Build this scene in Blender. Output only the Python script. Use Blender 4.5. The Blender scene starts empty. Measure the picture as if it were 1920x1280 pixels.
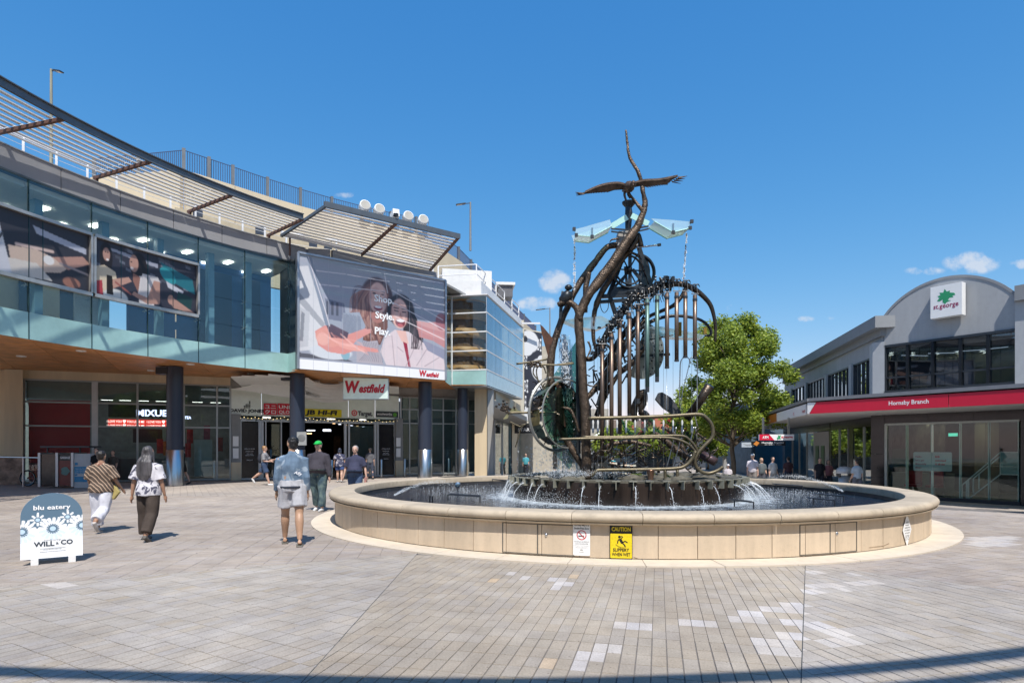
import bpy, math, random
import numpy as np
from mathutils import Vector, Matrix, noise as mnoise
random.seed(7); np.random.seed(7)
SC = bpy.context.scene
COL = SC.collection
rad = math.radians
# ------------------------------------------------------------------ camera
FPX, HOR, EYE = 1170.0, 840.0, 1.6
cam_d = bpy.data.cameras.new('camera'); cam = bpy.data.objects.new('camera', cam_d); COL.objects.link(cam)
cam.location = (0, 0, EYE); cam.rotation_euler = (rad(90), 0, 0)
cam_d.sensor_width = 36; cam_d.lens = 36 * FPX / 1920; cam_d.shift_y = (HOR - 640) / 1920
cam_d.clip_start = .05; cam_d.clip_end = 2000
SC.camera = cam
# ------------------------------------------------------------------ sun, sky, exposure
LD = Vector((-.12, .62, -1)).normalized()          # the way sunlight travels
sun_d = bpy.data.lights.new('sun', 'SUN'); sun_d.energy = 4.0; sun_d.angle = rad(.53); sun_d.color = (1, .955, .88)
sun = bpy.data.objects.new('sun', sun_d); COL.objects.link(sun); sun.rotation_euler = LD.to_track_quat('-Z', 'Y').to_euler()
W = bpy.data.worlds.new('World'); SC.world = W; W.use_nodes = True
SC.view_settings.view_transform = 'Standard'; SC.view_settings.look = 'None'
SC.view_settings.exposure = 0.5; SC.view_settings.gamma = 1
SC.cycles.use_denoising = True
SC.cycles.max_bounces = 7; SC.cycles.transparent_max_bounces = 24; SC.cycles.glossy_bounces = 3; SC.cycles.diffuse_bounces = 3
SC.cycles.caustics_reflective = False; SC.cycles.caustics_refractive = False
def world():
    nt = W.node_tree; N = nt.nodes; L = nt.links; N.clear()
    out = N.new('ShaderNodeOutputWorld'); bg = N.new('ShaderNodeBackground'); L.new(bg.outputs[0], out.inputs[0])
    sky = N.new('ShaderNodeTexSky'); sky.sky_type = 'NISHITA'; sky.sun_disc = False
    el = math.asin(-LD.z); sky.sun_elevation = el; sky.sun_rotation = math.atan2(-LD.x, -LD.y)
    sky.altitude = 100; sky.air_density = 1.0; sky.dust_density = .4; sky.ozone_density = 3.0
    hs = N.new('ShaderNodeHueSaturation'); hs.inputs['Saturation'].default_value = 1.22; hs.inputs['Value'].default_value = 1.12
    L.new(sky.outputs[0], hs.inputs['Color'])
    tc = N.new('ShaderNodeTexCoord'); sp = N.new('ShaderNodeSeparateXYZ'); L.new(tc.outputs['Generated'], sp.inputs[0])
    def mth(op, a, b=None, c=None):
        n = N.new('ShaderNodeMath'); n.operation = op
        for i, x in enumerate((a, b, c)):
            if x is None: continue
            if isinstance(x, (int, float)): n.inputs[i].default_value = x
            else: L.new(x, n.inputs[i])
        return n.outputs[0]
    yy = mth('MAXIMUM', sp.outputs[1], .02)
    u = mth('DIVIDE', sp.outputs[0], yy); v = mth('DIVIDE', sp.outputs[2], yy)
    cx = N.new('ShaderNodeCombineXYZ'); L.new(u, cx.inputs[0]); L.new(v, cx.inputs[1])
    no = N.new('ShaderNodeTexNoise'); no.inputs['Scale'].default_value = 34; no.inputs['Detail'].default_value = 7; no.inputs['Roughness'].default_value = .6
    L.new(cx.outputs[0], no.inputs['Vector'])
    tot = None
    for px, py, w, h, s in ((1040, 527, 34, 26, 1), (1008, 570, 44, 17, .9), (1822, 493, 58, 24, 1), (1735, 508, 42, 10, .7),
                            (1915, 495, 24, 12, .7), (1508, 598, 22, 7, .55), (1560, 596, 12, 5, .3), (650, 366, 26, 7, .5),
                            (900, 560, 60, 12, .25), (290, 275, 18, 8, .2), (930, 310, 12, 5, .12), (1368, 577, 14, 9, .3)):
        a = mth('DIVIDE', mth('SUBTRACT', u, (px - 960) / FPX), w / FPX); b = mth('DIVIDE', mth('SUBTRACT', v, (HOR - py) / FPX), h / FPX)
        d = mth('ADD', mth('MULTIPLY', a, a), mth('MULTIPLY', b, b))
        m = mth('MULTIPLY', mth('MAXIMUM', mth('SUBTRACT', 1, d), 0), s)
        tot = m if tot is None else mth('MAXIMUM', tot, m)
    k = mth('MULTIPLY', mth('MINIMUM', mth('MULTIPLY', tot, 2.5), 1), mth('ADD', mth('MULTIPLY', tot, .9), mth('MULTIPLY', mth('SUBTRACT', no.outputs[0], .52), 3.2)))
    k = mth('MINIMUM', mth('MAXIMUM', k, 0), .75); k = mth('MULTIPLY', k, mth('GREATER_THAN', sp.outputs[1], .03))
    sr = N.new('ShaderNodeSeparateColor'); cr = N.new('ShaderNodeCombineColor'); L.new(hs.outputs[0], sr.inputs[0])
    for i, (A, g) in enumerate(((.84, 1.14), (1.365, .72), (2.53, .45))): L.new(mth('MULTIPLY', mth('POWER', sr.outputs[i], g), A), cr.inputs[i])
    mx = N.new('ShaderNodeMixRGB'); L.new(k, mx.inputs[0]); L.new(cr.outputs[0], mx.inputs[1]); mx.inputs[2].default_value = (5.0, 5.3, 5.8, 1)
    L.new(mx.outputs[0], bg.inputs[0]); bg.inputs[1].default_value = .105
world()
# ------------------------------------------------------------------ helpers
ORG = {}
def at(px, py, Y): return Vector(((px - 960) / FPX * Y, Y, EYE + (HOR - py) / FPX * Y))
def tag(o, label=None, cat=None, group=None, kind=None):
    for k, x in (('label', label), ('category', cat), ('group', group), ('kind', kind)):
        if x: o[k] = x
    return o
def thing(name, label, cat, loc=(0, 0, 0), group=None, kind=None, rz=0):
    o = bpy.data.objects.new(name, None); COL.objects.link(o); o.location = loc; o.rotation_euler = (0, 0, rz)
    o.empty_display_size = .2
    ORG[o.name] = Vector(loc)
    return tag(o, label, cat, group, kind)
def sub(name, parent):
    o = bpy.data.objects.new(name, None); COL.objects.link(o); o.parent = parent; ORG[o.name] = ORG[parent.name]; return o
def link(name, me, parent=None):
    o = bpy.data.objects.new(name, me); COL.objects.link(o)
    if parent is not None: o.parent = parent
    ORG[o.name] = ORG[parent.name] if parent is not None else Vector((0, 0, 0))
    return o
def copy_tree(o, parent=None):
    c = o.copy(); COL.objects.link(c); c.parent = parent; ORG[c.name] = Vector(o.location)
    for ch in list(o.children): copy_tree(ch, c)
    return c
def place(o, loc, rz=0, s=None, label=None, group=None):
    o.location = loc; o.rotation_euler = (0, 0, rz)
    if s: o.scale = (s, s, s)
    if label: o['label'] = label
    if group: o['group'] = group
    return o
class MB:
    def __init__(s): s.v = []; s.f = []; s.m = []; s.mi = 0
    def add(s, vs, fs, mi=None):
        b = len(s.v); s.v += [tuple(x) for x in vs]; s.f += [[b + i for i in f] for f in fs]; s.m += [s.mi if mi is None else mi] * len(fs)
        return s
    def box(s, c, d, rz=0, mi=None, rm=None):
        hx, hy, hz = d[0] / 2, d[1] / 2, d[2] / 2
        R = rm if rm is not None else Matrix.Rotation(rz, 3, 'Z'); c = Vector(c)
        vs = [c + R @ Vector((x * hx, y * hy, z * hz)) for z in (-1, 1) for y in (-1, 1) for x in (-1, 1)]
        return s.add(vs, [(0, 2, 3, 1), (4, 5, 7, 6), (0, 1, 5, 4), (2, 6, 7, 3), (0, 4, 6, 2), (1, 3, 7, 5)], mi)
    def beam(s, a, b, w, h, up=(0, 0, 1), mi=None):
        a = Vector(a); b = Vector(b); d = (b - a).normalized(); u = Vector(up); x = d.cross(u)
        if x.length < 1e-4: x = d.cross(Vector((0, 1, 0)))
        x.normalize(); u = x.cross(d).normalized()
        R = Matrix((x, d, u)).transposed()
        return s.box((a + b) / 2, (w, (b - a).length, h), mi=mi, rm=R)
    def quad(s, a, b, c, d, mi=None): return s.add([a, b, c, d], [(0, 1, 2, 3)], mi)
    def prism(s, pts, vec, mi=None):
        n = len(pts); vec = Vector(vec); P = [Vector(p) for p in pts]
        return s.add(P + [p + vec for p in P], [list(range(n))[::-1], list(range(n, 2 * n))] + [(i, (i + 1) % n, n + (i + 1) % n, n + i) for i in range(n)], mi)
    def tube(s, pts, r, n=8, mi=None, cap=True, sq=1.0):
        P = [Vector(p) for p in pts]; m = len(P); rr = [r] * m if isinstance(r, (int, float)) else list(r)
        u = None; vs = []
        for i in range(m):
            t = (P[min(i + 1, m - 1)] - P[max(i - 1, 0)]); t = t.normalized() if t.length > 1e-9 else Vector((0, 0, 1))
            if u is None: u = t.orthogonal().normalized()
            u = (u - t * u.dot(t)); u = u.normalized() if u.length > 1e-6 else t.orthogonal().normalized()
            w = t.cross(u)
            for k in range(n):
                a = 2 * math.pi * k / n; vs.append(P[i] + (u * math.cos(a) + w * math.sin(a) * sq) * rr[i])
        fs = [(i * n + k, i * n + (k + 1) % n, (i + 1) * n + (k + 1) % n, (i + 1) * n + k) for i in range(m - 1) for k in range(n)]
        if cap: fs += [list(range(n))[::-1], [(m - 1) * n + k for k in range(n)]]
        return s.add(vs, fs, mi)
    def lathe(s, prof, c=(0, 0, 0), n=24, a0=0, a1=None, mi=None):
        c = Vector(c); full = a1 is None; a1 = a0 + 2 * math.pi if full else a1; cols = n if full else n + 1; k = len(prof)
        vs = [c + Vector((r * math.cos(a0 + (a1 - a0) * i / n), r * math.sin(a0 + (a1 - a0) * i / n), z)) for i in range(cols) for r, z in prof]
        fs = [(i * k + j, ((i + 1) % cols) * k + j, ((i + 1) % cols) * k + j + 1, i * k + j + 1) for i in range(n) for j in range(k - 1)]
        return s.add(vs, fs, mi)
    def ell(s, c, r, n=10, m=7, mi=None, rm=None):
        c = Vector(c); R = rm if rm is not None else Matrix.Identity(3); vs = []
        for j in range(1, m):
            ph = math.pi * j / m
            for k in range(n):
                a = 2 * math.pi * k / n; vs.append(c + R @ Vector((r[0] * math.sin(ph) * math.cos(a), r[1] * math.sin(ph) * math.sin(a), r[2] * math.cos(ph))))
        vs += [c + R @ Vector((0, 0, r[2])), c + R @ Vector((0, 0, -r[2]))]; T = len(vs) - 2
        fs = [(j * n + k, (j + 1) * n + k, (j + 1) * n + (k + 1) % n, j * n + (k + 1) % n) for j in range(m - 2) for k in range(n)]
        fs += [(T, k, (k + 1) % n) for k in range(n)] + [(T + 1, (m - 2) * n + (k + 1) % n, (m - 2) * n + k) for k in range(n)]
        return s.add(vs, fs, mi)
    def loft(s, rings, n=14, mi=None):   # rings: (centre, rx, ry) with horizontal sections
        vs = [Vector(c) + Vector((rx * math.cos(2 * math.pi * k / n), ry * math.sin(2 * math.pi * k / n), 0)) for c, rx, ry in rings for k in range(n)]
        m = len(rings); fs = [(i * n + k, i * n + (k + 1) % n, (i + 1) * n + (k + 1) % n, (i + 1) * n + k) for i in range(m - 1) for k in range(n)]
        fs += [list(range(n))[::-1], [(m - 1) * n + k for k in range(n)]]
        return s.add(vs, fs, mi)
    def mesh(s, name, mats, org=(0, 0, 0), smooth=False):
        me = bpy.data.meshes.new(name); o = Vector(org)
        me.from_pydata([(x[0] - o.x, x[1] - o.y, x[2] - o.z) for x in s.v], [], s.f)
        for m in (mats if isinstance(mats, (list, tuple)) else [mats]): me.materials.append(m)
        if any(s.m): me.polygons.foreach_set('material_index', s.m)
        if smooth: me.polygons.foreach_set('use_smooth', [True] * len(s.f))
        me.update(); return me
    def build(s, name, mats, parent=None, smooth=False, **kw):
        o = link(name, s.mesh(name, mats, ORG[parent.name] if parent is not None else (0, 0, 0), smooth), parent)
        return tag(o, **kw) if kw else o
def auto_smooth(o, ang=35):
    me = o.data; me.polygons.foreach_set('use_smooth', [True] * len(me.polygons))
    try: me.set_sharp_from_angle(angle=rad(ang))
    except Exception: pass
    return o
def one(name, mats, parent, fn, smooth=False, **kw):
    b = MB(); fn(b); return b.build(name, mats, parent, smooth, **kw)
# ------------------------------------------------------------------ materials
MATS = {}
def M(name, col, rough=.6, metal=0, var=.1, ns=3.0, bump=0, bs=30, spec=.5, coat=0, streak=False, rnd=0, emit=0, dirt=0):
    if name in MATS: return MATS[name]
    m = bpy.data.materials.new(name); m.use_nodes = True; nt = m.node_tree; N = nt.nodes; L = nt.links; p = N['Principled BSDF']
    p.inputs['Roughness'].default_value = rough; p.inputs['Metallic'].default_value = metal
    p.inputs['Specular IOR Level'].default_value = spec; p.inputs['Coat Weight'].default_value = coat
    tc = N.new('ShaderNodeTexCoord'); mp = N.new('ShaderNodeMapping'); L.new(tc.outputs['Object'], mp.inputs[0])
    if streak: mp.inputs['Scale'].default_value = (1, 1, .12)
    n1 = N.new('ShaderNodeTexNoise'); n1.inputs['Scale'].default_value = ns; n1.inputs['Detail'].default_value = 6; n1.inputs['Roughness'].default_value = .65
    L.new(mp.outputs[0], n1.inputs['Vector'])
    c = np.array(col[:3], float)
    rp = N.new('ShaderNodeValToRGB'); L.new(n1.outputs[0], rp.inputs[0])
    e = rp.color_ramp.elements; e[0].position = .3; e[1].position = .72
    e[0].color = (*np.clip(c * (1 - var * 1.3), 0, 1), 1); e[1].color = (*np.clip(c * (1 + var), 0, 1), 1)
    cur = rp.outputs[0]
    if rnd:
        oi = N.new('ShaderNodeObjectInfo'); mr = N.new('ShaderNodeMapRange'); L.new(oi.outputs['Random'], mr.inputs[0])
        mr.inputs[3].default_value = 1 - rnd; mr.inputs[4].default_value = 1 + rnd
        mm = N.new('ShaderNodeVectorMath'); mm.operation = 'SCALE'; L.new(cur, mm.inputs[0]); L.new(mr.outputs[0], mm.inputs['Scale']); cur = mm.outputs[0]
    if dirt:
        n3 = N.new('ShaderNodeTexNoise'); n3.inputs['Scale'].default_value = ns * 5; n3.inputs['Detail'].default_value = 8; L.new(tc.outputs['Object'], n3.inputs['Vector'])
        r3 = N.new('ShaderNodeValToRGB'); L.new(n3.outputs[0], r3.inputs[0]); r3.color_ramp.elements[0].position = .5; r3.color_ramp.elements[1].position = .75
        r3.color_ramp.elements[0].color = (1, 1, 1, 1); r3.color_ramp.elements[1].color = (1 - dirt,) * 3 + (1,)
        mx = N.new('ShaderNodeMixRGB'); mx.blend_type = 'MULTIPLY'; mx.inputs[0].default_value = 1; L.new(cur, mx.inputs[1]); L.new(r3.outputs[0], mx.inputs[2]); cur = mx.outputs[0]
    L.new(cur, p.inputs['Base Color'])
    if bump:
        n2 = N.new('ShaderNodeTexNoise'); n2.inputs['Scale'].default_value = bs; n2.inputs['Detail'].default_value = 5; L.new(tc.outputs['Object'], n2.inputs['Vector'])
        b = N.new('ShaderNodeBump'); b.inputs['Strength'].default_value = bump; b.inputs['Distance'].default_value = .02; L.new(n2.outputs[0], b.inputs['Height']); L.new(b.outputs[0], p.inputs['Normal'])
    if emit:
        p.inputs['Emission Color'].default_value = (*c, 1); p.inputs['Emission Strength'].default_value = emit
    MATS[name] = m; return m
def glass(name, tint=(.8, .92, .9), refl=.12, rough=.0, wav=0):
    if name in MATS: return MATS[name]
    m = bpy.data.materials.new(name); m.use_nodes = True; nt = m.node_tree; N = nt.nodes; L = nt.links; N.clear()
    out = N.new('ShaderNodeOutputMaterial'); mx = N.new('ShaderNodeMixShader'); tr = N.new('ShaderNodeBsdfTransparent'); gl = N.new('ShaderNodeBsdfGlossy')
    tr.inputs[0].default_value = (*tint, 1); gl.inputs['Roughness'].default_value = rough; gl.inputs[0].default_value = (.95, .98, 1, 1)
    lw = N.new('ShaderNodeFresnel'); ge_ = N.new('ShaderNodeNewGeometry'); bf = N.new('ShaderNodeMapRange'); L.new(ge_.outputs['Backfacing'], bf.inputs[0]); bf.inputs[3].default_value = 1.5; bf.inputs[4].default_value = 1 / 1.5; L.new(bf.outputs[0], lw.inputs[0])
    ad = N.new('ShaderNodeMath'); ad.operation = 'ADD'; ad.use_clamp = True; ad.inputs[1].default_value = refl
    if wav:
        tc = N.new('ShaderNodeTexCoord'); n2 = N.new('ShaderNodeTexNoise'); n2.inputs['Scale'].default_value = .5; L.new(tc.outputs['Object'], n2.inputs['Vector'])
        b = N.new('ShaderNodeBump'); b.inputs['Strength'].default_value = wav; b.inputs['Distance'].default_value = .05; L.new(n2.outputs[0], b.inputs['Height']); L.new(b.outputs[0], gl.inputs['Normal'])
    L.new(lw.outputs[0], ad.inputs[0]); L.new(ad.outputs[0], mx.inputs[0]); L.new(tr.outputs[0], mx.inputs[1]); L.new(gl.outputs[0], mx.inputs[2]); L.new(mx.outputs[0], out.inputs[0])
    MATS[name] = m; return m
def attr_mat(name, rough=.4, spec=.4, emit=0):
    if name in MATS: return MATS[name]
    m = bpy.data.materials.new(name); m.use_nodes = True; N = m.node_tree.nodes; L = m.node_tree.links; p = N['Principled BSDF']
    a = N.new('ShaderNodeAttribute'); a.attribute_name = 'print'; L.new(a.outputs['Color'], p.inputs['Base Color']); p.inputs['Roughness'].default_value = rough
    p.inputs['Specular IOR Level'].default_value = spec
    MATS[name] = m; return m
white = M('white_paint', (.78, .79, .78), .45, var=.05, ns=1.5, dirt=.12)
offwhite = M('off_white', (.62, .62, .6), .6, var=.08)
steel = M('steel', (.55, .56, .57), .28, 1, var=.08, streak=True, ns=8)
alum = M('aluminium_frame', (.5, .51, .52), .4, .7, var=.06)
dark_metal = M('dark_metal', (.045, .05, .058), .4, .3, var=.15)
black = M('black_paint', (.012, .012, .014), .35, var=.1)
navy = M('navy_column', (.028, .036, .058), .32, var=.12, ns=1.2, streak=True)
red = M('red_panel', (.62, .012, .035), .4, var=.05)
grey_clad = M('grey_cladding', (.29, .29, .3), .55, var=.07, ns=.8, streak=True, bump=.05, bs=8)
sand = M('sandstone_wall', (.66, .54, .37), .85, var=.12, ns=1.5, bump=.15, bs=25, streak=True)
darkstone = M('dark_stone', (.028, .024, .025), .22, var=.35, ns=1.2, spec=.6)
wood = M('wood_soffit', (.60, .27, .10), .42, var=.25, ns=2.2, rnd=.14)
gl_tint = glass('facade_glass', (.87, .93, .92), .02, wav=.04)
gl_green = glass('green_glass', (.72, .9, .84), .1)
GLOWP = M('ceiling_glow_panel', (1, .97, .9), .5, emit=4)
GREYP = M('sign_grey', (.3, .31, .32), .5)
# ------------------------------------------------------------------ lettering (Blender's built-in font turned to mesh)
def text(s, parent, mat, o, xd, ud, h, width=None, name='lettering', ext=.0025, shear=0, bold=0, align='CENTER', mode='cap', res=2):
    cu = bpy.data.curves.new('t', 'FONT'); cu.body = s; cu.size = 1; cu.extrude = 0; cu.shear = shear; cu.offset = bold; cu.resolution_u = res; cu.fill_mode = 'FRONT'
    ob = bpy.data.objects.new('t', cu); COL.objects.link(ob); dg = bpy.context.evaluated_depsgraph_get()
    me = bpy.data.meshes.new_from_object(ob.evaluated_get(dg)); bpy.data.objects.remove(ob); bpy.data.curves.remove(cu)
    n = len(me.vertices)
    if n == 0: return None
    co = np.empty(n * 3); me.vertices.foreach_get('co', co); co = co.reshape(-1, 3)
    x0, x1 = co[:, 0].min(), co[:, 0].max(); k = h / .7; kx = k if width is None else width / max(x1 - x0, 1e-6)
    xs = (co[:, 0] - (x0 + x1) / 2) * kx if align == 'CENTER' else (co[:, 0] - x0) * kx
    ys = co[:, 1] * k
    xd = Vector(xd).normalized(); ud = Vector(ud).normalized(); nn = xd.cross(ud); oo = Vector(o) - (ORG[parent.name] if parent is not None else Vector((0, 0, 0)))
    X = np.array(oo)[None] + xs[:, None] * np.array(xd)[None] + ys[:, None] * np.array(ud)[None] + np.array(nn)[None] * ext
    me.vertices.foreach_set('co', X.ravel()); me.materials.clear(); me.materials.append(mat); me.update()
    me.name = name
    ob = link(name, me, parent); return ob
# ------------------------------------------------------------------ flat print painted onto a fine grid
class Canvas:
    def __init__(s, w, h, col): s.w, s.h = w, h; s.a = np.ones((h, w, 3)) * np.array(col); s.Y, s.X = np.mgrid[0:h, 0:w]; s.X = (s.X + .5) / w; s.Y = (s.Y + .5) / h
    def put(s, m, col, al=1.0): m = np.clip(m, 0, 1)[..., None] * al; s.a = s.a * (1 - m) + np.array(col) * m; return s
    def poly(s, pts, col, al=1.0, mod=None):
        ins = np.zeros(s.X.shape, bool); n = len(pts)
        for i in range(n):
            x0, y0 = pts[i]; x1, y1 = pts[(i + 1) % n]
            if y0 == y1: continue
            c = ((s.Y > y0) != (s.Y > y1)) & (s.X < (x1 - x0) * (s.Y - y0) / (y1 - y0) + x0); ins ^= c
        m = ins.astype(float)
        if mod is not None: m = m * mod
        return s.put(m, col, al)
    def ell(s, cx, cy, rx, ry, col, al=1.0, ang=0, soft=.12):
        a = math.radians(ang); dx = s.X - cx; dy = (s.Y - cy) * s.h / s.w
        ry *= s.h / s.w
        u = (dx * math.cos(a) + dy * math.sin(a)) / rx; v = (-dx * math.sin(a) + dy * math.cos(a)) / ry
        return s.put((1 - np.sqrt(u * u + v * v)) / soft, col, al)
    def line(s, pts, w, col, al=1.0, soft=.5):
        m = np.zeros(s.X.shape); k = s.h / s.w
        for (x0, y0), (x1, y1) in zip(pts[:-1], pts[1:]):
            dx, dy = x1 - x0, (y1 - y0) * k; l = dx * dx + dy * dy + 1e-12
            t = np.clip(((s.X - x0) * dx + (s.Y - y0) * k * dy) / l, 0, 1)
            d = np.hypot(s.X - x0 - t * dx, (s.Y - y0) * k - t * dy); m = np.maximum(m, np.clip((w - d) / (w * soft), 0, 1))
        return s.put(m, col, al)
    def curve(s, pts, w, col, al=1.0, n=14):
        P = np.array(pts, float); q = []
        for i in range(len(P) - 1):
            p0, p1, p2, p3 = P[max(i - 1, 0)], P[i], P[i + 1], P[min(i + 2, len(P) - 1)]
            for t in np.linspace(0, 1, n // 2, endpoint=False): q.append(.5 * (2 * p1 + (p2 - p0) * t + (2 * p0 - 5 * p1 + 4 * p2 - p3) * t * t + (3 * p1 - p0 - 3 * p2 + p3) * t ** 3))
        q.append(P[-1]); return s.line([tuple(x) for x in q], w, col, al)
def print_grid(name, cv, fn, parent, mat=None):
    w, h = cv.w, cv.h; og = ORG[parent.name] if parent is not None else Vector((0, 0, 0))
    vs = [fn(i / w, j / h) - og for j in range(h + 1) for i in range(w + 1)]
    fs = [(j * (w + 1) + i, (j + 1) * (w + 1) + i, (j + 1) * (w + 1) + i + 1, j * (w + 1) + i + 1) for j in range(h) for i in range(w)]
    me = bpy.data.meshes.new(name); me.from_pydata([tuple(x) for x in vs], [], fs)
    at_ = me.color_attributes.new('print', 'FLOAT_COLOR', 'CORNER'); c = np.ones((h, w, 4, 4)); c[..., :3] = np.clip(cv.a, 0, 1)[:, :, None, :]
    at_.data.foreach_set('color', c.ravel()); me.materials.append(mat or attr_mat('printed_panel')); me.update()
    return link(name, me, parent)
# ================================================================== GROUND
FC = Vector((2.45, 15.42, 0)); RA, RW, RO, RI, ZC, ZW = 7.06, 6.57, 6.70, 6.14, .675, .43
def gz(x, y):
    s = .6 * x + .4 * y; t = min(max((s - 11.8) / 8.0, 0), 1); return -.5 * t * t * (3 - 2 * t)
def sheet(name, x0, x1, y0, y1, st, dz, mat, hole=None):
    nx, ny = int((x1 - x0) / st), int((y1 - y0) / st); b = MB()
    vs = [(x0 + (x1 - x0) * i / nx, y0 + (y1 - y0) * j / ny) for j in range(ny + 1) for i in range(nx + 1)]
    b.add([(x, y, gz(x, y) + dz) for x, y in vs], [(j * (nx + 1) + i, j * (nx + 1) + i + 1, (j + 1) * (nx + 1) + i + 1, (j + 1) * (nx + 1) + i) for j in range(ny) for i in range(nx)])
    return b.build(name, mat, None, True)
def paving_mat():
    m = bpy.data.materials.new('distant_paving'); m.use_nodes = True; N = m.node_tree.nodes; L = m.node_tree.links; p = N['Principled BSDF']
    tc = N.new('ShaderNodeTexCoord'); mp = N.new('ShaderNodeMapping'); mp.inputs['Rotation'].default_value = (0, 0, rad(62)); L.new(tc.outputs['Object'], mp.inputs[0])
    br = N.new('ShaderNodeTexBrick'); L.new(mp.outputs[0], br.inputs['Vector']); br.inputs['Scale'].default_value = 1; br.inputs['Brick Width'].default_value = .46; br.inputs['Row Height'].default_value = .23
    br.inputs['Mortar Size'].default_value = .008; br.inputs['Color1'].default_value = (.36, .315, .275, 1); br.inputs['Color2'].default_value = (.42, .375, .33, 1); br.inputs['Mortar'].default_value = (.25, .22, .2, 1); br.offset = 0
    n1 = N.new('ShaderNodeTexNoise'); n1.inputs['Scale'].default_value = .35; n1.inputs['Detail'].default_value = 7; L.new(tc.outputs['Object'], n1.inputs['Vector'])
    rp = N.new('ShaderNodeValToRGB'); L.new(n1.outputs[0], rp.inputs[0]); rp.color_ramp.elements[0].position = .35; rp.color_ramp.elements[0].color = (.82, .82, .84, 1); rp.color_ramp.elements[1].position = .65; rp.color_ramp.elements[1].color = (1.08, 1.05, 1.02, 1)
    mx = N.new('ShaderNodeMixRGB'); mx.blend_type = 'MULTIPLY'; mx.inputs[0].default_value = 1; L.new(br.outputs[0], mx.inputs[1]); L.new(rp.outputs[0], mx.inputs[2]); L.new(mx.outputs[0], p.inputs['Base Color'])
    p.inputs['Roughness'].default_value = .8; return m
sheet('ground', -70, 90, -30, 190, 2.0, -.012, paving_mat())['kind'] = 'structure'
bed = M('joint_bed', (.17, .155, .145), .95, var=.2, ns=12)
def paver_mat(name, c):
    m = bpy.data.materials.new(name); m.use_nodes = True; N = m.node_tree.nodes; L = m.node_tree.links; p = N['Principled BSDF']
    ge = N.new('ShaderNodeNewGeometry'); a = N.new('ShaderNodeAttribute'); a.attribute_name = 'rnd'; oi = N.new('ShaderNodeObjectInfo')
    ad = N.new('ShaderNodeMath'); ad.operation = 'ADD'; L.new(a.outputs['Fac'], ad.inputs[0]); L.new(oi.outputs['Random'], ad.inputs[1])
    fr = N.new('ShaderNodeMath'); fr.operation = 'FRACT'; L.new(ad.outputs[0], fr.inputs[0])
    rp = N.new('ShaderNodeValToRGB'); L.new(fr.outputs[0], rp.inputs[0]); e = rp.color_ramp.elements; c = np.array(c)
    e[0].color = (*(c * .95), 1); e[1].color = (*(c * 1.04), 1); x = e.new(.5); x.color = (*(c * np.array((1.02, .99, .95))), 1); x = e.new(.8); x.color = (*(c * np.array((.97, .98, 1.02))), 1)
    def noise(sc, lo, hi, p0, p1, det=7):
        n = N.new('ShaderNodeTexNoise'); n.inputs['Scale'].default_value = sc; n.inputs['Detail'].default_value = det; n.inputs['Roughness'].default_value = .62; L.new(ge.outputs['Position'], n.inputs['Vector'])
        r = N.new('ShaderNodeValToRGB'); L.new(n.outputs[0], r.inputs[0]); r.color_ramp.elements[0].position = p0; r.color_ramp.elements[0].color = (*lo, 1); r.color_ramp.elements[1].position = p1; r.color_ramp.elements[1].color = (*hi, 1); return r.outputs[0]
    cur = rp.outputs[0]
    for o in (noise(.45, (.80, .79, .80), (1.08, 1.07, 1.05), .33, .66), noise(2.3, (.86, .85, .84), (1.06, 1.06, 1.06), .35, .62), noise(60, (.84, .84, .84), (1.1, 1.1, 1.1), .35, .65, 3), noise(9, (.62, .6, .58), (1, 1, 1), .27, .33), noise(.13, (.84, .83, .82), (1.05, 1.05, 1.05), .38, .6), noise(26, (.45, .43, .42), (1, 1, 1), .25, .27, 1)):
        mx = N.new('ShaderNodeMixRGB'); mx.blend_type = 'MULTIPLY'; mx.inputs[0].default_value = 1; L.new(cur, mx.inputs[1]); L.new(o, mx.inputs[2]); cur = mx.outputs[0]
    L.new(cur, p.inputs['Base Color']); p.inputs['Roughness'].default_value = .78; p.inputs['Specular IOR Level'].default_value = .3
    n2 = N.new('ShaderNodeTexNoise'); n2.inputs['Scale'].default_value = 90; L.new(ge.outputs['Position'], n2.inputs['Vector'])
    b = N.new('ShaderNodeBump'); b.inputs['Strength'].default_value = .25; b.inputs['Distance'].default_value = .004; L.new(n2.outputs[0], b.inputs['Height']); L.new(b.outputs[0], p.inputs['Normal'])
    return m
PM = [paver_mat('paver_cool_grey', (.415, .382, .348)), paver_mat('paver_warm_grey', (.40, .355, .30)), paver_mat('paver_pale', (.54, .51, .49)), paver_mat('paver_buff', (.55, .44, .32)), paver_mat('paver_tan', (.41, .362, .322))]
def clip(poly, a, b, c):      # keep a*x+b*y<=c
    out = []
    for i in range(len(poly)):
        p, q = poly[i], poly[(i + 1) % len(poly)]; dp = a * p[0] + b * p[1] - c; dq = a * q[0] + b * q[1] - c
        if dp <= 0: out.append(p)
        if dp * dq < 0: t = dp / (dp - dq); out.append((p[0] + (q[0] - p[0]) * t, p[1] + (q[1] - p[1]) * t))
    return out
def half(p, q, g=.004):            # half plane to the left of p->q
    dx, dy = q[0] - p[0], q[1] - p[1]; l = math.hypot(dx, dy); a, b = dy / l, -dx / l; return (a, b, a * p[0] + b * p[1] - g)
LB = ((-1.44, 0), (-1.44, 9.6)); L2 = ((0.0, 0.12), (4.3, 9.14)); BL = ((-1.4, 9.55), (-8.3, 5.94)); BR = ((3.6, 9.05), (8.9, 3.82))
flip = lambda h: (h[1], h[0])
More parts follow.
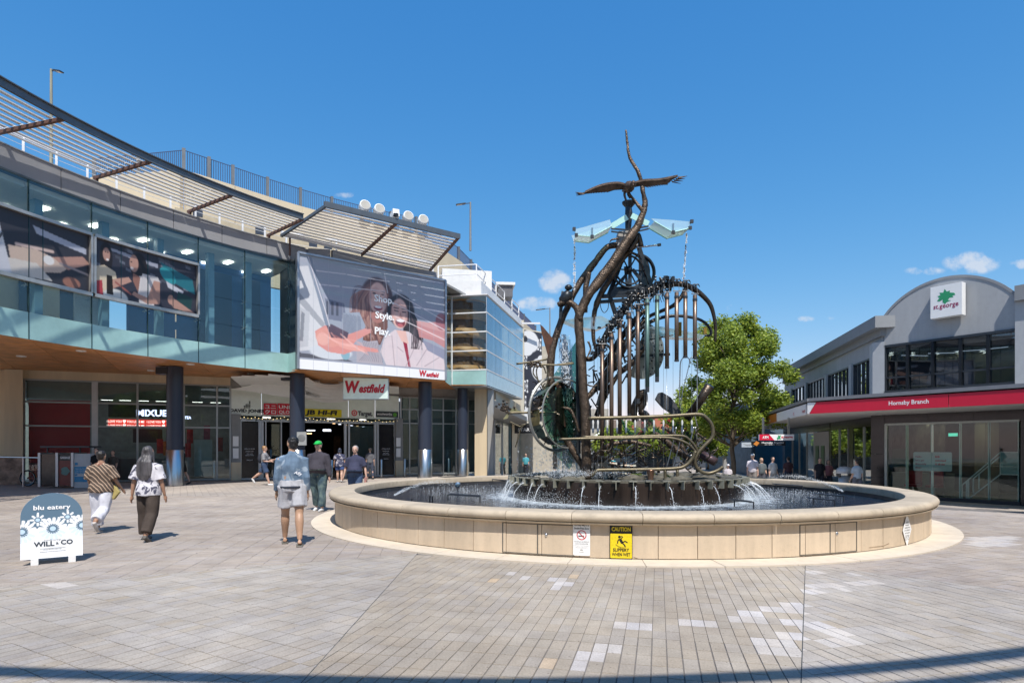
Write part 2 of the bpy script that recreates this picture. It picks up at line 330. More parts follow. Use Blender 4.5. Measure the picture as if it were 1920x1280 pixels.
SECT = [  # name, half planes, angle from +Y (clockwise), column width, row length, paver mats, bbox
    ('centre', [half(*flip(LB)), half(*L2)], -13.2, .115, .227, 1, (-1.6, 4.6, 2.6, 9.4)),
    ('left', [half(*LB), half(*BL)], -31.4, .115, .227, 0, (-11, -1.3, 2.6, 9.8)),
    ('right', [half(*flip(L2)), half(*flip(BR))], 14.8, .115, .227, 0, (1, 12, 2.6, 9.4)),
    ('far_left', [half(*LB), half(*flip(BL))], 8.0, .31, .115, 4, (-18, -1.4, 3.8, 21)),
    ('far_right', [half(*flip(L2)), half(*BR)], 25.0, .31, .115, 4, (3.4, 19, 1.5, 17))]
pale = [(1022, 1084, 1058, 1092), (1033, 1092, 1072, 1102), (1160, 1169, 1228, 1185), (1272, 1160, 1341, 1176), (1124, 1211, 1177, 1229), (1063, 1226, 1146, 1247), (1358, 1152, 1428, 1168),
        (1374, 1143, 1422, 1153), (1430, 1134, 1506, 1148), (1464, 1126, 1506, 1135), (1468, 1157, 1506, 1170), (1422, 1194, 1492, 1227), (1462, 1181, 1502, 1212), (955, 1069, 973, 1077), (979, 1077, 999, 1085),
        (1505, 1166, 1560, 1188), (1545, 1183, 1596, 1209), (1518, 1094, 1582, 1105), (1596, 1089, 1654, 1100), (1508, 1104, 1545, 1117), (1582, 1069, 1612, 1076), (1515, 1071, 1542, 1080), (1812, 1005, 1905, 1024), (600, 1180, 610, 1186), (96, 1090, 150, 1100)]
buff = [(1000, 1241, 1030, 1261), (925, 1259, 960, 1279)]
def kind_at(x, y, d):
    px = 960 + FPX * x / y; py = HOR + FPX * EYE / y
    if any(a <= px <= c and b <= py <= e for a, b, c, e in pale): return 2
    if any(a <= px <= c and b <= py <= e for a, b, c, e in buff): return 3
    r = random.random()
    return 3 if (r < .0015 and d == 1) else (1 if r < .05 and d == 0 else d)
pav = []
for nm, hp, ang, cw, rl, dm, bb in SECT:
    a = rad(ang); ux = Vector((math.cos(a), math.sin(a), 0)); uy = Vector((-math.sin(a), math.cos(a), 0)); o = Vector((1, 6, 0)); g = .0026
    for i in range(-200 if cw < .2 else -70, 200 if cw < .2 else 70):
        off = random.uniform(-.004, .004)
        for j in range(-160, 160):
            c = o + ux * (i + .5) * cw + uy * ((j + .5) * rl + off)
            if not (bb[0] < c.x < bb[1] and bb[2] < c.y < bb[3]): continue
            if (c - FC).length < RA - .12 or abs(c.x / max(c.y, .1)) > 1.5: continue
            P = [c + ux * sx * (cw / 2 - g) + uy * sy * (rl / 2 - g) for sx, sy in ((-1, -1), (1, -1), (1, 1), (-1, 1))]; poly = [(p.x, p.y) for p in P]
            full = True
            for h in hp:
                n0 = poly; poly = clip(poly, *h)
                if len(poly) < 3: break
                if poly != n0: full = False
            if len(poly) < 3: continue
            pav.append((c, a, poly, full, kind_at(c.x, c.y, dm), cw, rl))
stuff = MB(); rnds = []
order = sorted(range(len(pav)), key=lambda k: pav[k][0].y + abs(pav[k][0].x) * .05)
paving = thing('paving', None, None, kind='structure'); del_n = 0
base = {}
def paver_mesh(w, l):
    b = MB(); h = .002
    b.add([(x * w / 2, y * l / 2, -.01) for x, y in ((-1, -1), (1, -1), (1, 1), (-1, 1))] + [(x * (w / 2 - h), y * (l / 2 - h), 0) for x, y in ((-1, -1), (1, -1), (1, 1), (-1, 1))],
          [(4, 5, 6, 7), (0, 1, 5, 4), (1, 2, 6, 5), (2, 3, 7, 6), (3, 0, 4, 7)]); return b
chosen = 0
for k in order:
    c, a, poly, full, mk, cw, rl = pav[k]; dz = random.uniform(-.0016, .0012); px = abs(c.x / c.y) * FPX
    if chosen < 290 and full and c.y > 4.1 and px < 965:
        key = (cw, rl, mk)
        if key not in base: base[key] = paver_mesh(cw - .007, rl - .007).mesh('paver', PM[mk])
        o = bpy.data.objects.new('paver', base[key]); COL.objects.link(o); o.parent = paving; o.location = (c.x, c.y, gz(c.x, c.y) + dz); o.rotation_euler = (random.uniform(-.006, .006), random.uniform(-.006, .006), a); chosen += 1
        continue
    n = len(poly); z = gz(c.x, c.y) + dz; tx, ty = random.uniform(-.006, .006), random.uniform(-.006, .006)
    top = [(x, y, z + (x - c.x) * tx + (y - c.y) * ty) for x, y in poly]; bot = [(x, y, z - .012) for x, y in poly]
    stuff.add(bot + top, [list(range(n, 2 * n))] + [(i, (i + 1) % n, n + (i + 1) % n, n + i) for i in range(n)], mk); rnds += [random.random()] * (n + 1)
so = stuff.build('small_pavers', PM, paving); so['kind'] = 'stuff'
at_ = so.data.attributes.new('rnd', 'FLOAT', 'FACE'); at_.data.foreach_set('value', rnds)
# joint bed under the pavers
b = MB(); st = 1.0
for i in range(-15, 19):
    for j in range(1, 21):
        q = [(i, j), (i + 1, j), (i + 1, j + 1), (i, j + 1)]; b.add([(x, y, gz(x, y) - .0075) for x, y in q], [(0, 1, 2, 3)])
b.build('joint_bed', bed, paving)
b = MB()
for (p, q), w in ((LB, .011), (L2, .014)):
    b.beam((p[0], p[1], -.008), (q[0], q[1], -.008), w, .012)
b.build('expansion_joint', M('joint_seal', (.05, .055, .055), .7), paving)
# kerb line of pale stone along the shop fronts
# ================================================================== FOUNTAIN
stone = M('fountain_stone', (.58, .465, .34), .75, var=.13, ns=2.6, streak=True, bump=.12, bs=60, rnd=.055, dirt=.08)
stone2 = M('fountain_coping_stone', (.47, .39, .29), .7, var=.12, ns=2.0, bump=.15, bs=70, rnd=.05, dirt=.16)
apronm = M('fountain_apron_stone', (.60, .52, .42), .8, var=.1, ns=1.4, bump=.08, bs=50, rnd=.05, dirt=.1)
foun = thing('fountain', 'round sandstone fountain pool with wide bullnose coping around the bronze water sculpture', 'fountain', FC)
def arc_box(b, r0, r1, z0, z1, a0, a1, n=3):
    b.lathe([(r0, z0), (r1, z0), (r1, z1), (r0, z1), (r0, z0)], FC, n, a0, a1)
    for a, f in ((a0, 1), (a1, -1)):
        c, s_ = math.cos(a), math.sin(a); q = [FC + Vector((r * c, r * s_, z)) for r, z in ((r0, z0), (r1, z0), (r1, z1), (r0, z1))]
        b.quad(*(q if f > 0 else q[::-1]))
NP = 74; A0 = -math.pi / 2 + .028
doors = {}
for i in range(NP):
    a0 = A0 + 2 * math.pi * i / NP; a1 = A0 + 2 * math.pi * (i + 1) / NP
    jit = 0
    rw = RW + random.uniform(-.002, .002)
    b = MB(); arc_box(b, RW - .06, rw, .03, .506, a0 + .0007, a1 - .0007, 2); b.build('panel', stone, foun)
one('wall_core', M('dark_core', (.05, .04, .03), .9), foun, lambda b: arc_box(b, RI + .02, RW - .05, -.1, .505, 0, 2 * math.pi, 96))
prof = []   # coping cross-section
prof += [(RI, ZC - .16), (RI, ZC - .035), (RI + .012, ZC - .01), (RI + .035, ZC)]
for k in range(9):
    t = math.pi / 2 - math.pi * k / 8; prof.append((RO - .085 + .085 * math.cos(t), ZC - .07 + .07 * math.sin(t) - .0))
prof += [(RO - .02, ZC - .142), (RO - .045, ZC - .168), (RO - .2, ZC - .168), (RI, ZC - .16)]
NCP = 42
for i in range(NCP):
    a0 = A0 + .03 + 2 * math.pi * i / NCP + .0006; a1 = A0 + .03 + 2 * math.pi * (i + 1) / NCP - .0006
    b = MB(); b.lathe(prof, FC, 4, a0, a1)
    for a, f in ((a0, 1), (a1, -1)):
        q = [FC + Vector((r * math.cos(a), r * math.sin(a), z)) for r, z in prof[:-1]]; b.add(q, [list(range(len(q)))[::f]])
    auto_smooth(b.build('coping_stone', stone2, foun), 40)
    b = MB(); arc_box(b, RW - .08, RA, -.05, .018 + random.uniform(0, .002), a0, a1, 4); b.build('apron_stone', apronm, foun)
# access doors: dark frames on the outside of the wall
frm = M('door_trim', (.10, .095, .085), .5)
for a in (-math.pi / 2 - .405, -math.pi / 2 + .268):
    w = .168; d = sub('access_door', foun)
    def fr(b):
        for aa in (a, a + w / 2, a + w): arc_box(b, RW, RW + .006, .045, .485, aa - .0011, aa + .0011, 1)
        for z in (.045, .485): arc_box(b, RW, RW + .007, z - .006, z + .006, a - .001, a + w + .001, 6)
    one('frame', frm, d, fr)
    aa = a + w * .62; one('lock', steel, d, lambda b: b.ell(FC + Vector(((RW + .004) * math.cos(aa), (RW + .004) * math.sin(aa), .33)), (.022, .012, .028)))
# cracks in two of the panels and a low patch
crk = M('crack', (.22, .15, .09), .9)
b = MB()
for pl in ([(1060, 1040), (1068, 1044), (1078, 1044), (1088, 1047), (1098, 1045), (1108, 1048), (1120, 1046), (1132, 1047)], [(1200, 1050), (1195, 1046), (1188, 1044)], [(1630, 1026), (1645, 1024), (1656, 1023), (1667, 1018)]):
    P = []
    for px, py in pl:
        u = (px - 960) / FPX; A = u * u + 1; B = -2 * (u * FC.x + FC.y); C = FC.x ** 2 + FC.y ** 2 - (RW + .002) ** 2; Y = (-B - math.sqrt(B * B - 4 * A * C)) / 2 / A; P.append((u * Y, Y, EYE - (py - HOR) / FPX * Y))
    b.tube(P, .003, 4)
b.build('crack', crk, foun)
# the metal hatch plates set on the coping
for ang, nm in ((math.atan2(22.0 - FC.y, -3.6 - FC.x), 'hatch'), (math.atan2(19.2 - FC.y, 7.5 - FC.x), 'hatch')):
    one('hatch_plate', M('hatch_metal', (.10, .10, .095), .4, .6), foun, lambda b: arc_box(b, RI + .12, RI + .55, ZC + .002, ZC + .016, ang - .062, ang + .062, 3))
def water_mat():
    m = bpy.data.materials.new('pool_water'); m.use_nodes = True; N = m.node_tree.nodes; L = m.node_tree.links; p = N['Principled BSDF']
    tc = N.new('ShaderNodeTexCoord')
    p.inputs['Roughness'].default_value = .06; p.inputs['IOR'].default_value = 1.33; p.inputs['Specular IOR Level'].default_value = .6
    n = N.new('ShaderNodeTexNoise'); n.inputs['Scale'].default_value = 5; n.inputs['Detail'].default_value = 8; n.inputs['Roughness'].default_value = .62; n.inputs['Distortion'].default_value = 1.1; L.new(tc.outputs['Object'], n.inputs['Vector'])
    b = N.new('ShaderNodeBump'); b.inputs['Strength'].default_value = .9; b.inputs['Distance'].default_value = .07; L.new(n.outputs[0], b.inputs['Height']); L.new(b.outputs[0], p.inputs['Normal'])
    # foam rings near the drum, where the streams land, with ragged edges
    vl = N.new('ShaderNodeVectorMath'); vl.operation = 'DISTANCE'; L.new(tc.outputs['Object'], vl.inputs[0]); vl.inputs[1].default_value = (2.77 - FC.x, 15.3 - FC.y, 0)
    n2 = N.new('ShaderNodeTexNoise'); n2.inputs['Scale'].default_value = 5; n2.inputs['Detail'].default_value = 9; n2.inputs['Roughness'].default_value = .75; L.new(tc.outputs['Object'], n2.inputs['Vector'])
    mr = N.new('ShaderNodeMapRange'); L.new(vl.outputs['Value'], mr.inputs[0]); mr.inputs[1].default_value = 2.75; mr.inputs[2].default_value = 4.1; mr.inputs[3].default_value = .34; mr.inputs[4].default_value = .0
    ad = N.new('ShaderNodeMath'); ad.operation = 'ADD'; L.new(mr.outputs[0], ad.inputs[0]); L.new(n2.outputs[0], ad.inputs[1])
    rp = N.new('ShaderNodeValToRGB'); L.new(ad.outputs[0], rp.inputs[0]); rp.color_ramp.elements[0].position = .62; rp.color_ramp.elements[0].color = (.008, .014, .024, 1); rp.color_ramp.elements[1].position = .9; rp.color_ramp.elements[1].color = (.55, .62, .68, 1)
    L.new(rp.outputs[0], p.inputs['Base Color'])
    r2 = N.new('ShaderNodeMapRange'); L.new(ad.outputs[0], r2.inputs[0]); r2.inputs[1].default_value = .62; r2.inputs[2].default_value = .9; r2.inputs[3].default_value = .05; r2.inputs[4].default_value = .7; L.new(r2.outputs[0], p.inputs['Roughness'])
    return m
b = MB(); b.lathe([(0.01, ZW), (1.5, ZW), (3, ZW), (RI + .02, ZW)], FC, 96)
b.build('pool_water', water_mat(), foun, True)
one('pool_lining', M('pool_lining', (.05, .05, .055), .5, var=.3), foun, lambda b: (b.lathe([(.01, .1), (RI, .1)], FC, 64), b.lathe([(RI + .01, .1), (RI + .01, ZC - .1)], FC, 96)))
# two safety plates screwed to the wall in front, one lozenge notice at the right
def wall_pt(px, dr=.012):
    u = (px - 960) / FPX; A = u * u + 1; B = -2 * (u * FC.x + FC.y); C = FC.x ** 2 + FC.y ** 2 - (RW + dr) ** 2; Y = (-B - math.sqrt(B * B - 4 * A * C)) / 2 / A
    P = Vector((u * Y, Y, 0)); n = (P - FC); n.z = 0; n.normalize(); return P, n, Vector((-n.y, n.x, 0)), Y
def rrect(w, h, r, n=4):
    q = []
    for sx, sy, a in ((1, 1, 0), (-1, 1, 90), (-1, -1, 180), (1, -1, 270)):
        for k in range(n + 1): t = rad(a + 90 * k / n); q.append((sx * (w / 2 - r) + r * math.cos(t), sy * (h / 2 - r) + r * math.sin(t)))
    return q
def plate(parent, name, mat, c, xd, w, h, r=.02, th=.004, off=0, ud=(0, 0, 1), pts=None):
    xd = Vector(xd); ud = Vector(ud); n = xd.cross(ud).normalized(); b = MB()
    b.prism([Vector(c) + n * off + xd * x + ud * y for x, y in (pts or rrect(w, h, r))], n * th); return b.build(name, mat, parent)
ink = M('black_ink', (.012, .012, .012), .5); signwhite = M('sign_white', (.8, .8, .8), .4, var=.03); yel = M('sign_yellow', (.80, .60, .015), .4, var=.08, dirt=.25, ns=9); redink = M('red_ink', (.55, .02, .03), .5)
def ring_pts(c, xd, ud, r0, r1, n=24, a0=0, a1=360):
    return [(Vector(c) + Vector(xd) * r * math.cos(rad(a0 + (a1 - a0) * k / n)) + Vector(ud) * r * math.sin(rad(a0 + (a1 - a0) * k / n))) for r in (r0, r1) for k in range(n + 1)]
def ring(b, c, xd, ud, r0, r1, n=24, a0=0, a1=360): b.add(ring_pts(c, xd, ud, r0, r1, n, a0, a1), [(k, k + 1, n + 2 + k, n + 1 + k) for k in range(n)])
UP = Vector((0, 0, 1))
P, n, t, Y = wall_pt(1090.5); s = Y / FPX; c = Vector((P.x, P.y, EYE - (1009.5 - HOR) * s))
sg = thing('no_smoking_sign', 'white smoke free zone sign with a red crossed cigarette circle on the fountain wall', 'sign', c)
plate(sg, 'plate', signwhite, c, t, 32 * s, 63 * s, .02)
def P2(x, y, o=.0055): return c + t * x * s + UP * y * s + n * o
text('Hornsby Mall is a', sg, ink, P2(0, 24), t, UP, 3.4 * s, 28 * s, bold=.02); text('Smoke-Free Zone', sg, ink, P2(0, 18), t, UP, 3.4 * s, 28 * s, bold=.02)
one('symbol', redink, sg, lambda b: (ring(b, P2(0, 7), t, UP, 7.6 * s, 9.2 * s), b.quad(P2(-6, 12.3, .0075), P2(-5, 13.3, .0075), P2(6, 1.7, .0075), P2(5, .7, .0075))))
one('cigarette', ink, sg, lambda b: b.quad(P2(-6, 4.4, .0065), P2(4.5, 4.4, .0065), P2(4.5, 6, .0065), P2(-6, 6, .0065)))
for i, (q, y, hh) in enumerate((('Smoking is prohibited', -6, 1.9), ('within Hornsby Mall', -10, 1.9), ('Penalties apply under the Local Government Act', -13.5, .9), ('Maximum penalty $110', -17, 1.3), ('HORNSBY', -25.5, 1.2))): text(q, sg, ink, P2(0, y), t, UP, hh * s, (27, 24, 28, 22, 9)[i] * s)
one('crest', ink, sg, lambda b: [b.quad(P2(-3 + k, -22, .006), P2(-2.6 + k, -22, .006), P2(-2 + k * .6, -20 + (k % 2), .006), P2(-2.3 + k * .6, -20 + (k % 2), .006)) for k in range(6)])
P, n, t, Y = wall_pt(1164.5); s = Y / FPX; c = Vector((P.x, P.y, EYE - (1015.5 - HOR) * s))
sg = thing('caution_sign', 'yellow and black caution slippery when wet sign with a falling figure on the fountain wall', 'sign', c)
plate(sg, 'plate', ink, c, t, 42 * s, 63.5 * s, .015); plate(sg, 'face', yel, c, t, 40 * s, 45.5 * s, .012, .002, .0045, pts=[(x, y - 7.2 * s) for x, y in rrect(40 * s, 46 * s, .012)])
text('CAUTION', sg, yel, P2(0, 20.5, .0045), t, UP, 7.4 * s, 35 * s, bold=.03)
text('SLIPPERY', sg, ink, P2(0, -17.5, .008), t, UP, 6 * s, 30 * s, bold=.02); text('WHEN WET', sg, ink, P2(0, -26, .008), t, UP, 6 * s, 34 * s, bold=.02)
def fig(b):
    def L(pts, w):
        for (x0, y0), (x1, y1) in zip(pts[:-1], pts[1:]):
            d = Vector((x1 - x0, y1 - y0)).normalized() * w / 2; b.quad(P2(x0 - d.y, y0 + d.x, .0075), P2(x0 + d.y, y0 - d.x, .0075), P2(x1 + d.y, y1 - d.x, .0075), P2(x1 - d.y, y1 + d.x, .0075))
    ring(b, P2(-3, 9.5, .0076), t, UP, 0, 2.6 * s, 14)
    L([(-2, 6), (1, 0), (2.5, -2)], 5); L([(-3, 6), (-6, 2), (-6.6, -3)], 2); L([(-.5, 6), (3, 9.5), (0, 11)], 1.7); L([(2, -2), (7, 2), (12, -1)], 2.2); L([(2.5, -2), (6, -5), (8, -9.5)], 2.4); L([(-10, -4), (-6, -7.5), (0, -10), (5, -10.3)], .7); L([(-10, -5.5), (-6, -9), (0, -11)], .4)
one('falling_figure', ink, sg, fig)
P, n, t, Y = wall_pt(1700.5); s = Y / FPX; c = Vector((P.x, P.y, EYE - (993 - HOR) * s))
sg = thing('lozenge_notice', 'white diamond shaped notice with small print on the right of the fountain wall', 'sign', c)
kx = 1 / max(.2, abs(t.x)) ; W2, H2 = 15.5 * s * kx, 32 * s
plate(sg, 'plate', signwhite, c, t, 1, 1, pts=[(0, H2), (-W2, 0), (0, -H2), (W2, 0)], th=.004)
for i, q in enumerate(('WARNING', 'No swimming or', 'entering the water', 'It is an offence to', 'enter the fountain', 'Fines may apply')): text(q, sg, ink, c + UP * (14 - 5 * i) * s + n * .006, t, UP, 2.1 * s, (9, 14, 19, 21, 17, 13)[i] * s * kx, bold=.02)
for k in (-1, 1): one('symbol', ink, sg, lambda b: ring(b, c + t * k * 4.2 * s * kx + UP * -15.5 * s + n * .006, t, UP, 2.6 * s, 3.4 * s, 16))
# pool fittings
def fitting(name, label, cat, pts_list, r, mat, group=None):
    p0 = Vector(pts_list[0][0]); th = thing(name, label, cat, (p0.x, p0.y, ZW), group)
    for pl in pts_list: one('bar', mat, th, lambda b: b.tube(pl, r, 6))
    return th
def wp(px, py, z=ZW): Y = (EYE - z) * FPX / (py - HOR); return Vector(((px - 960) / FPX * Y, Y, z))
for i, (px, py, w, lab) in enumerate(((1560, 937, 44, 'black steel frame standing in the water beside the right hand jet'), (1545, 946, 40, 'low black steel frame in the pool nearest the right front coping'), (1480, 916, 50, 'black steel frame standing far back in the right of the pool'), (1395, 950, 36, 'black steel frame just right of the drum near the front coping'), (870, 938, 60, 'low brown steel frame lying in the left of the pool'), (945, 906, 44, 'black steel frame far back left of the drum'))):
    a = wp(px - w / 2, py, ZW + .03); bq = wp(px + w / 2, py + 4, ZW + .03); u = (bq - a); v = Vector((0, .25, 0)); h = UP * .13
    fitting('pool_light_frame', lab, 'frame', [[a, a + h], [bq, bq + h], [a + h, bq + h], [a + h + v, bq + h + v], [a + h, a + h + v], [bq + h, bq + h + v]], .013, dark_metal, 'steel frames standing in the pool')
for px, py, lab in ((772, 941, 'short black nozzle pipe at the left of the pool'), (806, 941, 'left one of two tall black nozzle pipes in the pool'), (811, 942, 'right one of two tall black nozzle pipes in the pool')):
    p = wp(px, py); th = thing('nozzle_pipe', lab, 'pipe', p, 'black nozzle pipes in the pool'); h = .14 if px > 780 else .07
    one('pipe', black, th, lambda b: b.tube([p, p + UP * h], .014, 8)); one('flange', black, th, lambda b: b.lathe([(.0, h), (.02, h), (.02, h - .02), (0, h - .02)], p, 8))
p = wp(858, 918); th = thing('pool_lamp', 'round silver spotlight on a bracket in the left of the pool', 'spotlight', p)
one('housing', steel, th, lambda b: b.ell(p + UP * .14, (.085, .05, .085), 14, 8)); one('bracket', dark_metal, th, lambda b: b.tube([p, p + UP * .08], .02, 6)); one('lens', glass('lens_glass', (.8, .9, .95), .3), th, lambda b: b.ell(p + UP * .15 + Vector((0, -.045, 0)), (.06, .02, .06), 12, 6))
# ================================================================== SHOPPING CENTRE (left): curved glass front
KC, KR = Vector((7.556, 12.296, 0)), 24.25
def kp(deg, r=KR, z=0): a = rad(deg); return Vector((KC.x + r * math.cos(a), KC.y + r * math.sin(a), z))
DA = 4.84; J = [137.44 + DA * i for i in range(0, 14)]          # panel joints, the last ones run on outside the frame
mall = thing('shopping_centre', 'long curved glass fronted shopping centre with timber soffit and upper level glazing', 'building', (0, 0, 0))
def arcstrip(b, r0, r1, z0, z1, d0, d1, n=3):
    a0, a1 = rad(d0), rad(d1); b.lathe([(r0, z0), (r1, z0), (r1, z1), (r0, z1), (r0, z0)], KC, n, a0, a1)
    for a, f in ((a0, 1), (a1, -1)):
        q = [KC + Vector((r * math.cos(a), r * math.sin(a), z)) for r, z in ((r0, z0), (r1, z0), (r1, z1), (r0, z1))]; b.quad(*(q if f > 0 else q[::-1]))
teal = M('teal_glass_band', (.33, .53, .51), .12, var=.14, ns=.7, spec=.7, rnd=.05)
teal_d = M('glass_edge', (.02, .05, .055), .2)
g = .007
for i in range(13):
    d0, d1 = J[i] + .03, J[i + 1] - .03
    one('spandrel_pane', teal, mall, lambda b: arcstrip(b, KR - .03, KR, 5.08, 5.94, d0, d1))
    zs = [5.95, 6.82, 7.93, 9.04, 10.18]
    for z0, z1 in zip(zs[:-1], zs[1:]):
        if i >= 8: continue
        one('glass_pane', gl_tint, mall, lambda b: arcstrip(b, KR - .012, KR, z0 + g, z1 - g, d0, d1, 2))
    if i >= 8: one('glass_pane', gl_tint, mall, lambda b: arcstrip(b, KR - .012, KR, 5.95, 10.18, d0, d1, 2))
    one('joint', teal_d, mall, lambda b: b.box(kp(J[i], KR - .02, 7.63), (.05, .02, 5.1), rad(J[i])))
    one('parapet_panel', grey_clad, mall, lambda b: arcstrip(b, KR - .02, KR + .18, 10.24, 10.96, J[i] - DA / 2 + .03, J[i] + DA / 2 - .03))
one('head_channel', M('head_channel', (.10, .12, .13), .35, .6), mall, lambda b: arcstrip(b, KR - .05, KR + .1, 10.18, 10.235, J[0], J[13], 40))
one('parapet_coping', M('coping_metal', (.42, .43, .44), .4, .5), mall, lambda b: arcstrip(b, KR - .05, KR + .22, 10.965, 11.0, J[0] - 2, J[13], 40))
for i in range(9):       # spider fittings that carry the glass
    for z in (5.6, 6.82, 7.93, 9.04, 9.95):
        c = kp(J[i], KR + .08, z); t = kp(J[i] + 1, KR, 0) - kp(J[i] - 1, KR, 0); t.normalize(); n = (kp(J[i], KR + 1) - kp(J[i], KR)).normalized()
        def spd(b):
            for sx, sz in ((1, 1), (1, -1), (-1, 1), (-1, -1)): b.tube([c, c + t * .11 * sx + UP * .09 * sz - n * .05], .011, 5)
            b.tube([c, c + n * .22], .02, 6)
        one('spider_fitting', steel, mall, spd)
# glass fins, floor, ceiling, back walls of the upper storey
bluecol = M('blue_grey_column', (.20, .34, .44), .4, var=.08); roomblue = M('room_blue', (.02, .10, .30), .5, var=.12); cream = M('room_cream', (.78, .72, .50), .7, var=.06); roomdark = M('room_dark', (.03, .04, .045), .6); ceilw = M('ceiling_white', (.7, .74, .73), .7, var=.04)
for i, d in enumerate((140.6, 144.5, 149.4, 154.2, 159.4, 165.0, 171)): one('inner_column', bluecol, mall, lambda b: b.box(kp(d, KR + 1.1, 7.6), (.26, .26, 4.9), rad(d)))
one('upper_floor', M('floor_edge', (.4, .42, .4), .6), mall, lambda b: arcstrip(b, KR + .05, KR + 8, 5.35, 5.9, J[0] - 1, J[13], 44))
one('upper_ceiling', ceilw, mall, lambda b: arcstrip(b, KR + .3, KR + 8, 10.02, 10.2, J[0] - 1, J[13], 44))
one('roof_deck', M('roof_deck', (.3, .3, .29), .9), mall, lambda b: arcstrip(b, KR + .2, KR + 9, 10.3, 10.42, J[0] - 1, J[13], 44))
def inwall(d0, d1, r, mat, z0=5.9, z1=10.02): one('inner_wall', mat, mall, lambda b: arcstrip(b, r, r + .1, z0, z1, d0, d1, 10))
for k in range(30):
    d = 138 + k * 1.35; one('ceiling_glow_panel', GLOWP, mall, lambda b: b.box(kp(d, KR + 1.6 + 1.1 * (k % 3), 9.97), (.5, .22, .03), rad(d)))  # glowing panels added to brighten the upper storey behind the glass
inwall(J[0] - 1, 150.3, KR + 2.6, roomblue); inwall(150.3, 155, KR + 6.0, roomdark); inwall(155, 185, KR + 3.2, cream); inwall(185, 201, KR + 3, roomdark)
one('white_screen', white, mall, lambda b: arcstrip(b, KR + 1.5, KR + 1.55, 5.95, 7.3, 153.4, 156.0, 3))
for d in (157.6, 160.6, 163.2): one('inner_post', M('post_dark', (.03, .045, .06), .5), mall, lambda b: b.box(kp(d, KR + 3.05, 7.9), (.1, .42, 4.2), rad(d)))
for d0, d1 in ((141, 144.2), (138, 139.8)): one('room_partition', M('room_blue_dark', (.008, .02, .05), .4), mall, lambda b: arcstrip(b, KR + 2.2, KR + 2.3, 5.95, 9.6, d0, d1, 4))
def zig(b):
    P = kp(146.2, KR + 2.45, 0); t = (kp(145, KR) - kp(147, KR)); t.z = 0; t.normalize()
    b.beam(P + UP * 6.3, P + UP * 6.75, .03, .03, t); b.beam(P + UP * 7.1, P + UP * 8.5, .04, .04, t); b.beam(P + UP * 8.5, P + UP * 7.8 + t * .75, .05, .05, t)
one('wall_logo', M('gold_white', (.7, .55, .4), .3, emit=.4), mall, zig)
tt = (kp(145, KR) - kp(148, KR)).normalized(); text('SILKOUS', mall, M('pale_letters', (.5, .5, .48), .4), kp(148.6, KR + 2.4, 7.75), tt, UP, .2, 1.0)
# under the soffit: the line the soffit runs back to
SHOP = [Vector((-27.0, 26.3, 0)), Vector((-22.0, 28.1, 0)), Vector((-14.1, 31.2, 0)), Vector((-6.6, 36.0, 0)), Vector((-1.2, 38.3, 0))]
def shop_at(t):
    L = [(SHOP[i + 1] - SHOP[i]).length for i in range(4)]; T = sum(L) * t
    for i in range(4):
        if T <= L[i] or i == 3: return SHOP[i].lerp(SHOP[i + 1], T / L[i])
        T -= L[i]
BBL, BBR = Vector((-9.60, 27.95, 0)), Vector((-3.50, 32.65, 0))
edge = [kp(d, KR - .0) for d in J[:9][::-1]] + [BBL.lerp(BBR, k / 4) for k in range(5)] + [Vector((-3.41, 35.0, 0)), Vector((-1.43, 34.9, 0))]
ZS = 5.12; nr = 5
tpar = [0] * len(edge); L = [0]
for i in range(1, len(edge)): L.append(L[-1] + (edge[i] - edge[i - 1]).length)
for i in range(len(edge) - 1):
    for j in range(nr):
        def pt(ii, jj):
            q = shop_at(min(1, (L[ii] / L[-1]) ** .9)) + Vector((0, .4, 0)); return edge[ii].lerp(q, jj / nr)
        q = [pt(i, j), pt(i + 1, j), pt(i + 1, j + 1), pt(i, j + 1)]; c = sum(q, Vector()) / 4
        q = [c + (p - c) * .988 + UP * (ZS + random.uniform(-.004, .004)) for p in q]
        b = MB(); b.prism(q, (0, 0, .03)); b.build('soffit_panel', wood, mall)
one('soffit_backing', black, mall, lambda b: [b.quad(edge[i] + UP * (ZS + .045), edge[i + 1] + UP * (ZS + .045), shop_at((L[i + 1] / L[-1]) ** .9) + UP * (ZS + .045) + Vector((0, .5, 0)), shop_at((L[i] / L[-1]) ** .9) + UP * (ZS + .045) + Vector((0, .5, 0))) for i in range(len(edge) - 1)])
DLL = {(152, 657): 'second from the left near the glass edge', (40, 667): 'farthest left', (357, 682): 'above the leftmost round column', (283, 694): 'deep in the soffit over the drinks shop', (915, 725): 'under the corner of the glass wing', (860, 731): 'between the two right columns', (470, 700): 'left of the entrance canopy', (640, 716): 'behind the hanging red lettered sign'}
for px, py in ((152, 657), (40, 667), (357, 682), (283, 694), (915, 725), (860, 731), (470, 700), (640, 716)):
    Y = (ZS - EYE) * FPX / (HOR - py); p = at(px, py, Y); dl = thing('downlight', 'round white downlight set in the timber soffit', 'ceiling light', (p.x, p.y, ZS), 'downlights in the timber soffit'); dl['label'] = 'round white downlight in the timber soffit, ' + DLL[(px, py)]
    one('trim', white, dl, lambda b: b.lathe([(.16, ZS), (.16, ZS - .03), (.12, ZS - .03), (.1, ZS - .005), (0, ZS - .005)], (p.x, p.y, 0), 18))
def soften(c_, n=1, grain=.02):
    for _ in range(n):
        p = np.pad(c_.a, ((1, 1), (1, 1), (0, 0)), 'edge'); c_.a = (p[1:-1, 1:-1] * 2 + p[:-2, 1:-1] + p[2:, 1:-1] + p[1:-1, :-2] + p[1:-1, 2:]) / 6
    c_.a = np.clip(c_.a * (1 + np.random.normal(0, grain, c_.a.shape[:2]))[..., None], 0, 1); return c_
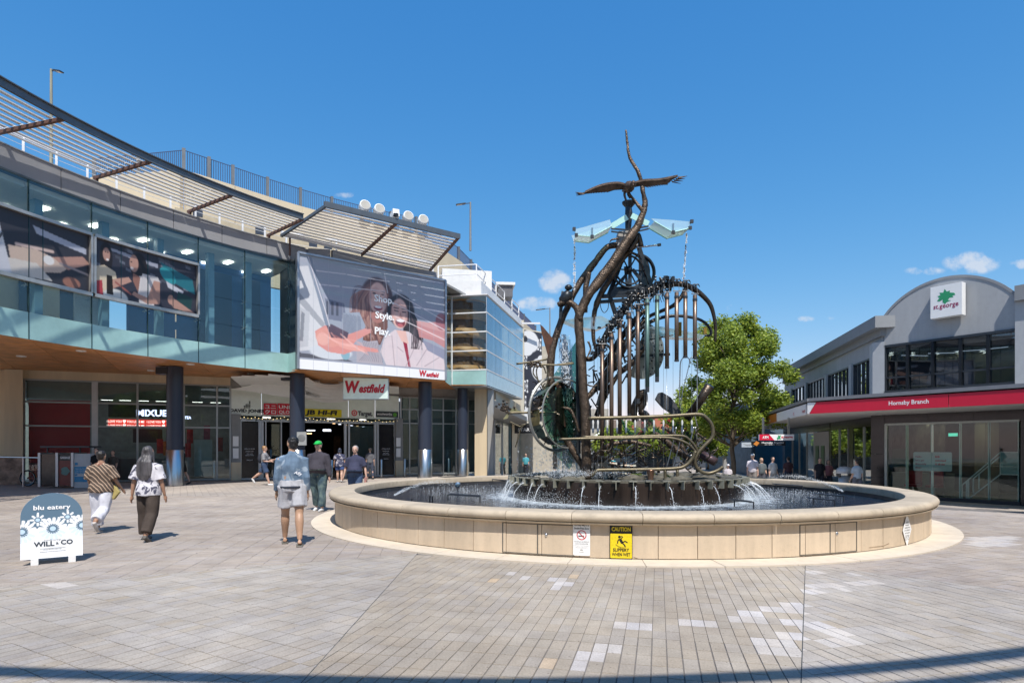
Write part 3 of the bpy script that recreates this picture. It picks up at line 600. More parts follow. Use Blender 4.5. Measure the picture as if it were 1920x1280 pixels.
# ---- printed banners in the glass, two steel framed cases
def casef(d0, d1, name, label, cv):
    th = thing(name, label, 'banner', kp((d0 + d1) / 2, KR, 7.05)); z0, z1 = 7.02, 9.0; r = KR - .16
    print_grid('picture', cv, lambda u, v: kp(d1 + (d0 - d1) * u, KR - .03, z1 - (z1 - z0) * v), th)
    fm = M('case_frame', (.48, .46, .43), .4, .6, var=.15)
    one('frame_top', fm, th, lambda b: arcstrip(b, r, KR - .02, z1, z1 + .10, d0, d1, 8)); one('frame_bottom', fm, th, lambda b: arcstrip(b, r, KR - .02, z0 - .12, z0, d0, d1, 8))
    for d in (d0, d1): one('frame_side', fm, th, lambda b: b.box(kp(d, KR - .09, (z0 + z1) / 2), (.14, .08, z1 - z0), rad(d)))
    for k in range(1, 4):
        d = d0 + (d1 - d0) * k / 4; one('joint', teal_d, th, lambda b: b.box(kp(d, KR - .035, (z0 + z1) / 2), (.01, .02, z1 - z0), rad(d)))
sk = (.42, .24, .19); skd = (.27, .13, .10); hair = (.018, .013, .014)
cv = Canvas(300, 96, (.035, .035, .05)); R_ = random.Random(3)
for k in range(46): x, y = R_.random(), R_.random() * .5; cv.poly([(x, y), (x + .05, y + .02), (x + .05, y + .07), (x, y + .05)], (.10, .11, .14) if k % 3 else (.22, .24, .3), .5)
cv.poly([(.15, .10), (.6, .16), (.6, .24), (.16, .15)], (.32, .33, .4)).poly([(.62, .1), (.95, .3), (.98, .6), (.72, .42)], (.02, .14, .18)).ell(.70, .34, .09, .13, (.03, .26, .30), 1, 20)
cv.ell(.115, .30, .062, .30, hair).ell(.118, .24, .034, .125, sk).ell(.128, .33, .014, .02, (.75, .7, .68)).ell(.11, .2, .008, .012, hair).ell(.13, .2, .008, .012, hair)
cv.poly([(.02, .5), (.10, .44), (.2, .52), (.22, .75), (.08, .95), (.0, .95)], (.62, .52, .38)).poly([(.12, .7), (.32, .55), (.35, .62), (.16, .85)], (.47, .27, .21))
cv.ell(.42, .33, .085, .30, hair).ell(.37, .27, .044, .17, sk).ell(.352, .37, .016, .03, (.7, .6, .56)).ell(.345, .25, .01, .015, hair).poly([(.39, .5), (.52, .42), (.6, .6), (.56, 1), (.42, 1)], (.60, .56, .55)).poly([(.45, .42), (.6, .42), (.62, .5), (.5, .75), (.42, .9)], (.55, .52, .52)).poly([(.56, .5), (.62, .5), (.62, .93), (.5, .98), (.35, .86), (.37, .8), (.5, .86)], sk).poly([(.36, .45), (.43, .5), (.41, .8), (.36, .6)], skd)
cv.poly([(.68, .45), (.86, .58), (.84, .66), (.7, .57)], (.5, .5, .55)).poly([(.8, .6), (.95, .68), (.93, 1), (.78, 1)], (.015, .05, .05)).poly([(.7, .75), (.78, .78), (.98, .98), (.95, 1.0), (.75, .95)], sk).ell(.73, .8, .035, .1, sk)
cv.ell(.2, .98, .12, .16, (.6, .6, .58)).poly([(.03, .75), (.08, .72), (.09, 1), (.03, 1)], (.4, .05, .06)).poly([(.12, .6), (.17, .6), (.18, .95), (.12, .95)], (.02, .015, .01)).line([(.2, .7), (.34, .86)], .008, (.3, .1, .08))
soften(cv, 1); casef(147.25, 156.7, 'cafe_banner', 'framed banner photo of friends laughing over food, right one of two along the upper glass', cv)
cv = Canvas(290, 92, (.60, .60, .64)); cv.poly([(.0, 0), (1, 0), (1, 1), (0, 1)], (.56, .56, .6)).ell(.3, .45, .5, .12, (.75, .74, .72), .5).poly([(.52, 0), (1, 0), (1, 1), (.6, 1)], (.035, .035, .045)).poly([(.7, .12), (.98, .25), (.98, .35), (.72, .24)], (.4, .42, .5))
cv.poly([(.58, .55), (.72, .5), (.9, .62), (.84, .78), (.6, .95)], (.55, .42, .34)).poly([(.8, .55), (.96, .4), (1, .5), (.88, .7)], sk).line([(.84, .62), (1, .7)], .008, (.3, .25, .25)).poly([(.58, .75), (.72, .72), (.8, .95), (.6, 1)], (.6, .55, .5)).line([(.62, .5), (.8, .46)], .01, (.6, .45, .4)).ell(.9, .9, .05, .1, (.3, .14, .1)).ell(.78, .62, .03, .08, (.7, .68, .66))
soften(cv, 1); casef(156.95, 171.6, 'family_banner', 'framed pale banner ending in the letters ily, left one of two along the upper glass', cv)
tl = (kp(163, KR) - kp(164, KR)).normalized(); text('family', mall, M('letters_grey', (.10, .10, .11), .5), kp(164.9, KR - .05, 8.02), tl, UP, .30, 1.25, bold=.02)
# ---- big billboard on the projecting bay
bu = (BBR - BBL).normalized(); bn = Vector((bu.y, -bu.x, 0)); BW = (BBR - BBL).length; Z0, Z1 = 5.16, 10.36
bb = thing('billboard', 'huge billboard of two women taking a selfie with the words Shop. Style. Play.', 'billboard', BBL + UP * Z0)
def BP(u, v, o=0): return BBL + bu * BW * u + UP * (Z1 + (Z0 - Z1) * v) + bn * (.03 + o)
cv = Canvas(396, 270, (.30, .33, .41))
for k in range(40): cv.line([(0, k / 40), (1, k / 40 + .08)], .02, (.33 + .1 * R_.random(), .36 + .1 * R_.random(), .45), .25)
cv.poly([(0, .12), (.06, .1), (.17, .6), (.17, .8), (0, .85)], (.62, .62, .64)).poly([(0, .33), (.16, .58), (.16, .64), (0, .42)], (.36, .37, .40)).poly([(.0, .46), (.07, .5), (.06, .8), (0, .82)], (.5, .51, .54)).poly([(.02, .5), (.04, .52), (.03, .76), (.01, .76)], (.24, .25, .28)).poly([(.05, .02), (.08, .02), (.20, .62), (.18, .68)], (.22, .26, .33))
cv.poly([(.16, .36), (.28, .38), (.3, .55), (.18, .54)], (.16, .18, .25)); [cv.poly([(.17 + .03 * k, .38), (.185 + .03 * k, .38), (.185 + .03 * k, .5), (.17 + .03 * k, .5)], (.06, .07, .10)) for k in range(3)]
cv.poly([(.0, .86), (.3, .88), (.34, .9), (.0, .9)], (.10, .10, .12)).ell(.2, .83, .14, .07, (.6, .62, .66)).ell(.29, .84, .03, .05, (.25, .42, .5))
hr = (.16, .07, .055); hr2 = (.075, .03, .03); fc = (.74, .46, .40)
cv.ell(.50, .27, .115, .19, hr2).poly([(.38, .25), (.46, .14), (.58, .2), (.57, .55), (.52, .72), (.36, .68), (.31, .5)], hr)
for k in range(70):
    x = .33 + R_.random() * .17; cv.curve([(.46 + (x - .4) * .2, .2), (x, .3), (x + .02 * R_.uniform(-1, 1), .42), (x - .03 + .05 * R_.random(), .52), (x + .03, .6 + .1 * R_.random())], .0045, R_.choice([(.34, .17, .13), (.10, .04, .04), (.42, .24, .19), (.24, .10, .08)]), .75)
for k in range(14): cv.curve([(.42, .2), (.37 - .03 * R_.random(), .22 + .2 * R_.random()), (.33 + .02 * R_.random(), .35 + .15 * R_.random())], .002, (.12, .06, .07), .6)
cv.ell(.505, .285, .066, .155, fc).ell(.49, .27, .04, .09, (.6, .33, .28), .7).ell(.505, .375, .032, .024, (.30, .04, .06)).ell(.505, .367, .026, .013, (.85, .80, .80)).ell(.478, .245, .013, .008, (.03, .02, .02)).ell(.535, .245, .013, .008, (.03, .02, .02)).line([(.463, .222), (.492, .214)], .004, hr2).line([(.522, .214), (.55, .222)], .004, hr2).poly([(.5, .25), (.515, .31), (.495, .315)], (.38, .16, .13), .7).ell(.5, .46, .045, .06, (.38, .16, .13))
cv.poly([(.27, .47), (.38, .44), (.42, .56), (.40, .70), (.26, .62)], (.30, .34, .42)); [cv.line([(.27 + .008 * k, .47 + .005 * (k % 3)), (.28 + .008 * k, .64)], .0018, (.09, .10, .14)) for k in range(15)]
cv.ell(.665, .37, .105, .17, hair).poly([(.72, .3), (.78, .42), (.83, .62), (.82, .72), (.74, .7), (.68, .55)], hair).ell(.655, .40, .062, .15, fc).ell(.645, .39, .042, .10, (.6, .32, .27), .6).ell(.66, .485, .037, .045, (.20, .02, .03)).ell(.66, .465, .03, .016, (.88, .84, .84)).ell(.66, .51, .022, .015, (.5, .12, .13)).line([(.618, .375), (.645, .38)], .005, hair).line([(.675, .38), (.70, .378)], .005, hair).line([(.615, .35), (.647, .352)], .005, hair).line([(.672, .352), (.705, .35)], .005, hair).poly([(.66, .38), (.672, .435), (.65, .438)], (.40, .16, .13), .7)
cv.poly([(.55, .64), (.62, .56), (.72, .56), (.84, .66), (.98, .74), (1, .9), (.56, .9), (.52, .78)], (.66, .56, .58)).poly([(.66, .55), (.7, .6), (.735, .9), (.72, .9)], (.30, .02, .05)).poly([(.63, .56), (.7, .56), (.72, .68), (.67, .66)], fc)
for a in (((.6, .62), (.62, .9)), ((.78, .66), (.7, .9)), ((.86, .7), (.78, .88)), ((.95, .78), (.84, .88)), ((.64, .72), (.68, .76))): cv.line(list(a), .004, (.38, .30, .33), .8)
for k in range(26): x = .74 + R_.random() * .08; cv.curve([(.72, .35), (.76, .48), (x, .6), (x + .02 * R_.uniform(-1, 1), .72)], .003, R_.choice([(.02, .015, .02), (.08, .05, .06)]), .8)
cv.poly([(.36, .72), (.5, .68), (.54, .9), (.36, .9)], (.42, .38, .42)); [cv.curve([(.4 + .012 * k, .70), (.42 + .01 * k, .8), (.38 + .014 * k, .88)], .0015, (.12, .11, .14)) for k in range(12)]
hd = (.66, .28, .25)
cv.poly([(.10, .66), (.16, .60), (.22, .6), (.30, .66), (.42, .58), (.46, .61), (.36, .70), (.34, .74), (.5, .76), (.51, .79), (.34, .80), (.28, .84), (.18, .83), (.12, .78)], hd).ell(.19, .70, .09, .09, (.70, .32, .27)).ell(.33, .77, .09, .028, (.74, .36, .31), 1, 5).ell(.4, .63, .07, .022, (.66, .28, .25), 1, -28).ell(.15, .72, .04, .06, (.78, .46, .4), .6).poly([(.17, .6), (.2, .58), (.31, .64), (.3, .7), (.2, .7)], (.10, .07, .10))
cv.poly([(.78, .47), (.86, .45), (1, .40), (1, .68), (.9, .62), (.8, .60)], (.52, .24, .24)).ell(.9, .48, .13, .028, (.6, .32, .31), 1, 8).ell(.9, .56, .13, .025, (.58, .28, .27), 1, 14).ell(.97, .42, .05, .09, (.36, .13, .15)).poly([(.82, .62), (1, .70), (1, .80), (.86, .72)], (.26, .27, .36))
for pl in (((.11, .13), (.29, .115)), ((.3, .115), (.56, .115)), ((.13, .245), (.25, .235)), ((.27, .235), (.55, .21)), ((.06, .02), (.16, .45), (.19, .6)), ((.55, .05), (.57, .22)), ((.6, .19), (.98, .40)), ((.6, .3), (1, .5)), ((.62, .43), (1, .60))): cv.line(list(pl), .0035, (.85, .78, .80), .8)
for ex, ey, er in ((.505, .285, .05), (.655, .40, .05)):
    cv.ell(ex - .018, ey + .03, .03, .05, (.80, .52, .46), .6, 0, .9).ell(ex + .02, ey - .06, .04, .035, (.78, .52, .46), .5, 0, .9).ell(ex + .052, ey + .02, .02, .11, (.22, .08, .08), .5, 0, .9).ell(ex - .055, ey + .0, .014, .10, (.25, .10, .09), .5, 0, .9)
for k in range(90): x, y = R_.random(), R_.random() * .9; cv.ell(x, y, .02 + .05 * R_.random(), .02 + .06 * R_.random(), R_.choice([(.1, .12, .18), (.7, .7, .75), (.45, .25, .28), (.3, .33, .42)]), .07, R_.random() * 180, .95)
for k in range(9): cv.curve([(.14 + .02 * k, .66 + .02 * (k % 3)), (.22 + .02 * k, .72 + .015 * (k % 4)), (.34 + .012 * k, .74 + .01 * k)], .006, R_.choice([(.86, .50, .45), (.50, .17, .15), (.74, .36, .32)]), .45)
cv.put(np.clip(1 - cv.Y * 1.4, 0, 1), (.30, .34, .44), .22); soften(cv, 1)
cv.put((cv.Y > .915).astype(float), (.80, .80, .82))
print_grid('picture', cv, lambda u, v: BP(u, v), bb)
for w, x, v in (('Shop.', .545, .318), ('Style.', .55, .472), ('Play.', .535, .62)): text(w, bb, M('letter_white', (.85, .85, .86), .4), BP(x, v, .012), bu, UP, .33, None, ext=.006, bold=.03)
def westfield(par, c, ud, u, width, h, mat, ext):
    text('W', par, mat, c - u * width * .34, u, ud, h * 1.5, width * .38, ext=ext, shear=.12, bold=.05); text('estfield', par, mat, c + u * width * .17, u, ud, h * 1.1, width * .68, ext=ext, shear=.30, bold=.04)
westfield(bb, BP(.875, .977, .012), UP, bu, 1.12, .19, M('brand_red', (.50, .01, .03), .4), .004)
for k in range(1, 11): one('panel_joint', M('joint_pale', (.42, .44, .5), .5), bb, lambda b: b.beam(BP(k / 11, .0, .003), BP(k / 11, 1, .003), .012, .004, bn))
one('case', M('billboard_case', (.12, .14, .17), .4, .4), bb, lambda b: b.prism([BBL + UP * (Z0 - .02), BBR + UP * (Z0 - .02), BBR - bn * .32 + UP * (Z0 - .02), BBL - bn * .32 + UP * (Z0 - .02)], UP * (Z1 - Z0 + .06)))
fmm = M('billboard_trim', (.38, .40, .44), .35, .6)
for a, c2 in ((BP(0, 0), BP(1, 0)), (BP(1, 0), BP(1, 1)), (BP(0, 0), BP(0, 1))): one('edge_trim', fmm, bb, lambda b: b.beam(a + bn * .02, c2 + bn * .02, .09, .10, bn))
# returns between the curved glass and the billboard
def panewall(name, a, c2, z0, z1, mat, par=mall, th=.015, gap=.01, nm='glass_pane'):
    d = (c2 - a).normalized(); n = Vector((d.y, -d.x, 0)) * th; b = MB(); b.prism([a + d * gap + UP * z0, c2 - d * gap + UP * z0, c2 - d * gap + n + UP * z0, a + d * gap + n + UP * z0], UP * (z1 - z0)); return b.build(nm, mat, par)
for z0, z1 in zip([5.95, 6.82, 7.93, 9.04], [6.82, 7.93, 9.04, 10.18]): panewall('', kp(J[0]), BBL - bn * .3, z0 + g, z1 - g, gl_tint); panewall('', BBR, Vector((-3.41, 35.3, 0)), z0 + g, z1 - g, gl_tint)
panewall('', kp(J[0]), BBL - bn * .3, 5.08, 5.94, teal, nm='spandrel_pane'); panewall('', BBR, Vector((-3.41, 35.3, 0)), 5.08, 5.94, teal, nm='spandrel_pane')
# parapet running on behind the billboard
PB = [kp(J[0] - DA / 2), Vector((-8.6, 29.6, 0)), Vector((-6.6, 31.4, 0)), Vector((-4.1, 33.4, 0))]
for a, c2 in zip(PB[:-1], PB[1:]): panewall('', a, c2, 10.24, 10.96, grey_clad, nm='parapet_panel', th=.2)
one('upper_wall_core', roomdark, mall, lambda b: b.prism([BBL - bn * 1 + UP * 5.2, BBR - bn * 1 + UP * 5.2, BBR - bn * 2.5 + UP * 5.2, BBL - bn * 2.5 + UP * 5.2], UP * 5.1))
one('bay_roof', M('roof_deck', (.3, .3, .29), .9), mall, lambda b: b.prism([BBL - bn * .3 + UP * 10.3, BBR - bn * .3 + UP * 10.3, Vector((-1, 40, 10.3)), Vector((-12, 40, 10.3))], UP * .12))
# ---- roof railing (white posts, cables) and louvre canopies
wrail = M('white_rail', (.74, .74, .75), .4, var=.04)
rl = thing('roof_railing', 'white post and rail balustrade along the curved parapet of the shopping centre', 'railing', kp(155, KR + .4, 11))
RP = [kp(d, KR + .45, 11.0) for d in np.arange(200, 136, -2.42)] + [Vector((-8.5, 30.2, 11)), Vector((-6.6, 32.0, 11)), Vector((-4.3, 33.9, 11))]
for p in RP: one('post', wrail, rl, lambda b: b.box(p + UP * .33, (.07, .07, .66), .6))
for z in (.16, .40): one('cable', wrail, rl, lambda b: b.tube([p + UP * z for p in RP], .011, 4))
one('top_rail', wrail, rl, lambda b: b.tube([p + UP * .66 for p in RP], .028, 6))
slat_m = M('louvre_white', (.72, .71, .70), .45, var=.06); rust = M('bracket_brown', (.13, .065, .045), .6, var=.2); beamm = M('canopy_beam', (.12, .135, .15), .4, .4)
cn = thing('curved_sun_louvre', 'long curved louvre canopy of white slats cantilevered off the roof edge', 'canopy', kp(158, KR, 11.3))
ri, ro = KR + .35, KR - 2.55
for k in range(9):
    r = ri - .35 - (ri - ro - .45) * k / 8; d = 200.0
    while d > 139.2:
        e = max(d - DA * 1.5 * 1.0, 139.2); one('slat', slat_m, cn, lambda b: arcstrip(b, r - .055, r + .055, 11.36, 11.395, e + .04, d - .04, 5)); d = e
one('edge_beam', beamm, cn, lambda b: (arcstrip(b, ro - .04, ro + .04, 11.28, 11.5, 139.2, 200, 36), arcstrip(b, ro - .1, ro + .1, 11.49, 11.52, 139.2, 200, 36)))
for d in (139.2, 147.5, 155.9, 163.6, 171.3, 179, 187):
    one('bracket', rust, cn, lambda b: (b.beam(kp(d, ri + .1, 11.27), kp(d, ro, 11.31), .1, .10), b.beam(kp(d, ri - .05, 11.27), kp(d, ri + .05, 10.7), .09, .09)))
c2_ = thing('flat_sun_louvre', 'raised flat louvre canopy of white slats jutting out above the billboard', 'canopy', (-9, 27, 11.5))
A_, B_, C_, D_ = Vector((-10.45, 28.25, 11.30)), Vector((-7.95, 26.65, 12.0)), Vector((-2.62, 30.65, 12.0)), Vector((-4.40, 33.45, 11.22))
for k in range(13):
    t = .06 + .9 * k / 12
    for h in (0, 1):
        a = A_.lerp(B_, t).lerp(D_.lerp(C_, t), .5 * h + .005); e = A_.lerp(B_, t).lerp(D_.lerp(C_, t), .5 * h + .495)
        one('slat', slat_m, c2_, lambda b: b.beam(a, e, .17, .03, (0, 0, 1)))
one('edge_beam', beamm, c2_, lambda b: b.beam(B_ - (C_ - B_) * .01, C_ + (C_ - B_) * .01, .12, .24)); one('rear_beam', wrail, c2_, lambda b: b.beam(A_ + UP * .02, D_ + UP * .02, .14, .2))
for t in (0, .5, 1): one('bracket', rust if t else beamm, c2_, lambda b: b.beam(A_.lerp(D_, t) - UP * .1, B_.lerp(C_, t) - UP * .06, .1, .12))
for t in (.05, .5): one('strut', rust, c2_, lambda b: b.beam(A_.lerp(D_, t) - UP * .1, A_.lerp(D_, t) - UP * .9, .07, .07))
# floodlights and a camera-like projector on the canopy edge
for i, (px, py, lab) in enumerate(((684, 394, 'leftmost round white floodlight on the canopy edge'), (711, 401, 'second round white floodlight from the left on the canopy edge'), (765, 414, 'round white floodlight just right of the projector on the canopy edge'), (793, 420, 'rightmost round white floodlight on the canopy edge'))):
    t = (px - 610) / 250; Y = B_.lerp(C_, t).y + .15; p = at(px, py, Y); q = Vector((p.x, p.y, B_.z + .12)); th = thing('floodlight', lab, 'floodlight', q, 'round floodlights on the canopy edge')
    Rl = Matrix.Rotation(rad(25), 3, 'Z') @ Matrix.Rotation(rad(78), 3, 'X'); hc_ = q + UP * .32
    def rot(b): b.v = [tuple(hc_ + Rl @ Vector(v)) for v in b.v]
    one('housing', white, th, lambda b: (b.lathe([(.02, -.34), (.16, -.30), (.24, -.12), (.245, .12), (.2, .14)], (0, 0, 0), 20), rot(b)), True)
    one('lens', M('lens_grey', (.45, .43, .38), .2), th, lambda b: (b.lathe([(0, .13), (.21, .13)], (0, 0, 0), 18), rot(b)))
    one('yoke', steel, th, lambda b: (b.box(q + UP * .05, (.5, .05, .04), .4), b.box(hc_ + Vector((-.25, -.1, -.14)), (.03, .05, .3)), b.box(hc_ + Vector((.25, .1, -.14)), (.03, .05, .3))))
p = at(740, 406, 28.9); th = thing('projector', 'white box projector with a dark lens in the middle of the canopy edge lights', 'projector', (p.x, p.y, 12.1)); Rm = Matrix.Rotation(.45, 3, 'Z') @ Matrix.Rotation(-.2, 3, 'X')
one('housing', white, th, lambda b: b.box(p + UP * .05, (.30, .55, .34), rm=Rm)); one('lens', black, th, lambda b: b.lathe([(0, .0), (.12, .0), (.12, -.1), (.0, -.1)], p + Vector((.12, -.33, .0)), 14)); one('bracket', steel, th, lambda b: b.box((p.x, p.y, 12.15), (.2, .1, .2)))
# ---- rooftop car park: sand coloured wall with mesh fence
sandw = M('carpark_wall', (.62, .52, .36), .8, var=.06, ns=.6, streak=True, bump=.05, bs=20)
cpk = thing('rooftop_carpark', 'sand coloured rooftop car park wall set back above the curved glass front', 'building', (0, 0, 0))
CW = [Vector((-21.1, 31.5, 0)), Vector((-16.1, 30.6, 0))] + [Vector((KC.x + 2.04 + 31 * math.cos(a), KC.y + .6 + 31 * math.sin(a), 0)) for a in (rad(x) for x in (141, 137.5, 134, 130.5, 127, 123.5, 120.4))] + [Vector((-3.9, 45.5, 0)), Vector((-2.5, 51.6, 0)), Vector((-.2, 61.9, 0)), Vector((2.8, 74.6, 0))]
for i, (a, c2) in enumerate(zip(CW[:-1], CW[1:])): panewall('', a, c2, 10.3, 15.15, sandw, cpk, .25, .012, 'wall_panel')
fnc = thing('rooftop_mesh_fence', 'tall fine mesh fence with dark posts on top of the rooftop car park wall', 'fence', (-16, 30, 15.1))
pm = M('fence_post', (.14, .15, .16), .5, .4); wire = M('fence_wire', (.07, .09, .16), .5, .3)
for i, p in enumerate(CW):
    q = [p] if i == len(CW) - 1 else [p, p.lerp(CW[i + 1], .5)] if i < 2 or i > 8 else [p]
    for r_ in q: one('post', pm, fnc, lambda b: b.box(r_ + UP * 15.6, (.16, .2, 1.35), .5))
for i, (a, c2) in enumerate(zip(CW[:-1], CW[1:])):
    n = int((c2 - a).length / .11); b = MB()
    for k in range(n): q = a.lerp(c2, (k + .5) / n); b.box(q + UP * 15.68, (.024, .024, 1.04))
    for z in (15.18, 16.2): b.beam(a + UP * z, c2 + UP * z, .025, .03)
    o = b.build('mesh_infill', wire, fnc); o['kind'] = 'stuff'
# windows and slotted vents of the car park wall behind the railing
for px, py, Y in ((371, 398, 29.6), (487, 432, 31.6), (587, 455, 33.6), (615, 460, 34.0)):
    p = at(px, py, Y); w_ = one('vent', M('vent_dark', (.03, .04, .06), .4), cpk, lambda b: b.box(p, (.42, .08, .42), .45))
one('lower_roof_wall', M('lower_roof_wall', (.5, .42, .29), .85), cpk, lambda b: [b.beam(a + UP * 12.5 - Vector((0, .8, 0)), c2 + UP * 12.5 - Vector((0, .8, 0)), .05, 1.2) for a, c2 in zip(CW[1:8], CW[2:9])])
# ================================================================== SHOP FRONTS UNDER THE SOFFIT
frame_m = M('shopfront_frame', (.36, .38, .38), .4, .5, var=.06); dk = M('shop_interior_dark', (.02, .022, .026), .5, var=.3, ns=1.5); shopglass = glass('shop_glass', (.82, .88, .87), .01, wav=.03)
def PP(px, Y, z): return Vector(((px - 960) / FPX * Y, Y, z))
class Line:      # a vertical wall plane through two ground points; px finds the point on it seen at that picture column
    def __init__(s, a, c): s.a = Vector((a[0], a[1], 0)); s.c = Vector((c[0], c[1], 0)); s.d = (s.c - s.a).normalized(); s.n = Vector((s.d.y, -s.d.x, 0))
    def x(s, px, z=0, off=0):
        u = (px - 960) / FPX; a = s.a + s.n * off; t = (u * a.y - a.x) / (s.d.x - u * s.d.y); p = a + s.d * t; return Vector((p.x, p.y, z))
    def z(s, px, py): p = s.x(px); return EYE + (HOR - py) / FPX * p.y
def bars(par, name, mat, segs, w=.06, h=.06, n=None):
    for a, c2 in segs: one(name, mat, par, lambda b: b.beam(a, c2, w, h, n or (0, 0, 1)))
LA = Line((-22.0, 28.1), (-14.1, 31.2)); LBn = Line((-14.1, 31.2), (-6.6, 36.0)); LC = Line((-6.6, 36.0), (-1.2, 38.3))
podium = thing('shopfront_podium', 'sandstone piers and beam line framing the shop fronts under the soffit', 'building', (0, 0, 0))
one('pier', sand, podium, lambda b: b.prism([LA.x(-60, 0), LA.x(12, 0), LA.x(12, 0) + LA.n * -.7, LA.x(-60, 0) + LA.n * -.7], UP * 5.1))
one('pier', sand, podium, lambda b: b.prism([LA.x(8, 0, .35), LA.x(43, 0, .35), LA.x(43, 0, -.4), LA.x(8, 0, -.4)], UP * 5.1))
one('beam_course', sand, podium, lambda b: b.prism([LA.x(43, 4.72, .05), LA.x(432, 4.72, .05), LA.x(432, 4.72, -.5), LA.x(43, 4.72, -.5)], UP * .42))
for x0, x1 in ((-60, 12),): one('graffiti_patch', M('mural', (.40, .27, .2), .8, var=.5, ns=3), podium, lambda b: b.prism([LA.x(x0, 0, .37), LA.x(43, 0, .37), LA.x(43, 1.2, .37), LA.x(x0, 1.2, .37)], LA.n * .004))
# drinks shop
ms = thing('drinks_shop', 'glass fronted drinks shop with red window panels and the lit word MIXUE', 'shop', LA.x(260))
one('interior_floor', M('shop_floor', (.2, .2, .2), .4), ms, lambda b: b.prism([LA.x(46, .03), LA.x(430, .03), LA.x(430, .03, -5), LA.x(46, .03, -5)], UP * .02))
one('interior_wall', M('shop_wall_grey', (.22, .25, .25), .6, var=.2), ms, lambda b: b.prism([LA.x(43, 0, -5), LA.x(434, 0, -5), LA.x(434, 0, -5.1), LA.x(43, 0, -5.1)], UP * 4.8))
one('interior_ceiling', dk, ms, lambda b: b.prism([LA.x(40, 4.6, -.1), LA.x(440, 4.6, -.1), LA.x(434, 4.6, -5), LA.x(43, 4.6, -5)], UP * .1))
for k in range(14): one('ceiling_glow_panel', GLOWP, ms, lambda b: b.box(LA.x(200 + (k % 7) * 34, 4.1, -1.2 - 2.2 * (k // 7)), (.5, .25, .03), .37))
one('red_window_panel', M('red_window', (.55, .025, .03), .5, var=.15, ns=1), ms, lambda b: b.prism([LA.x(54, .1, -.12), LA.x(169, .1, -.12), LA.x(169, LA.z(110, 750), -.12), LA.x(54, LA.z(110, 750), -.12)], LA.n * .02))
one('transom_panel', M('transom_grey', (.16, .19, .19), .25, var=.1), ms, lambda b: b.prism([LA.x(50, LA.z(110, 747), -.1), LA.x(430, LA.z(110, 747), -.1), LA.x(430, 4.66, -.1), LA.x(50, 4.66, -.1)], LA.n * .02))
zt = [.06, 2.62, 3.70, 4.70]; xs = [45, 178, 258, 318, 345, 407, 432]
for a, c2 in zip(xs[:-1], xs[1:]):
    if (a, c2) == (318, 345): continue
    for z0, z1 in zip(zt[:-1], zt[1:]): one('glass_pane', shopglass, ms, lambda b: b.prism([LA.x(a + 1, z0 + .03), LA.x(c2 - 1, z0 + .03), LA.x(c2 - 1, z1 - .03), LA.x(a + 1, z1 - .03)], LA.n * .012))
for x in xs: bars(ms, 'mullion', frame_m if x != 178 else alum, [(LA.x(x, 0, .03), LA.x(x, 4.72, .03))], .24 if x == 178 else .08, .1, LA.n)
for z in zt: bars(ms, 'transom', frame_m, [(LA.x(45, z, .03), LA.x(432, z, .03))], .08, .07)
lit = M('lit_letters', (.62, .66, .95), .4, emit=2.4); ledred = M('led_red', (.75, .03, .02), .4, emit=.9)
one('sign_board', black, ms, lambda b: b.prism([LA.x(204, 3.08, -.5), LA.x(318, 3.08, -.5), LA.x(318, 3.72, -.5), LA.x(204, 3.72, -.5)], LA.n * .1))
one('led_strip', ledred, ms, lambda b: b.prism([LA.x(203, 2.60, -.35), LA.x(345, 2.60, -.35), LA.x(345, 2.98, -.35), LA.x(203, 2.98, -.35)], LA.n * .06))
for z in (2.82, 2.62): text('I LOVE YOU \u2665 YOU LOVE ME   I LOVE YOU \u2665 YOU', ms, M('led_white', (.9, .75, .7), .4, emit=1.6), LA.x(262, z, -.27), LA.d, UP, .11, 2.7, bold=.02)
text('MIXUE', ms, lit, LA.x(285, 3.16, -.36), LA.d, UP, .30, 1.32, bold=.03); text('& TEA', ms, lit, LA.x(349, 3.05, -.36), LA.d, UP, .13, .45, bold=.03)
one('counter', M('counter', (.16, .17, .17), .4), ms, lambda b: b.prism([LA.x(205, 0, -1.2), LA.x(318, 0, -1.2), LA.x(318, 0, -1.7), LA.x(205, 0, -1.7)], UP * 1.1))
one('back_display', M('display_dark', (.03, .03, .035), .3), ms, lambda b: b.prism([LA.x(250, 1.9, -3), LA.x(305, 1.9, -3), LA.x(305, 2.6, -3), LA.x(250, 2.6, -3)], LA.n * .1))
one('screen_panel', M('frosted_panel', (.34, .40, .40), .5), ms, lambda b: b.prism([LA.x(364, .2, -.25), LA.x(398, .2, -.25), LA.x(398, 2.02, -.25), LA.x(364, 2.02, -.25)], LA.n * .02))
for px, z, c in ((300, 1.7, (.5, .04, .03)), (312, 1.6, (.6, .2, .03)), (352, 1.5, (.45, .03, .03)), (356, 2.2, (.3, .04, .04)), (388, 2.4, (.3, .08, .12)), (412, 1.8, (.35, .05, .04))):
    one('poster', M('poster_%d' % px, c, .5, var=.4, ns=5), ms, lambda b: b.prism([LA.x(px - 6, z - .35, -.9), LA.x(px + 6, z - .35, -.9), LA.x(px + 6, z + .35, -.9), LA.x(px - 6, z + .35, -.9)], LA.n * .02))
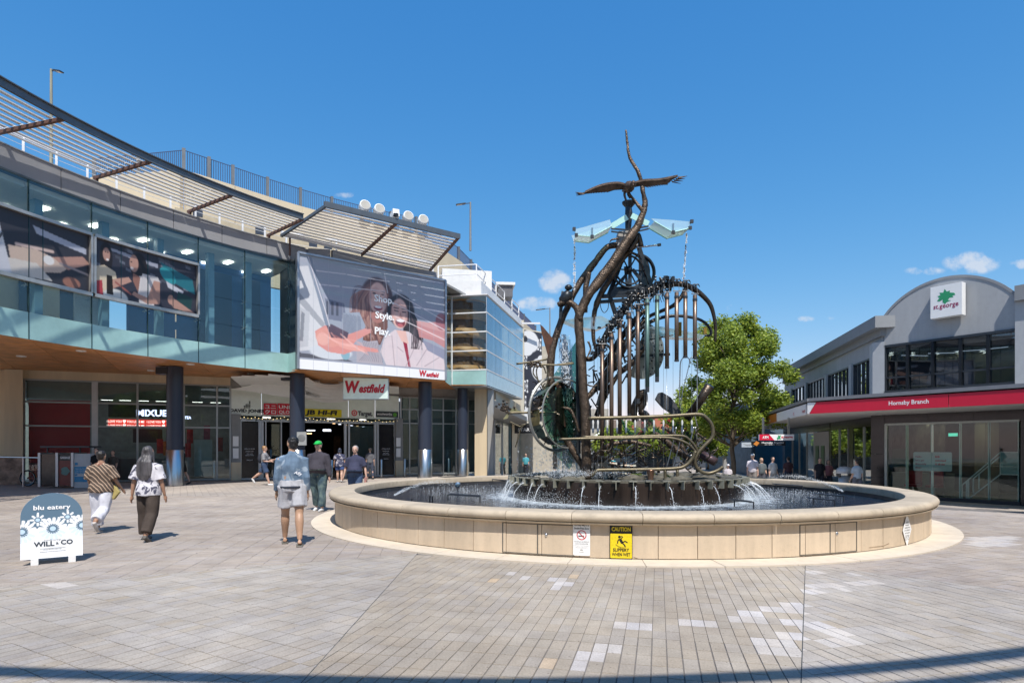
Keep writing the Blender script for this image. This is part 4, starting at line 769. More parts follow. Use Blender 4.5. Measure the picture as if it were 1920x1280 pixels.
# main entrance
en = thing('mall_entrance', 'wide sliding door entrance of the shopping centre under a band of store names', 'entrance', LBn.x(590))
paleglass = M('pale_green_glass', (.74, .82, .75), .18, var=.05, spec=.6)
SB = [(432, 500), (500, 562), (562, 640), (640, 650), (650, 704), (704, 748)]
zt_ = lambda px: 4.66; zb_ = lambda px: 3.24
for a, c2 in ((432, 490), (490, 565), (565, 653), (653, 703), (703, 748)): one('sign_band_pane', paleglass, en, lambda b: b.prism([LBn.x(a + .5, 3.24), LBn.x(c2 - .5, 3.24), LBn.x(c2 - .5, 4.6), LBn.x(a + .5, 4.6)], LBn.n * .03))
def ent(px, py, off=.05): return LBn.x(px, LBn.z(px, py), off)
text('DAVID JONES', en, ink, ent(463.5, 772.5), LBn.d, UP, .15, 1.62, bold=.045)
def djl(b):
    for i, hh in enumerate((2, 3, 3, 5)):
        for j in range(hh): p = ent(458.5 + i * 3.2, 765, .05) + UP * (j * .075); b.quad(p - LBn.d * .03, p + LBn.d * .03, p + LBn.d * .03 + UP * .055, p - LBn.d * .03 + UP * .055)
one('store_emblem', ink, en, djl)
for px in (507, 533):
    o = ent(px, 777.5, .04); one('red_tile', red, en, lambda b: b.prism([o - LBn.d * .33, o + LBn.d * .33, o + LBn.d * .33 + UP * .58, o - LBn.d * .33 + UP * .58], LBn.n * .04))
wl = M('letter_white', (.85, .85, .86), .4)
for px, a, c2 in ((507, '\u30e6\u30cb', '\u30af\u30ed'), (533, 'UNI', 'QLO')): text(a, en, wl, ent(px, 777.5, .09) + UP * .32, LBn.d, UP, .17, .54, bold=.015); text(c2, en, wl, ent(px, 777.5, .09) + UP * .06, LBn.d, UP, .17, .54, bold=.015)
o = ent(604, 781.5, .04); one('yellow_board', M('yellow_board', (.75, .62, .01), .4), en, lambda b: b.prism([o - LBn.d * 1.05, o + LBn.d * 1.05, o + LBn.d * 1.05 + UP * .42, o - LBn.d * 1.05 + UP * .42], LBn.n * .04))
text('JB HI-FI', en, ink, ent(603, 781.5, .09) + UP * .13, LBn.d, UP, .22, 1.7, bold=.05, shear=.1); text("AUSTRALIA'S DISCOUNT RETAILER", en, ink, ent(603, 781.5, .09) + UP * .035, LBn.d, UP, .05, 1.2)
text('Target.', en, M('letter_grey', (.10, .11, .12), .4), ent(685, 779, .05), LBn.d, UP, .24, .85, bold=.05)
one('target_ring', red, en, lambda b: (ring(b, ent(664.5, 774, .05), LBn.d, UP, .105, .165, 28), ring(b, ent(664.5, 774, .05), LBn.d, UP, 0, .055, 20)))
o = ent(726, 782, .04); one('dark_board', M('board_dark', (.05, .06, .06), .4), en, lambda b: b.prism([o - LBn.d * .68, o + LBn.d * .66, o + LBn.d * .66 + UP * .33, o - LBn.d * .68 + UP * .33], LBn.n * .03))
text('woolworths', en, wl, ent(721, 780, .09) + UP * .05, LBn.d, UP, .15, .9, bold=.01); one('green_roundel', M('green_logo', (.12, .42, .03), .4), en, lambda b: ring(b, ent(740.5, 777.5, .09), LBn.d, UP, .03, .11, 20))
# garland
gm = M('garland_green', (.012, .035, .012), .7, var=.4, ns=30); gold = M('fairy_light', (1, .75, .35), .4, emit=1.5)
gl = thing('garland', 'dark green christmas garland with fairy lights along the top of the entrance doors', 'garland', ent(600, 786))
R_ = random.Random(5); b = MB()
for k in range(1500):
    t = R_.random(); px = 449 + 298 * t; p = LBn.x(px, 3.14, .16) + Vector((R_.gauss(0, .04), R_.gauss(0, .05), R_.gauss(0, .045) - .05 * abs(math.sin(t * 14)))); q = p + Vector((R_.uniform(-1, 1), R_.uniform(-1, 1), R_.uniform(-1, 1))).normalized() * .11
    b.add([p, q, (p + q) / 2 + Vector((0, 0, .03))], [(0, 1, 2)])
b.build('needles', gm, gl)
b = MB()
for k in range(44): p = LBn.x(451 + 294 * k / 43, 3.12 + R_.gauss(0, .03), .26); b.box(p, (.03, .03, .03))
b.build('fairy_light', gold, gl)
# interior hall and doors
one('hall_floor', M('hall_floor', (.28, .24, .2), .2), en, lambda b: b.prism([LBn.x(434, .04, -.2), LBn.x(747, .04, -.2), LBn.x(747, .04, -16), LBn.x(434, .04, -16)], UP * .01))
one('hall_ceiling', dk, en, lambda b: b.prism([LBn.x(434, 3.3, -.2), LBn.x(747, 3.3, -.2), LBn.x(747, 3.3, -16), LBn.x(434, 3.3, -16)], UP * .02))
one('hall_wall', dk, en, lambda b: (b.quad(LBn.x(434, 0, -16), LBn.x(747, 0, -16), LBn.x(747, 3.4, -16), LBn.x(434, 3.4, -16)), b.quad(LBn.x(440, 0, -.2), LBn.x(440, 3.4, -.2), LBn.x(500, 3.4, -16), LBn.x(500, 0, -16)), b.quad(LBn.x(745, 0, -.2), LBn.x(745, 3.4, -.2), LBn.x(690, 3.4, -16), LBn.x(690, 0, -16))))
warm = M('shop_light_warm', (1, .62, .3), .5, emit=3.0); coolw = M('shop_light_cool', (.8, .85, 1), .5, emit=3.0)
for px, z, w_, h_, m_, o_ in ((583, 2.75, .5, .05, coolw, -7), (613, 2.8, .5, .12, coolw, -8), (580, 2.55, .28, .05, warm, -7), (664, 1.9, .8, 1.6, M('shop_shelf', (.25, .14, .07), .6, var=.5, ns=5), -9), (632, 1.6, .5, 1.8, M('shop_shelf2', (.16, .09, .05), .6, var=.5, ns=4), -12), (600, 1.0, .5, .9, M('shop_shelf3', (.12, .12, .12), .6, var=.5, ns=6), -13)):
    one('shop_display', m_, en, lambda b: b.box(LBn.x(px, z, o_), (w_, .1, h_), .5))
for k in range(8): one('ceiling_glow_panel', GLOWP, en, lambda b: b.box(LBn.x(500 + (k % 4) * 60, 3.25, -1.5 - 3 * (k // 4)), (.4, .2, .03), .4))
for k in range(12): one('ceiling_spot', coolw if k % 2 else warm, en, lambda b: b.box(LBn.x(560 + k * 11, 3.26, -2 - k), (.14, .14, .02)))
for a, c2 in ((450, 487), (690, 706), (708, 742)): pass
dtop = 3.0
blackp = M('black_notice_panel', (.018, .018, .02), .2, var=.2)
for a, c2 in ((451, 485), (710, 737)):
    one('notice_panel', blackp, en, lambda b: b.prism([LBn.x(a, .1), LBn.x(c2, .1), LBn.x(c2, 2.9), LBn.x(a, 2.9)], LBn.n * .03))
    for z, w_ in ((1.55, .5), (1.42, .38), (1.3, .3), (1.22, .4), (.98, .28)): text('OPENING HOURS', en, wl, LBn.x((a + c2) / 2, z, .05), LBn.d, UP, .045, w_)
for a, c2 in ((499, 526), (657, 701)): one('door_leaf', glass('door_glass', (.55, .6, .6), .08), en, lambda b: b.prism([LBn.x(a, .1, -.05), LBn.x(c2, .1, -.05), LBn.x(c2, 2.85, -.05), LBn.x(a, 2.85, -.05)], LBn.n * .02))
for x, w_ in ((450, .12), (487, .14), (492, .1), (498, .06), (527, .06), (647, .13), (654, .1), (703, .12), (708, .1), (740, .1)): bars(en, 'door_post', alum, [(LBn.x(x, 0, .05), LBn.x(x, 3.0, .05))], w_, .12, LBn.n)
bars(en, 'door_head', alum, [(LBn.x(449, 3.04, .06), LBn.x(746, 3.04, .06))], .2, .16); bars(en, 'door_threshold', alum, [(LBn.x(449, .05, .06), LBn.x(527, .05, .06)), (LBn.x(654, .05, .06), LBn.x(741, .05, .06))], .12, .08)
for x in (442, 747):
    one('entrance_pier', M('pier_grey', (.22, .225, .225), .5, var=.08), en, lambda b: b.box(LBn.x(x, 1.65, .1), (.42, .35, 3.3), .57)); one('pier_base', sand, en, lambda b: b.box(LBn.x(x, .45, .1), (.45, .38, .9), .57))
    for z in (1.95, 1.35): one('notice', signwhite, en, lambda b: b.box(LBn.x(x, z, .33), (.26, .02, .5), .57))
# white folded canopy above the entrance
cv_ = thing('entrance_canopy', 'white folded and curved canopy hanging above the shopping centre entrance', 'canopy', LBn.x(590, 4.6, 1))
cw = M('canopy_white', (.74, .74, .72), .5, var=.04)
for k, (a, c2, y0, y1, ya) in enumerate(((433, 470, 724, 722, 0), (453, 497, 717, 716, 0), (478, 520, 711, 712, 0), (503, 548, 706, 709, 0))):
    q = [LBn.x(a, 4.78 + .05 * k, 3.4 + .2 * k), LBn.x(c2 + 30, 4.9, 3.6), LBn.x(c2 + 60, 4.75, .3), LBn.x(a + 22, 4.62 + .04 * k, .4)]; one('fold', cw, cv_, lambda b: b.prism(q, UP * .05))
for k in range(5):
    P = []
    for i in range(13): t = i / 12; P.append(LBn.x(566 + 104 * t, 5.0 - .2 * k + .06 * t - (.42 - .05 * k) * math.sin(math.pi * t), 2.2 - .3 * k))
    def rib(b):
        for p, q in zip(P[:-1], P[1:]): b.prism([p, q, q + UP * .22, p + UP * .22], LBn.n * -.06)
    one('curved_blade', cw, cv_, rib)
one('canopy_plate', cw, cv_, lambda b: (b.prism([LBn.x(655, 4.75, 3.2), LBn.x(748, 4.85, 2.6), LBn.x(748, 4.7, .3), LBn.x(648, 4.62, .3)], UP * .04)))
one('sloped_panel', cw, cv_, lambda b: b.prism([LBn.x(px, EYE + (HOR - py) / FPX * LBn.x(px, 0, 1.3).y, 1.3) for px, py in ((434, 729), (452, 726), (470, 722), (471, 717), (497, 715), (498, 711), (522, 709), (523, 704), (600, 700), (600, 744), (560, 748), (520, 742), (478, 735))], LBn.n * -.04))
one('soffit_upstand', M('upstand_grey', (.30, .31, .31), .6), en, lambda b: (b.prism([LBn.x(425, 4.55, -.05), LBn.x(752, 4.55, -.05), LBn.x(752, 4.55, -.2), LBn.x(425, 4.55, -.2)], UP * .8), b.prism([LC.x(745, 4.5, -.12), LC.x(905, 4.5, -.12), LC.x(905, 4.5, -.3), LC.x(745, 4.5, -.3)], UP * .85)))
# hanging brand sign
hs_ = thing('hanging_mall_sign', 'pale backlit sign with the red word Westfield hanging over the entrance', 'sign', (0, 0, 0)); c = at(686, 728, 31.0); hs_.location = c; ORG[hs_.name] = c.copy()
hd_ = Vector((math.cos(.13), math.sin(.13) * .6, 0)).normalized(); hn = Vector((hd_.y, -hd_.x, 0))
one('face', M('sign_face', (.55, .66, .62), .35, emit=.12), hs_, lambda b: b.prism([c + hd_ * x * 1.08 + UP * z * .50 for x, z in ((-1, -1.04), (1, -1), (1, .96), (-1, 1.04))], hn * .06))
one('box', alum, hs_, lambda b: b.prism([c + hd_ * x * 1.12 + UP * z * .54 for x, z in ((-1, -1.04), (1, -1), (1, .96), (-1, 1.04))], -hn * .25))
westfield(hs_, c + hn * .075 - UP * .2, UP, hd_, 1.9, .36, M('brand_red', (.50, .01, .03), .4), .03)
for k in (-.7, .7): bars(hs_, 'hanger', steel, [(c + hd_ * k + UP * .5 - hn * .1, c + hd_ * k + UP * 1.0 - hn * .1)], .05, .05)
# glazed shop right of the entrance
rs = thing('glazed_shop', 'dark glazed shop front right of the mall entrance behind the two round columns', 'shop', LC.x(820))
one('interior_wall', M('interior_blue', (.05, .08, .10), .6, var=.4, ns=.8), rs, lambda b: b.quad(LC.x(748, 0, -4), LC.x(892, 0, -4), LC.x(892, 4.6, -4), LC.x(748, 4.6, -4)))
one('transom_panel', M('transom_grey', (.16, .19, .19), .25), rs, lambda b: b.prism([LC.x(750, 3.85, -.1), LC.x(892, 3.85, -.1), LC.x(892, 4.6, -.1), LC.x(750, 4.6, -.1)], LC.n * .02))
xs = [752, 768, 785, 809, 831, 855, 878, 892]; zz = [.1, 3.05, 3.85, 4.55]
for a, c2 in zip(xs[:-1], xs[1:]):
    for z0, z1 in zip(zz[:-1], zz[1:]): one('glass_pane', shopglass, rs, lambda b: b.prism([LC.x(a + .6, z0 + .03), LC.x(c2 - .6, z0 + .03), LC.x(c2 - .6, z1 - .03), LC.x(a + .6, z1 - .03)], LC.n * .012))
for x in xs: bars(rs, 'mullion', frame_m, [(LC.x(x, 0, .03), LC.x(x, 4.6, .03))], .07, .08, LC.n)
for z in zz: bars(rs, 'transom', frame_m, [(LC.x(750, z, .03), LC.x(892, z, .03))], .07, .06)
for k in range(8): one('ceiling_glow_panel', GLOWP, rs, lambda b: b.box(LC.x(765 + (k % 4) * 34, 4.2, -1.0 - 1.6 * (k // 4)), (.4, .2, .03), .4))
# round columns
for px, Y, r, z0, lab in ((328, 26.9, .33, 0, 'leftmost dark round column, in front of the drinks shop'), (557.5, 29.4, .345, 0, 'dark round column holding the left end of the billboard bay'), (797, 33.2, .36, 0, 'dark round column with a tall steel base right of the entrance'), (867.5, 36.0, .30, 0, 'thinner dark round column farthest right under the soffit')):
    p = PP(px, Y, 0); th = thing('round_column', lab, 'column', p, 'dark round columns under the soffit')
    one('shaft', navy, th, lambda b: b.lathe([(r, 1.3), (r, 5.1)], p, 32), True); one('steel_base', steel, th, lambda b: b.lathe([(r + .015, 0), (r + .015, 1.52), (r, 1.53)], p, 32), True)
    if px in (328, 557.5): one('column_bracket', black, th, lambda b: b.box(p + Vector((-.42, -.1, 4.92)), (.5, .4, .3)))
p = PP(563, 29.0, 1.95); th = thing('speaker_plate', 'round grey loudspeaker grille strapped to the column near the doors', 'loudspeaker', p); one('plate', M('plate_grey', (.3, .31, .31), .5), th, lambda b: b.box(p + Vector((.07, 0, .1)), (.44, .06, .62))); one('grille', M('grille', (.16, .165, .17), .6), th, lambda b: b.ell(p + Vector((.07, -.03, .12)), (.18, .02, .18), 18, 6))
# bollards
bl = [(245, 902), (402, 900), (461, 899), (516, 898), (622, 897), (715, 895), (759, 893), (841, 890), (891, 889)]
labs = ['steel bollard just left of the standing phone user', 'steel bollard at the right end of the drinks shop', 'steel bollard in front of the left black notice panel', 'steel bollard beside the walking person with the backpack', 'steel bollard behind the person in the green cap', 'steel bollard in front of the right black notice panel', 'steel bollard left of the tall steel based column', 'steel bollard between the two right columns', 'steel bollard right of the last column']
bp = None
for (px, py), lb in zip(bl[1:], labs[1:]):
    Y = EYE * FPX / (py - HOR)
    if bp is None:
        bp = thing('bollard', lb, 'bollard', (0, 0, 0), 'steel bollards along the shop fronts'); one('post', steel, bp, lambda b: b.lathe([(.065, 0), (.065, .98), (.05, 1.0), (0, 1.0)], (0, 0, 0), 14), True); one('base_ring', dark_metal, bp, lambda b: b.lathe([(.1, 0), (.1, .02), (.06, .02)], (0, 0, 0), 14)); o = bp
    else: o = copy_tree(bp)
    place(o, PP(px, Y, gz((px - 960) / FPX * Y, Y)), label=lb)
# ================================================================== WING with orange stair drum behind glass
wg = thing('glass_wing', 'white and glass wing of the centre with timber drums behind its corner windows', 'building', (-1.43, 34.9, 0))
WA, WB_, WC_ = Vector((-3.41, 35.3, 0)), Vector((-1.43, 34.9, 0)), Vector((.76, 44.5, 0)); wm = M('wing_white', (.70, .70, .69), .5, var=.05, dirt=.1, ns=1)
wgl = glass('wing_glass', (.82, .88, .88), .01, wav=.05)
zz = [5.12, 6.0, 7.07, 8.13, 9.2, 10.15]
for k, (z0, z1) in enumerate(zip(zz[:-1], zz[1:])):
    m_ = teal if k == 0 else wgl
    panewall('', WA, WB_, z0 + .02, z1 - .02, m_ if k else teal, wg, nm='glass_pane')
    for i in range(5):
        a, c2 = WB_.lerp(WC_, i / 5), WB_.lerp(WC_, (i + 1) / 5); panewall('', a, c2, z0 + .02, z1 - .02, M('teal_glass_pale', (.40, .55, .60), .1, var=.1, spec=.8) if k == 0 else glass('wing_side_glass', (.7, .8, .86), .12, wav=.06), wg, nm='glass_pane')
for z in zz[1:]: bars(wg, 'transom', wm, [(WA + UP * z, WB_ + UP * z), (WB_ + UP * z, WC_ + UP * z)], .06, .07)
for i in range(1, 6): p = WB_.lerp(WC_, i / 5); bars(wg, 'fin', wm, [(p + UP * 5.12 + Vector((-.1, 0, 0)), p + UP * 10.1 + Vector((-.1, 0, 0)))], .3, .03, (1, -.1, 0))
bars(wg, 'corner_post', wm, [(WA + UP * 5.1, WA + UP * 10.2)], .1, .1, (0, 1, 0))
bars(wg, 'corner_post', alum, [(WB_ + UP * 5.1, WB_ + UP * 10.2)], .03, .03, (0, 1, 0))
drum = M('timber_drum', (.74, .35, .13), .5, var=.15, ns=1.5)
for k in range(5): z = 5.95 + k * 1.06; one('timber_band', drum, wg, lambda b: b.lathe([(1.3, z - .12), (1.35, z - .1), (1.35, z + .42), (1.3, z + .44)], (-2.78, 37.1, 0), 30), True)
one('drum_core', M('drum_core', (.26, .12, .05), .7), wg, lambda b: b.lathe([(1.15, 5.2), (1.15, 10.1)], (-2.78, 37.1, 0), 24))
one('wing_floor', wm, wg, lambda b: b.prism([WA + UP * 5.3, WB_ + UP * 5.3, WC_ + UP * 5.3, Vector((-5, 44, 5.3))], UP * .5)); one('wing_soffit', M('soffit_metal', (.34, .35, .35), .3, .3), wg, lambda b: b.prism([WA + UP * 5.05, WB_ + UP * 5.05, WC_ + UP * 5.05, Vector((-3, 44.5, 5.05))], UP * .05))
one('inner_blind', M('wing_blind', (.42, .50, .60), .6, var=.2, ns=.8), wg, lambda b: b.quad(Vector((-2.3, 38.6, 5.6)), Vector((-.7, 45, 5.6)), Vector((-.7, 45, 10.1)), Vector((-2.3, 38.6, 10.1))))
for k in range(5): p = Vector((-2.0, 38.4, 0)).lerp(Vector((-.9, 44.2, 0)), k / 5); bars(wg, 'inner_column', M('wing_column', (.5, .55, .6), .5), [(p + Vector((.3, 0, 5.6)), p + Vector((.3, 0, 10.1)))], .3, .12, (1, -.1, 0))
one('white_parapet', wm, wg, lambda b: b.prism([p + UP * 10.2 for p in (Vector((-3.9, 35.9, 0)), Vector((-1.75, 35.5, 0)), Vector((.7, 46.2, 0)), Vector((.4, 46.2, 0)), Vector((-2.0, 35.9, 0)), Vector((-3.9, 36.3, 0)))], UP * .92))
one('roof_edge', wm, wg, lambda b: b.prism([p + UP * 10.16 for p in (Vector((-3.6, 35.2, 0)), WB_ + Vector((.06, -.1, 0)), WC_ + Vector((.1, 0, 0)), Vector((-3.6, 44, 0)))], UP * .05))
one('plant_box', wm, wg, lambda b: b.box((-2.9, 38.6, 11.6), (3.0, 2.0, 1.5), .2))
WR = [Vector((-4.3, 36.4, 11.1)), Vector((-2.05, 36.0, 11.1))] + [Vector((-2.05, 36.0, 11.1)).lerp(Vector((.5, 46.5, 11.1)), k / 5) for k in range(1, 6)]
wr = thing('wing_railing', 'white railing on the roof edge of the glass wing', 'railing', WR[1])
for p in WR: one('post', wrail, wr, lambda b: b.box(p + UP * .55, (.07, .07, 1.1)))
for z in (.55, 1.1): one('rail', wrail, wr, lambda b: b.tube([p + UP * z for p in WR], .03, 6))
p = at(957, 542, 43); th = thing('roof_vent_hood', 'white boxy vent hood on the roof of the glass wing', 'vent', p); one('hood', wm, th, lambda b: b.box((p.x - .4, p.y, 12.75), (1.3, 1.6, .18), .1)); one('louvre_box', M('vent_grey', (.12, .12, .13), .6), th, lambda b: b.box((p.x - .4, p.y, 12.3), (1.0, 1.3, .8), .1))
# base of the wing at street level
sb = thing('street_corner_shop', 'sandstone corner shop with glazed front beneath the glass wing', 'shop', (-1.5, 38.5, 0))
one('corner_pier', sand, sb, lambda b: b.prism([PP(890, 36.6, -.2), PP(913, 36.4, -.2), PP(915, 37.3, -.2), PP(893, 37.3, -.2)], UP * 5.3)); one('concrete_pier', M('concrete', (.36, .35, .33), .8, var=.1, streak=True), sb, lambda b: b.prism([PP(914, 36.2, -.2), PP(925, 36.6, -.2), PP(926, 37.3, -.2), PP(915, 37.2, -.2)], UP * 5.3))
LS = Line((-.95, 38.0), (.75, 52)); ivory = M('ivory_render', (.62, .57, .46), .8, var=.05)
one('shop_band', ivory, sb, lambda b: b.prism([LS.x(930, 3.9), LS.x(985, 3.9), LS.x(985, 3.9, -1), LS.x(930, 3.9, -1)], UP * 1.25))
one('wall_core', dk, sb, lambda b: b.prism([LS.x(927, -.4, -1.5), LS.x(1010, -.4, -1.5), LS.x(1010, -.4, -2), LS.x(927, -.4, -2)], UP * 4.8))
one('awning', M('awning_grey', (.16, .16, .155), .5), sb, lambda b: b.prism([LS.x(926, 3.35, 1.6), LS.x(988, 3.35, 1.6), LS.x(988, 3.35, -.3), LS.x(926, 3.35, -.3)], UP * .28))
for a, c2 in ((927, 942), (942, 958), (971, 983), (983, 996)): one('glass_pane', shopglass, sb, lambda b: b.prism([LS.x(a, -.3), LS.x(c2 - .4, -.3), LS.x(c2 - .4, 3.3), LS.x(a, 3.3)], LS.n * .02)); bars(sb, 'mullion', alum, [(LS.x(a, -.4, .03), LS.x(a, 3.3, .03))], .1, .1, LS.n)
for a, c2 in ((960, 970), (998, 1016), (1031, 1042)): one('stone_pier', sand, sb, lambda b: b.prism([LS.x(a, -.6, .15), LS.x(c2, -.6, .15), LS.x(c2, -.6, -1), LS.x(a, -.6, -1)], UP * 4.6))
one('hanging_blade_sign', M('blade_black', (.01, .01, .012), .4), sb, lambda b: b.box(at(985, 804, 43), (1.5, .08, .6))); text('START', sb, wl, at(985, 808, 42.9), (1, 0, 0), UP, .22, 1.0, ext=.0); text('Commonwealth', sb, wl, LS.x(940, 2.95, .06), LS.d, UP, .2, 2.2)
# tall panel painted with black and white blossoms
ap = thing('blossom_mural_panel', 'tall wall panel painted with white blossoms on black beyond the glass wing', 'mural', (2, 50, 0)); cvp = Canvas(60, 190, (.035, .035, .045))
R_ = random.Random(11); cvp.ell(.3, .12, .55, .13, (.75, .75, .75), 1, 0).ell(.1, .22, .4, .07, (.75, .75, .75)).ell(.05, .10, .14, .04, (.12, .11, .11)).ell(.8, .42, .42, .13, (.75, .75, .75), 1, 20).ell(1.0, .3, .25, .05, (.75, .75, .75)).ell(.3, .93, .4, .08, (.75, .75, .75)).ell(1.0, .62, .3, .06, (.75, .75, .75)).ell(.8, .85, .3, .07, (.75, .75, .75))
for cx, cy in ((.95, .14), (.15, .36), (.2, .62), (.1, .8), (.75, .7)):
    for k in range(7): a = k * .5 - 1.5; x, y = cx - .3 * math.cos(a), cy + .06 * math.sin(a); cvp.line([(cx, cy), (x, y)], .012, (.7, .7, .7)).ell(x, y, .05, .014, (.75, .75, .75))
AL = Line((1.0, 47.0), (3.0, 49.0)); print_grid('picture', cvp, lambda u, v: AL.x(983 + 33 * u, 10.5 - 6.8 * v, .03), ap); one('backing', ivory, ap, lambda b: b.prism([AL.x(980, 3.4), AL.x(1016, 3.4), AL.x(1016, 3.4, -.4), AL.x(980, 3.4, -.4)], UP * 7.2))
one('projecting_bar', wrail, ap, lambda b: b.beam(at(978, 606, 46), at(1012, 606, 47), .12, .12)); one('side_pier', ivory, ap, lambda b: b.prism([at(977, 600, 46.5) * 1 - UP * 0, at(982, 600, 46.7), at(982, 600, 47.3), at(977, 600, 47.1)], UP * -7.5))
# ================================================================== BRONZE WATER SCULPTURE standing on its drum
bronze = M('bronze_dark', (.075, .058, .045), .34, .75, var=.5, ns=5, bump=.5, bs=22, dirt=.3)
bark = M('bronze_bark', (.12, .085, .06), .38, .6, var=.55, ns=6, bump=1.0, bs=30, dirt=.4)
chime = M('chime_copper', (.21, .15, .115), .38, .7, var=.4, ns=4, streak=True); patina = M('chime_patina', (.12, .20, .18), .45, .5, var=.3, ns=5, streak=True)
pipe_m = M('pipe_bronze', (.15, .125, .08), .46, .6, var=.3, ns=7); darkst = M('sculpture_steel', (.04, .045, .05), .4, .6, var=.3, ns=6); rustp = M('rust_plate', (.10, .04, .022), .7, .2, var=.4, ns=4, bump=.3)
drumm = M('drum_wet_stone', (.032, .022, .017), .22, var=.55, ns=2.2, streak=True, spec=.7); moss = M('mossy_stone', (.11, .10, .075), .75, var=.5, ns=3, bump=.8, bs=14, dirt=.4)
DC, DR, DZ = Vector((2.77, 15.3, 0)), 2.74, .93
SY = 14.4
def S(px, py, dy=0): return at(px, py, SY + dy)
def SP(pl, dy=0, n=1):
    P = []
    for q in pl: P.append(S(q[0], q[1], (q[2] if len(q) > 2 else 0) + dy))
    return P
def smooth(P, k=5):
    out = []
    for i in range(len(P) - 1):
        p0, p1, p2, p3 = P[max(i - 1, 0)], P[i], P[i + 1], P[min(i + 2, len(P) - 1)]
        for j in range(k): t = j / k; out.append(.5 * (2 * p1 + (p2 - p0) * t + (2 * p0 - 5 * p1 + 4 * p2 - p3) * t * t + (3 * p1 - p0 - 3 * p2 + p3) * t ** 3))
    return out + [P[-1]]
def lerp_r(rr, n):
    if isinstance(rr, (int, float)): return [rr * .0123] * n
    x = np.linspace(0, len(rr) - 1, n); return list(np.interp(x, range(len(rr)), rr) * .0123)
sc = thing('water_sculpture', 'tall bronze water clock sculpture of bent branches, hanging chimes, glass wings and an eagle', 'sculpture', (DC.x, DC.y, ZW))
drum_t = thing('fountain_drum', 'dark wet round drum with a mossy lip and water spouts that carries the sculpture', 'plinth', (DC.x, DC.y, ZW))
b = MB(); b.lathe([(DR, ZW - .3), (DR, DZ - .04)], DC, 90); b.build('drum_wall', drumm, drum_t, True)
R_ = random.Random(8)
for i in range(52):
    a0 = 2 * math.pi * i / 52; a1 = 2 * math.pi * (i + 1) / 52; z = DZ + R_.uniform(-.015, .015); rr = DR - .06 + R_.uniform(-.03, .02)
    b = MB(); b.lathe([(rr - .42, z - .07), (rr, z - .07), (rr, z), (rr - .42, z), (rr - .42, z - .07)], DC, 2, a0 + .004, a1 - .004); b.build('rim_stone', moss, drum_t)
    a = a0; d = Vector((math.cos(a), math.sin(a), 0))
    one('spout_blade', M('spout_blade', (.30, .29, .23), .5, .3, var=.3), drum_t, lambda b: (b.box(DC + d * (DR + .04) + UP * (DZ - .08), (.17, .012, .17), a), b.box(DC + d * (DR + .01) + UP * (DZ - .0), (.1, .16, .02), a)))
b = MB(); b.lathe([(0, DZ - .05), (DR - .4, DZ - .05), (DR - .4, DZ - .12)], DC, 60); b.build('basin_floor', moss, drum_t)
wmat = glass('shallow_water', (.55, .62, .6), .12, .03, wav=.6); b = MB(); b.lathe([(0, DZ - .02), (DR - .42, DZ - .02)], DC, 50); b.build('shallow_water', wmat, drum_t)
b = MB()
for k in range(34):
    a = R_.random() * 6.28; r = R_.random() ** .6 * 2.2; p = DC + Vector((r * math.cos(a), r * math.sin(a), DZ - .03)); s_ = R_.uniform(.08, .28)
    c = len(b.v); b.ell(p, (s_, s_ * R_.uniform(.6, 1.2), s_ * .35), 8, 5)
for i, v in enumerate(b.v): n_ = mnoise.noise(Vector(v) * 6) * .06; b.v[i] = (v[0] + n_, v[1] + n_, v[2] + n_ * .6)
o = b.build('basin_rocks', moss, drum_t, True); o['kind'] = 'stuff'
# branches
def limb(name, pl, rr, dy=0, mat=bark, n=10, k=5, par=sc):
    P = smooth(SP(pl, dy), k); R = [r * (.68 if mat is bark else .85) for r in lerp_r(rr, len(P))]; b = MB(); b.tube(P, R, n)
    for i, v in enumerate(b.v):
        if mat is bark: q = Vector(v); w = mnoise.noise(q * 5) * .02 + mnoise.noise(q * 17) * .014; b.v[i] = (v[0] + w, v[1] + w, v[2])
    return b.build(name, mat, par, True)
limb('trunk', [(1103, 896), (1100, 875), (1099, 840), (1097, 781), (1094, 737), (1091, 675), (1086, 619), (1086, 592), (1100, 559), (1122, 528), (1147, 496), (1174, 455), (1194, 426), (1206, 400), (1209, 382), (1207, 365), (1203, 345), (1198, 325), (1189, 310), (1180, 292), (1176, 263), (1173, 244)], [15, 14, 13.5, 13, 12.5, 12, 12, 12.5, 13, 13.5, 14.5, 14, 11, 8.5, 7.5, 6.5, 6, 5.5, 4.8, 4, 3.2, 2.3], 0, n=12)
limb('branch', [(1170, 462), (1150, 460), (1135, 467), (1114, 493), (1095, 519), (1078, 545), (1063, 577), (1047, 616), (1035, 662), (1032, 700), (1036, 744), (1046, 787), (1057, 816), (1076, 847), (1096, 878)], [9, 9, 9, 9.5, 10, 9, 9, 9.5, 10, 10.5, 10.5, 10, 9.5, 9, 9], .25)
limb('branch', [(1104, 512), (1099, 535), (1097, 560), (1096, 585)], [9, 7, 7, 8], .1)
limb('branch', [(1178, 470), (1160, 495), (1144, 521), (1124, 556), (1115, 584), (1112, 625), (1117, 656)], [9, 9, 9, 8, 7, 6, 4], .35)
limb('branch', [(1088, 600), (1082, 580), (1072, 569), (1060, 566), (1046, 571)], [9, 9, 8, 7, 6.5], -.05)
limb('branch', [(1206, 396), (1196, 384), (1186, 372), (1179, 362)], [6, 4.5, 4, 3.5], 0)
limb('branch', [(1096, 748), (1106, 740), (1116, 728), (1128, 712), (1140, 690), (1152, 668), (1168, 640)], [9, 8, 7.5, 7, 6, 6, 5], .3)
limb('branch', [(1098, 673), (1110, 672), (1124, 660), (1136, 644)], [7, 7, 6, 5], .3)
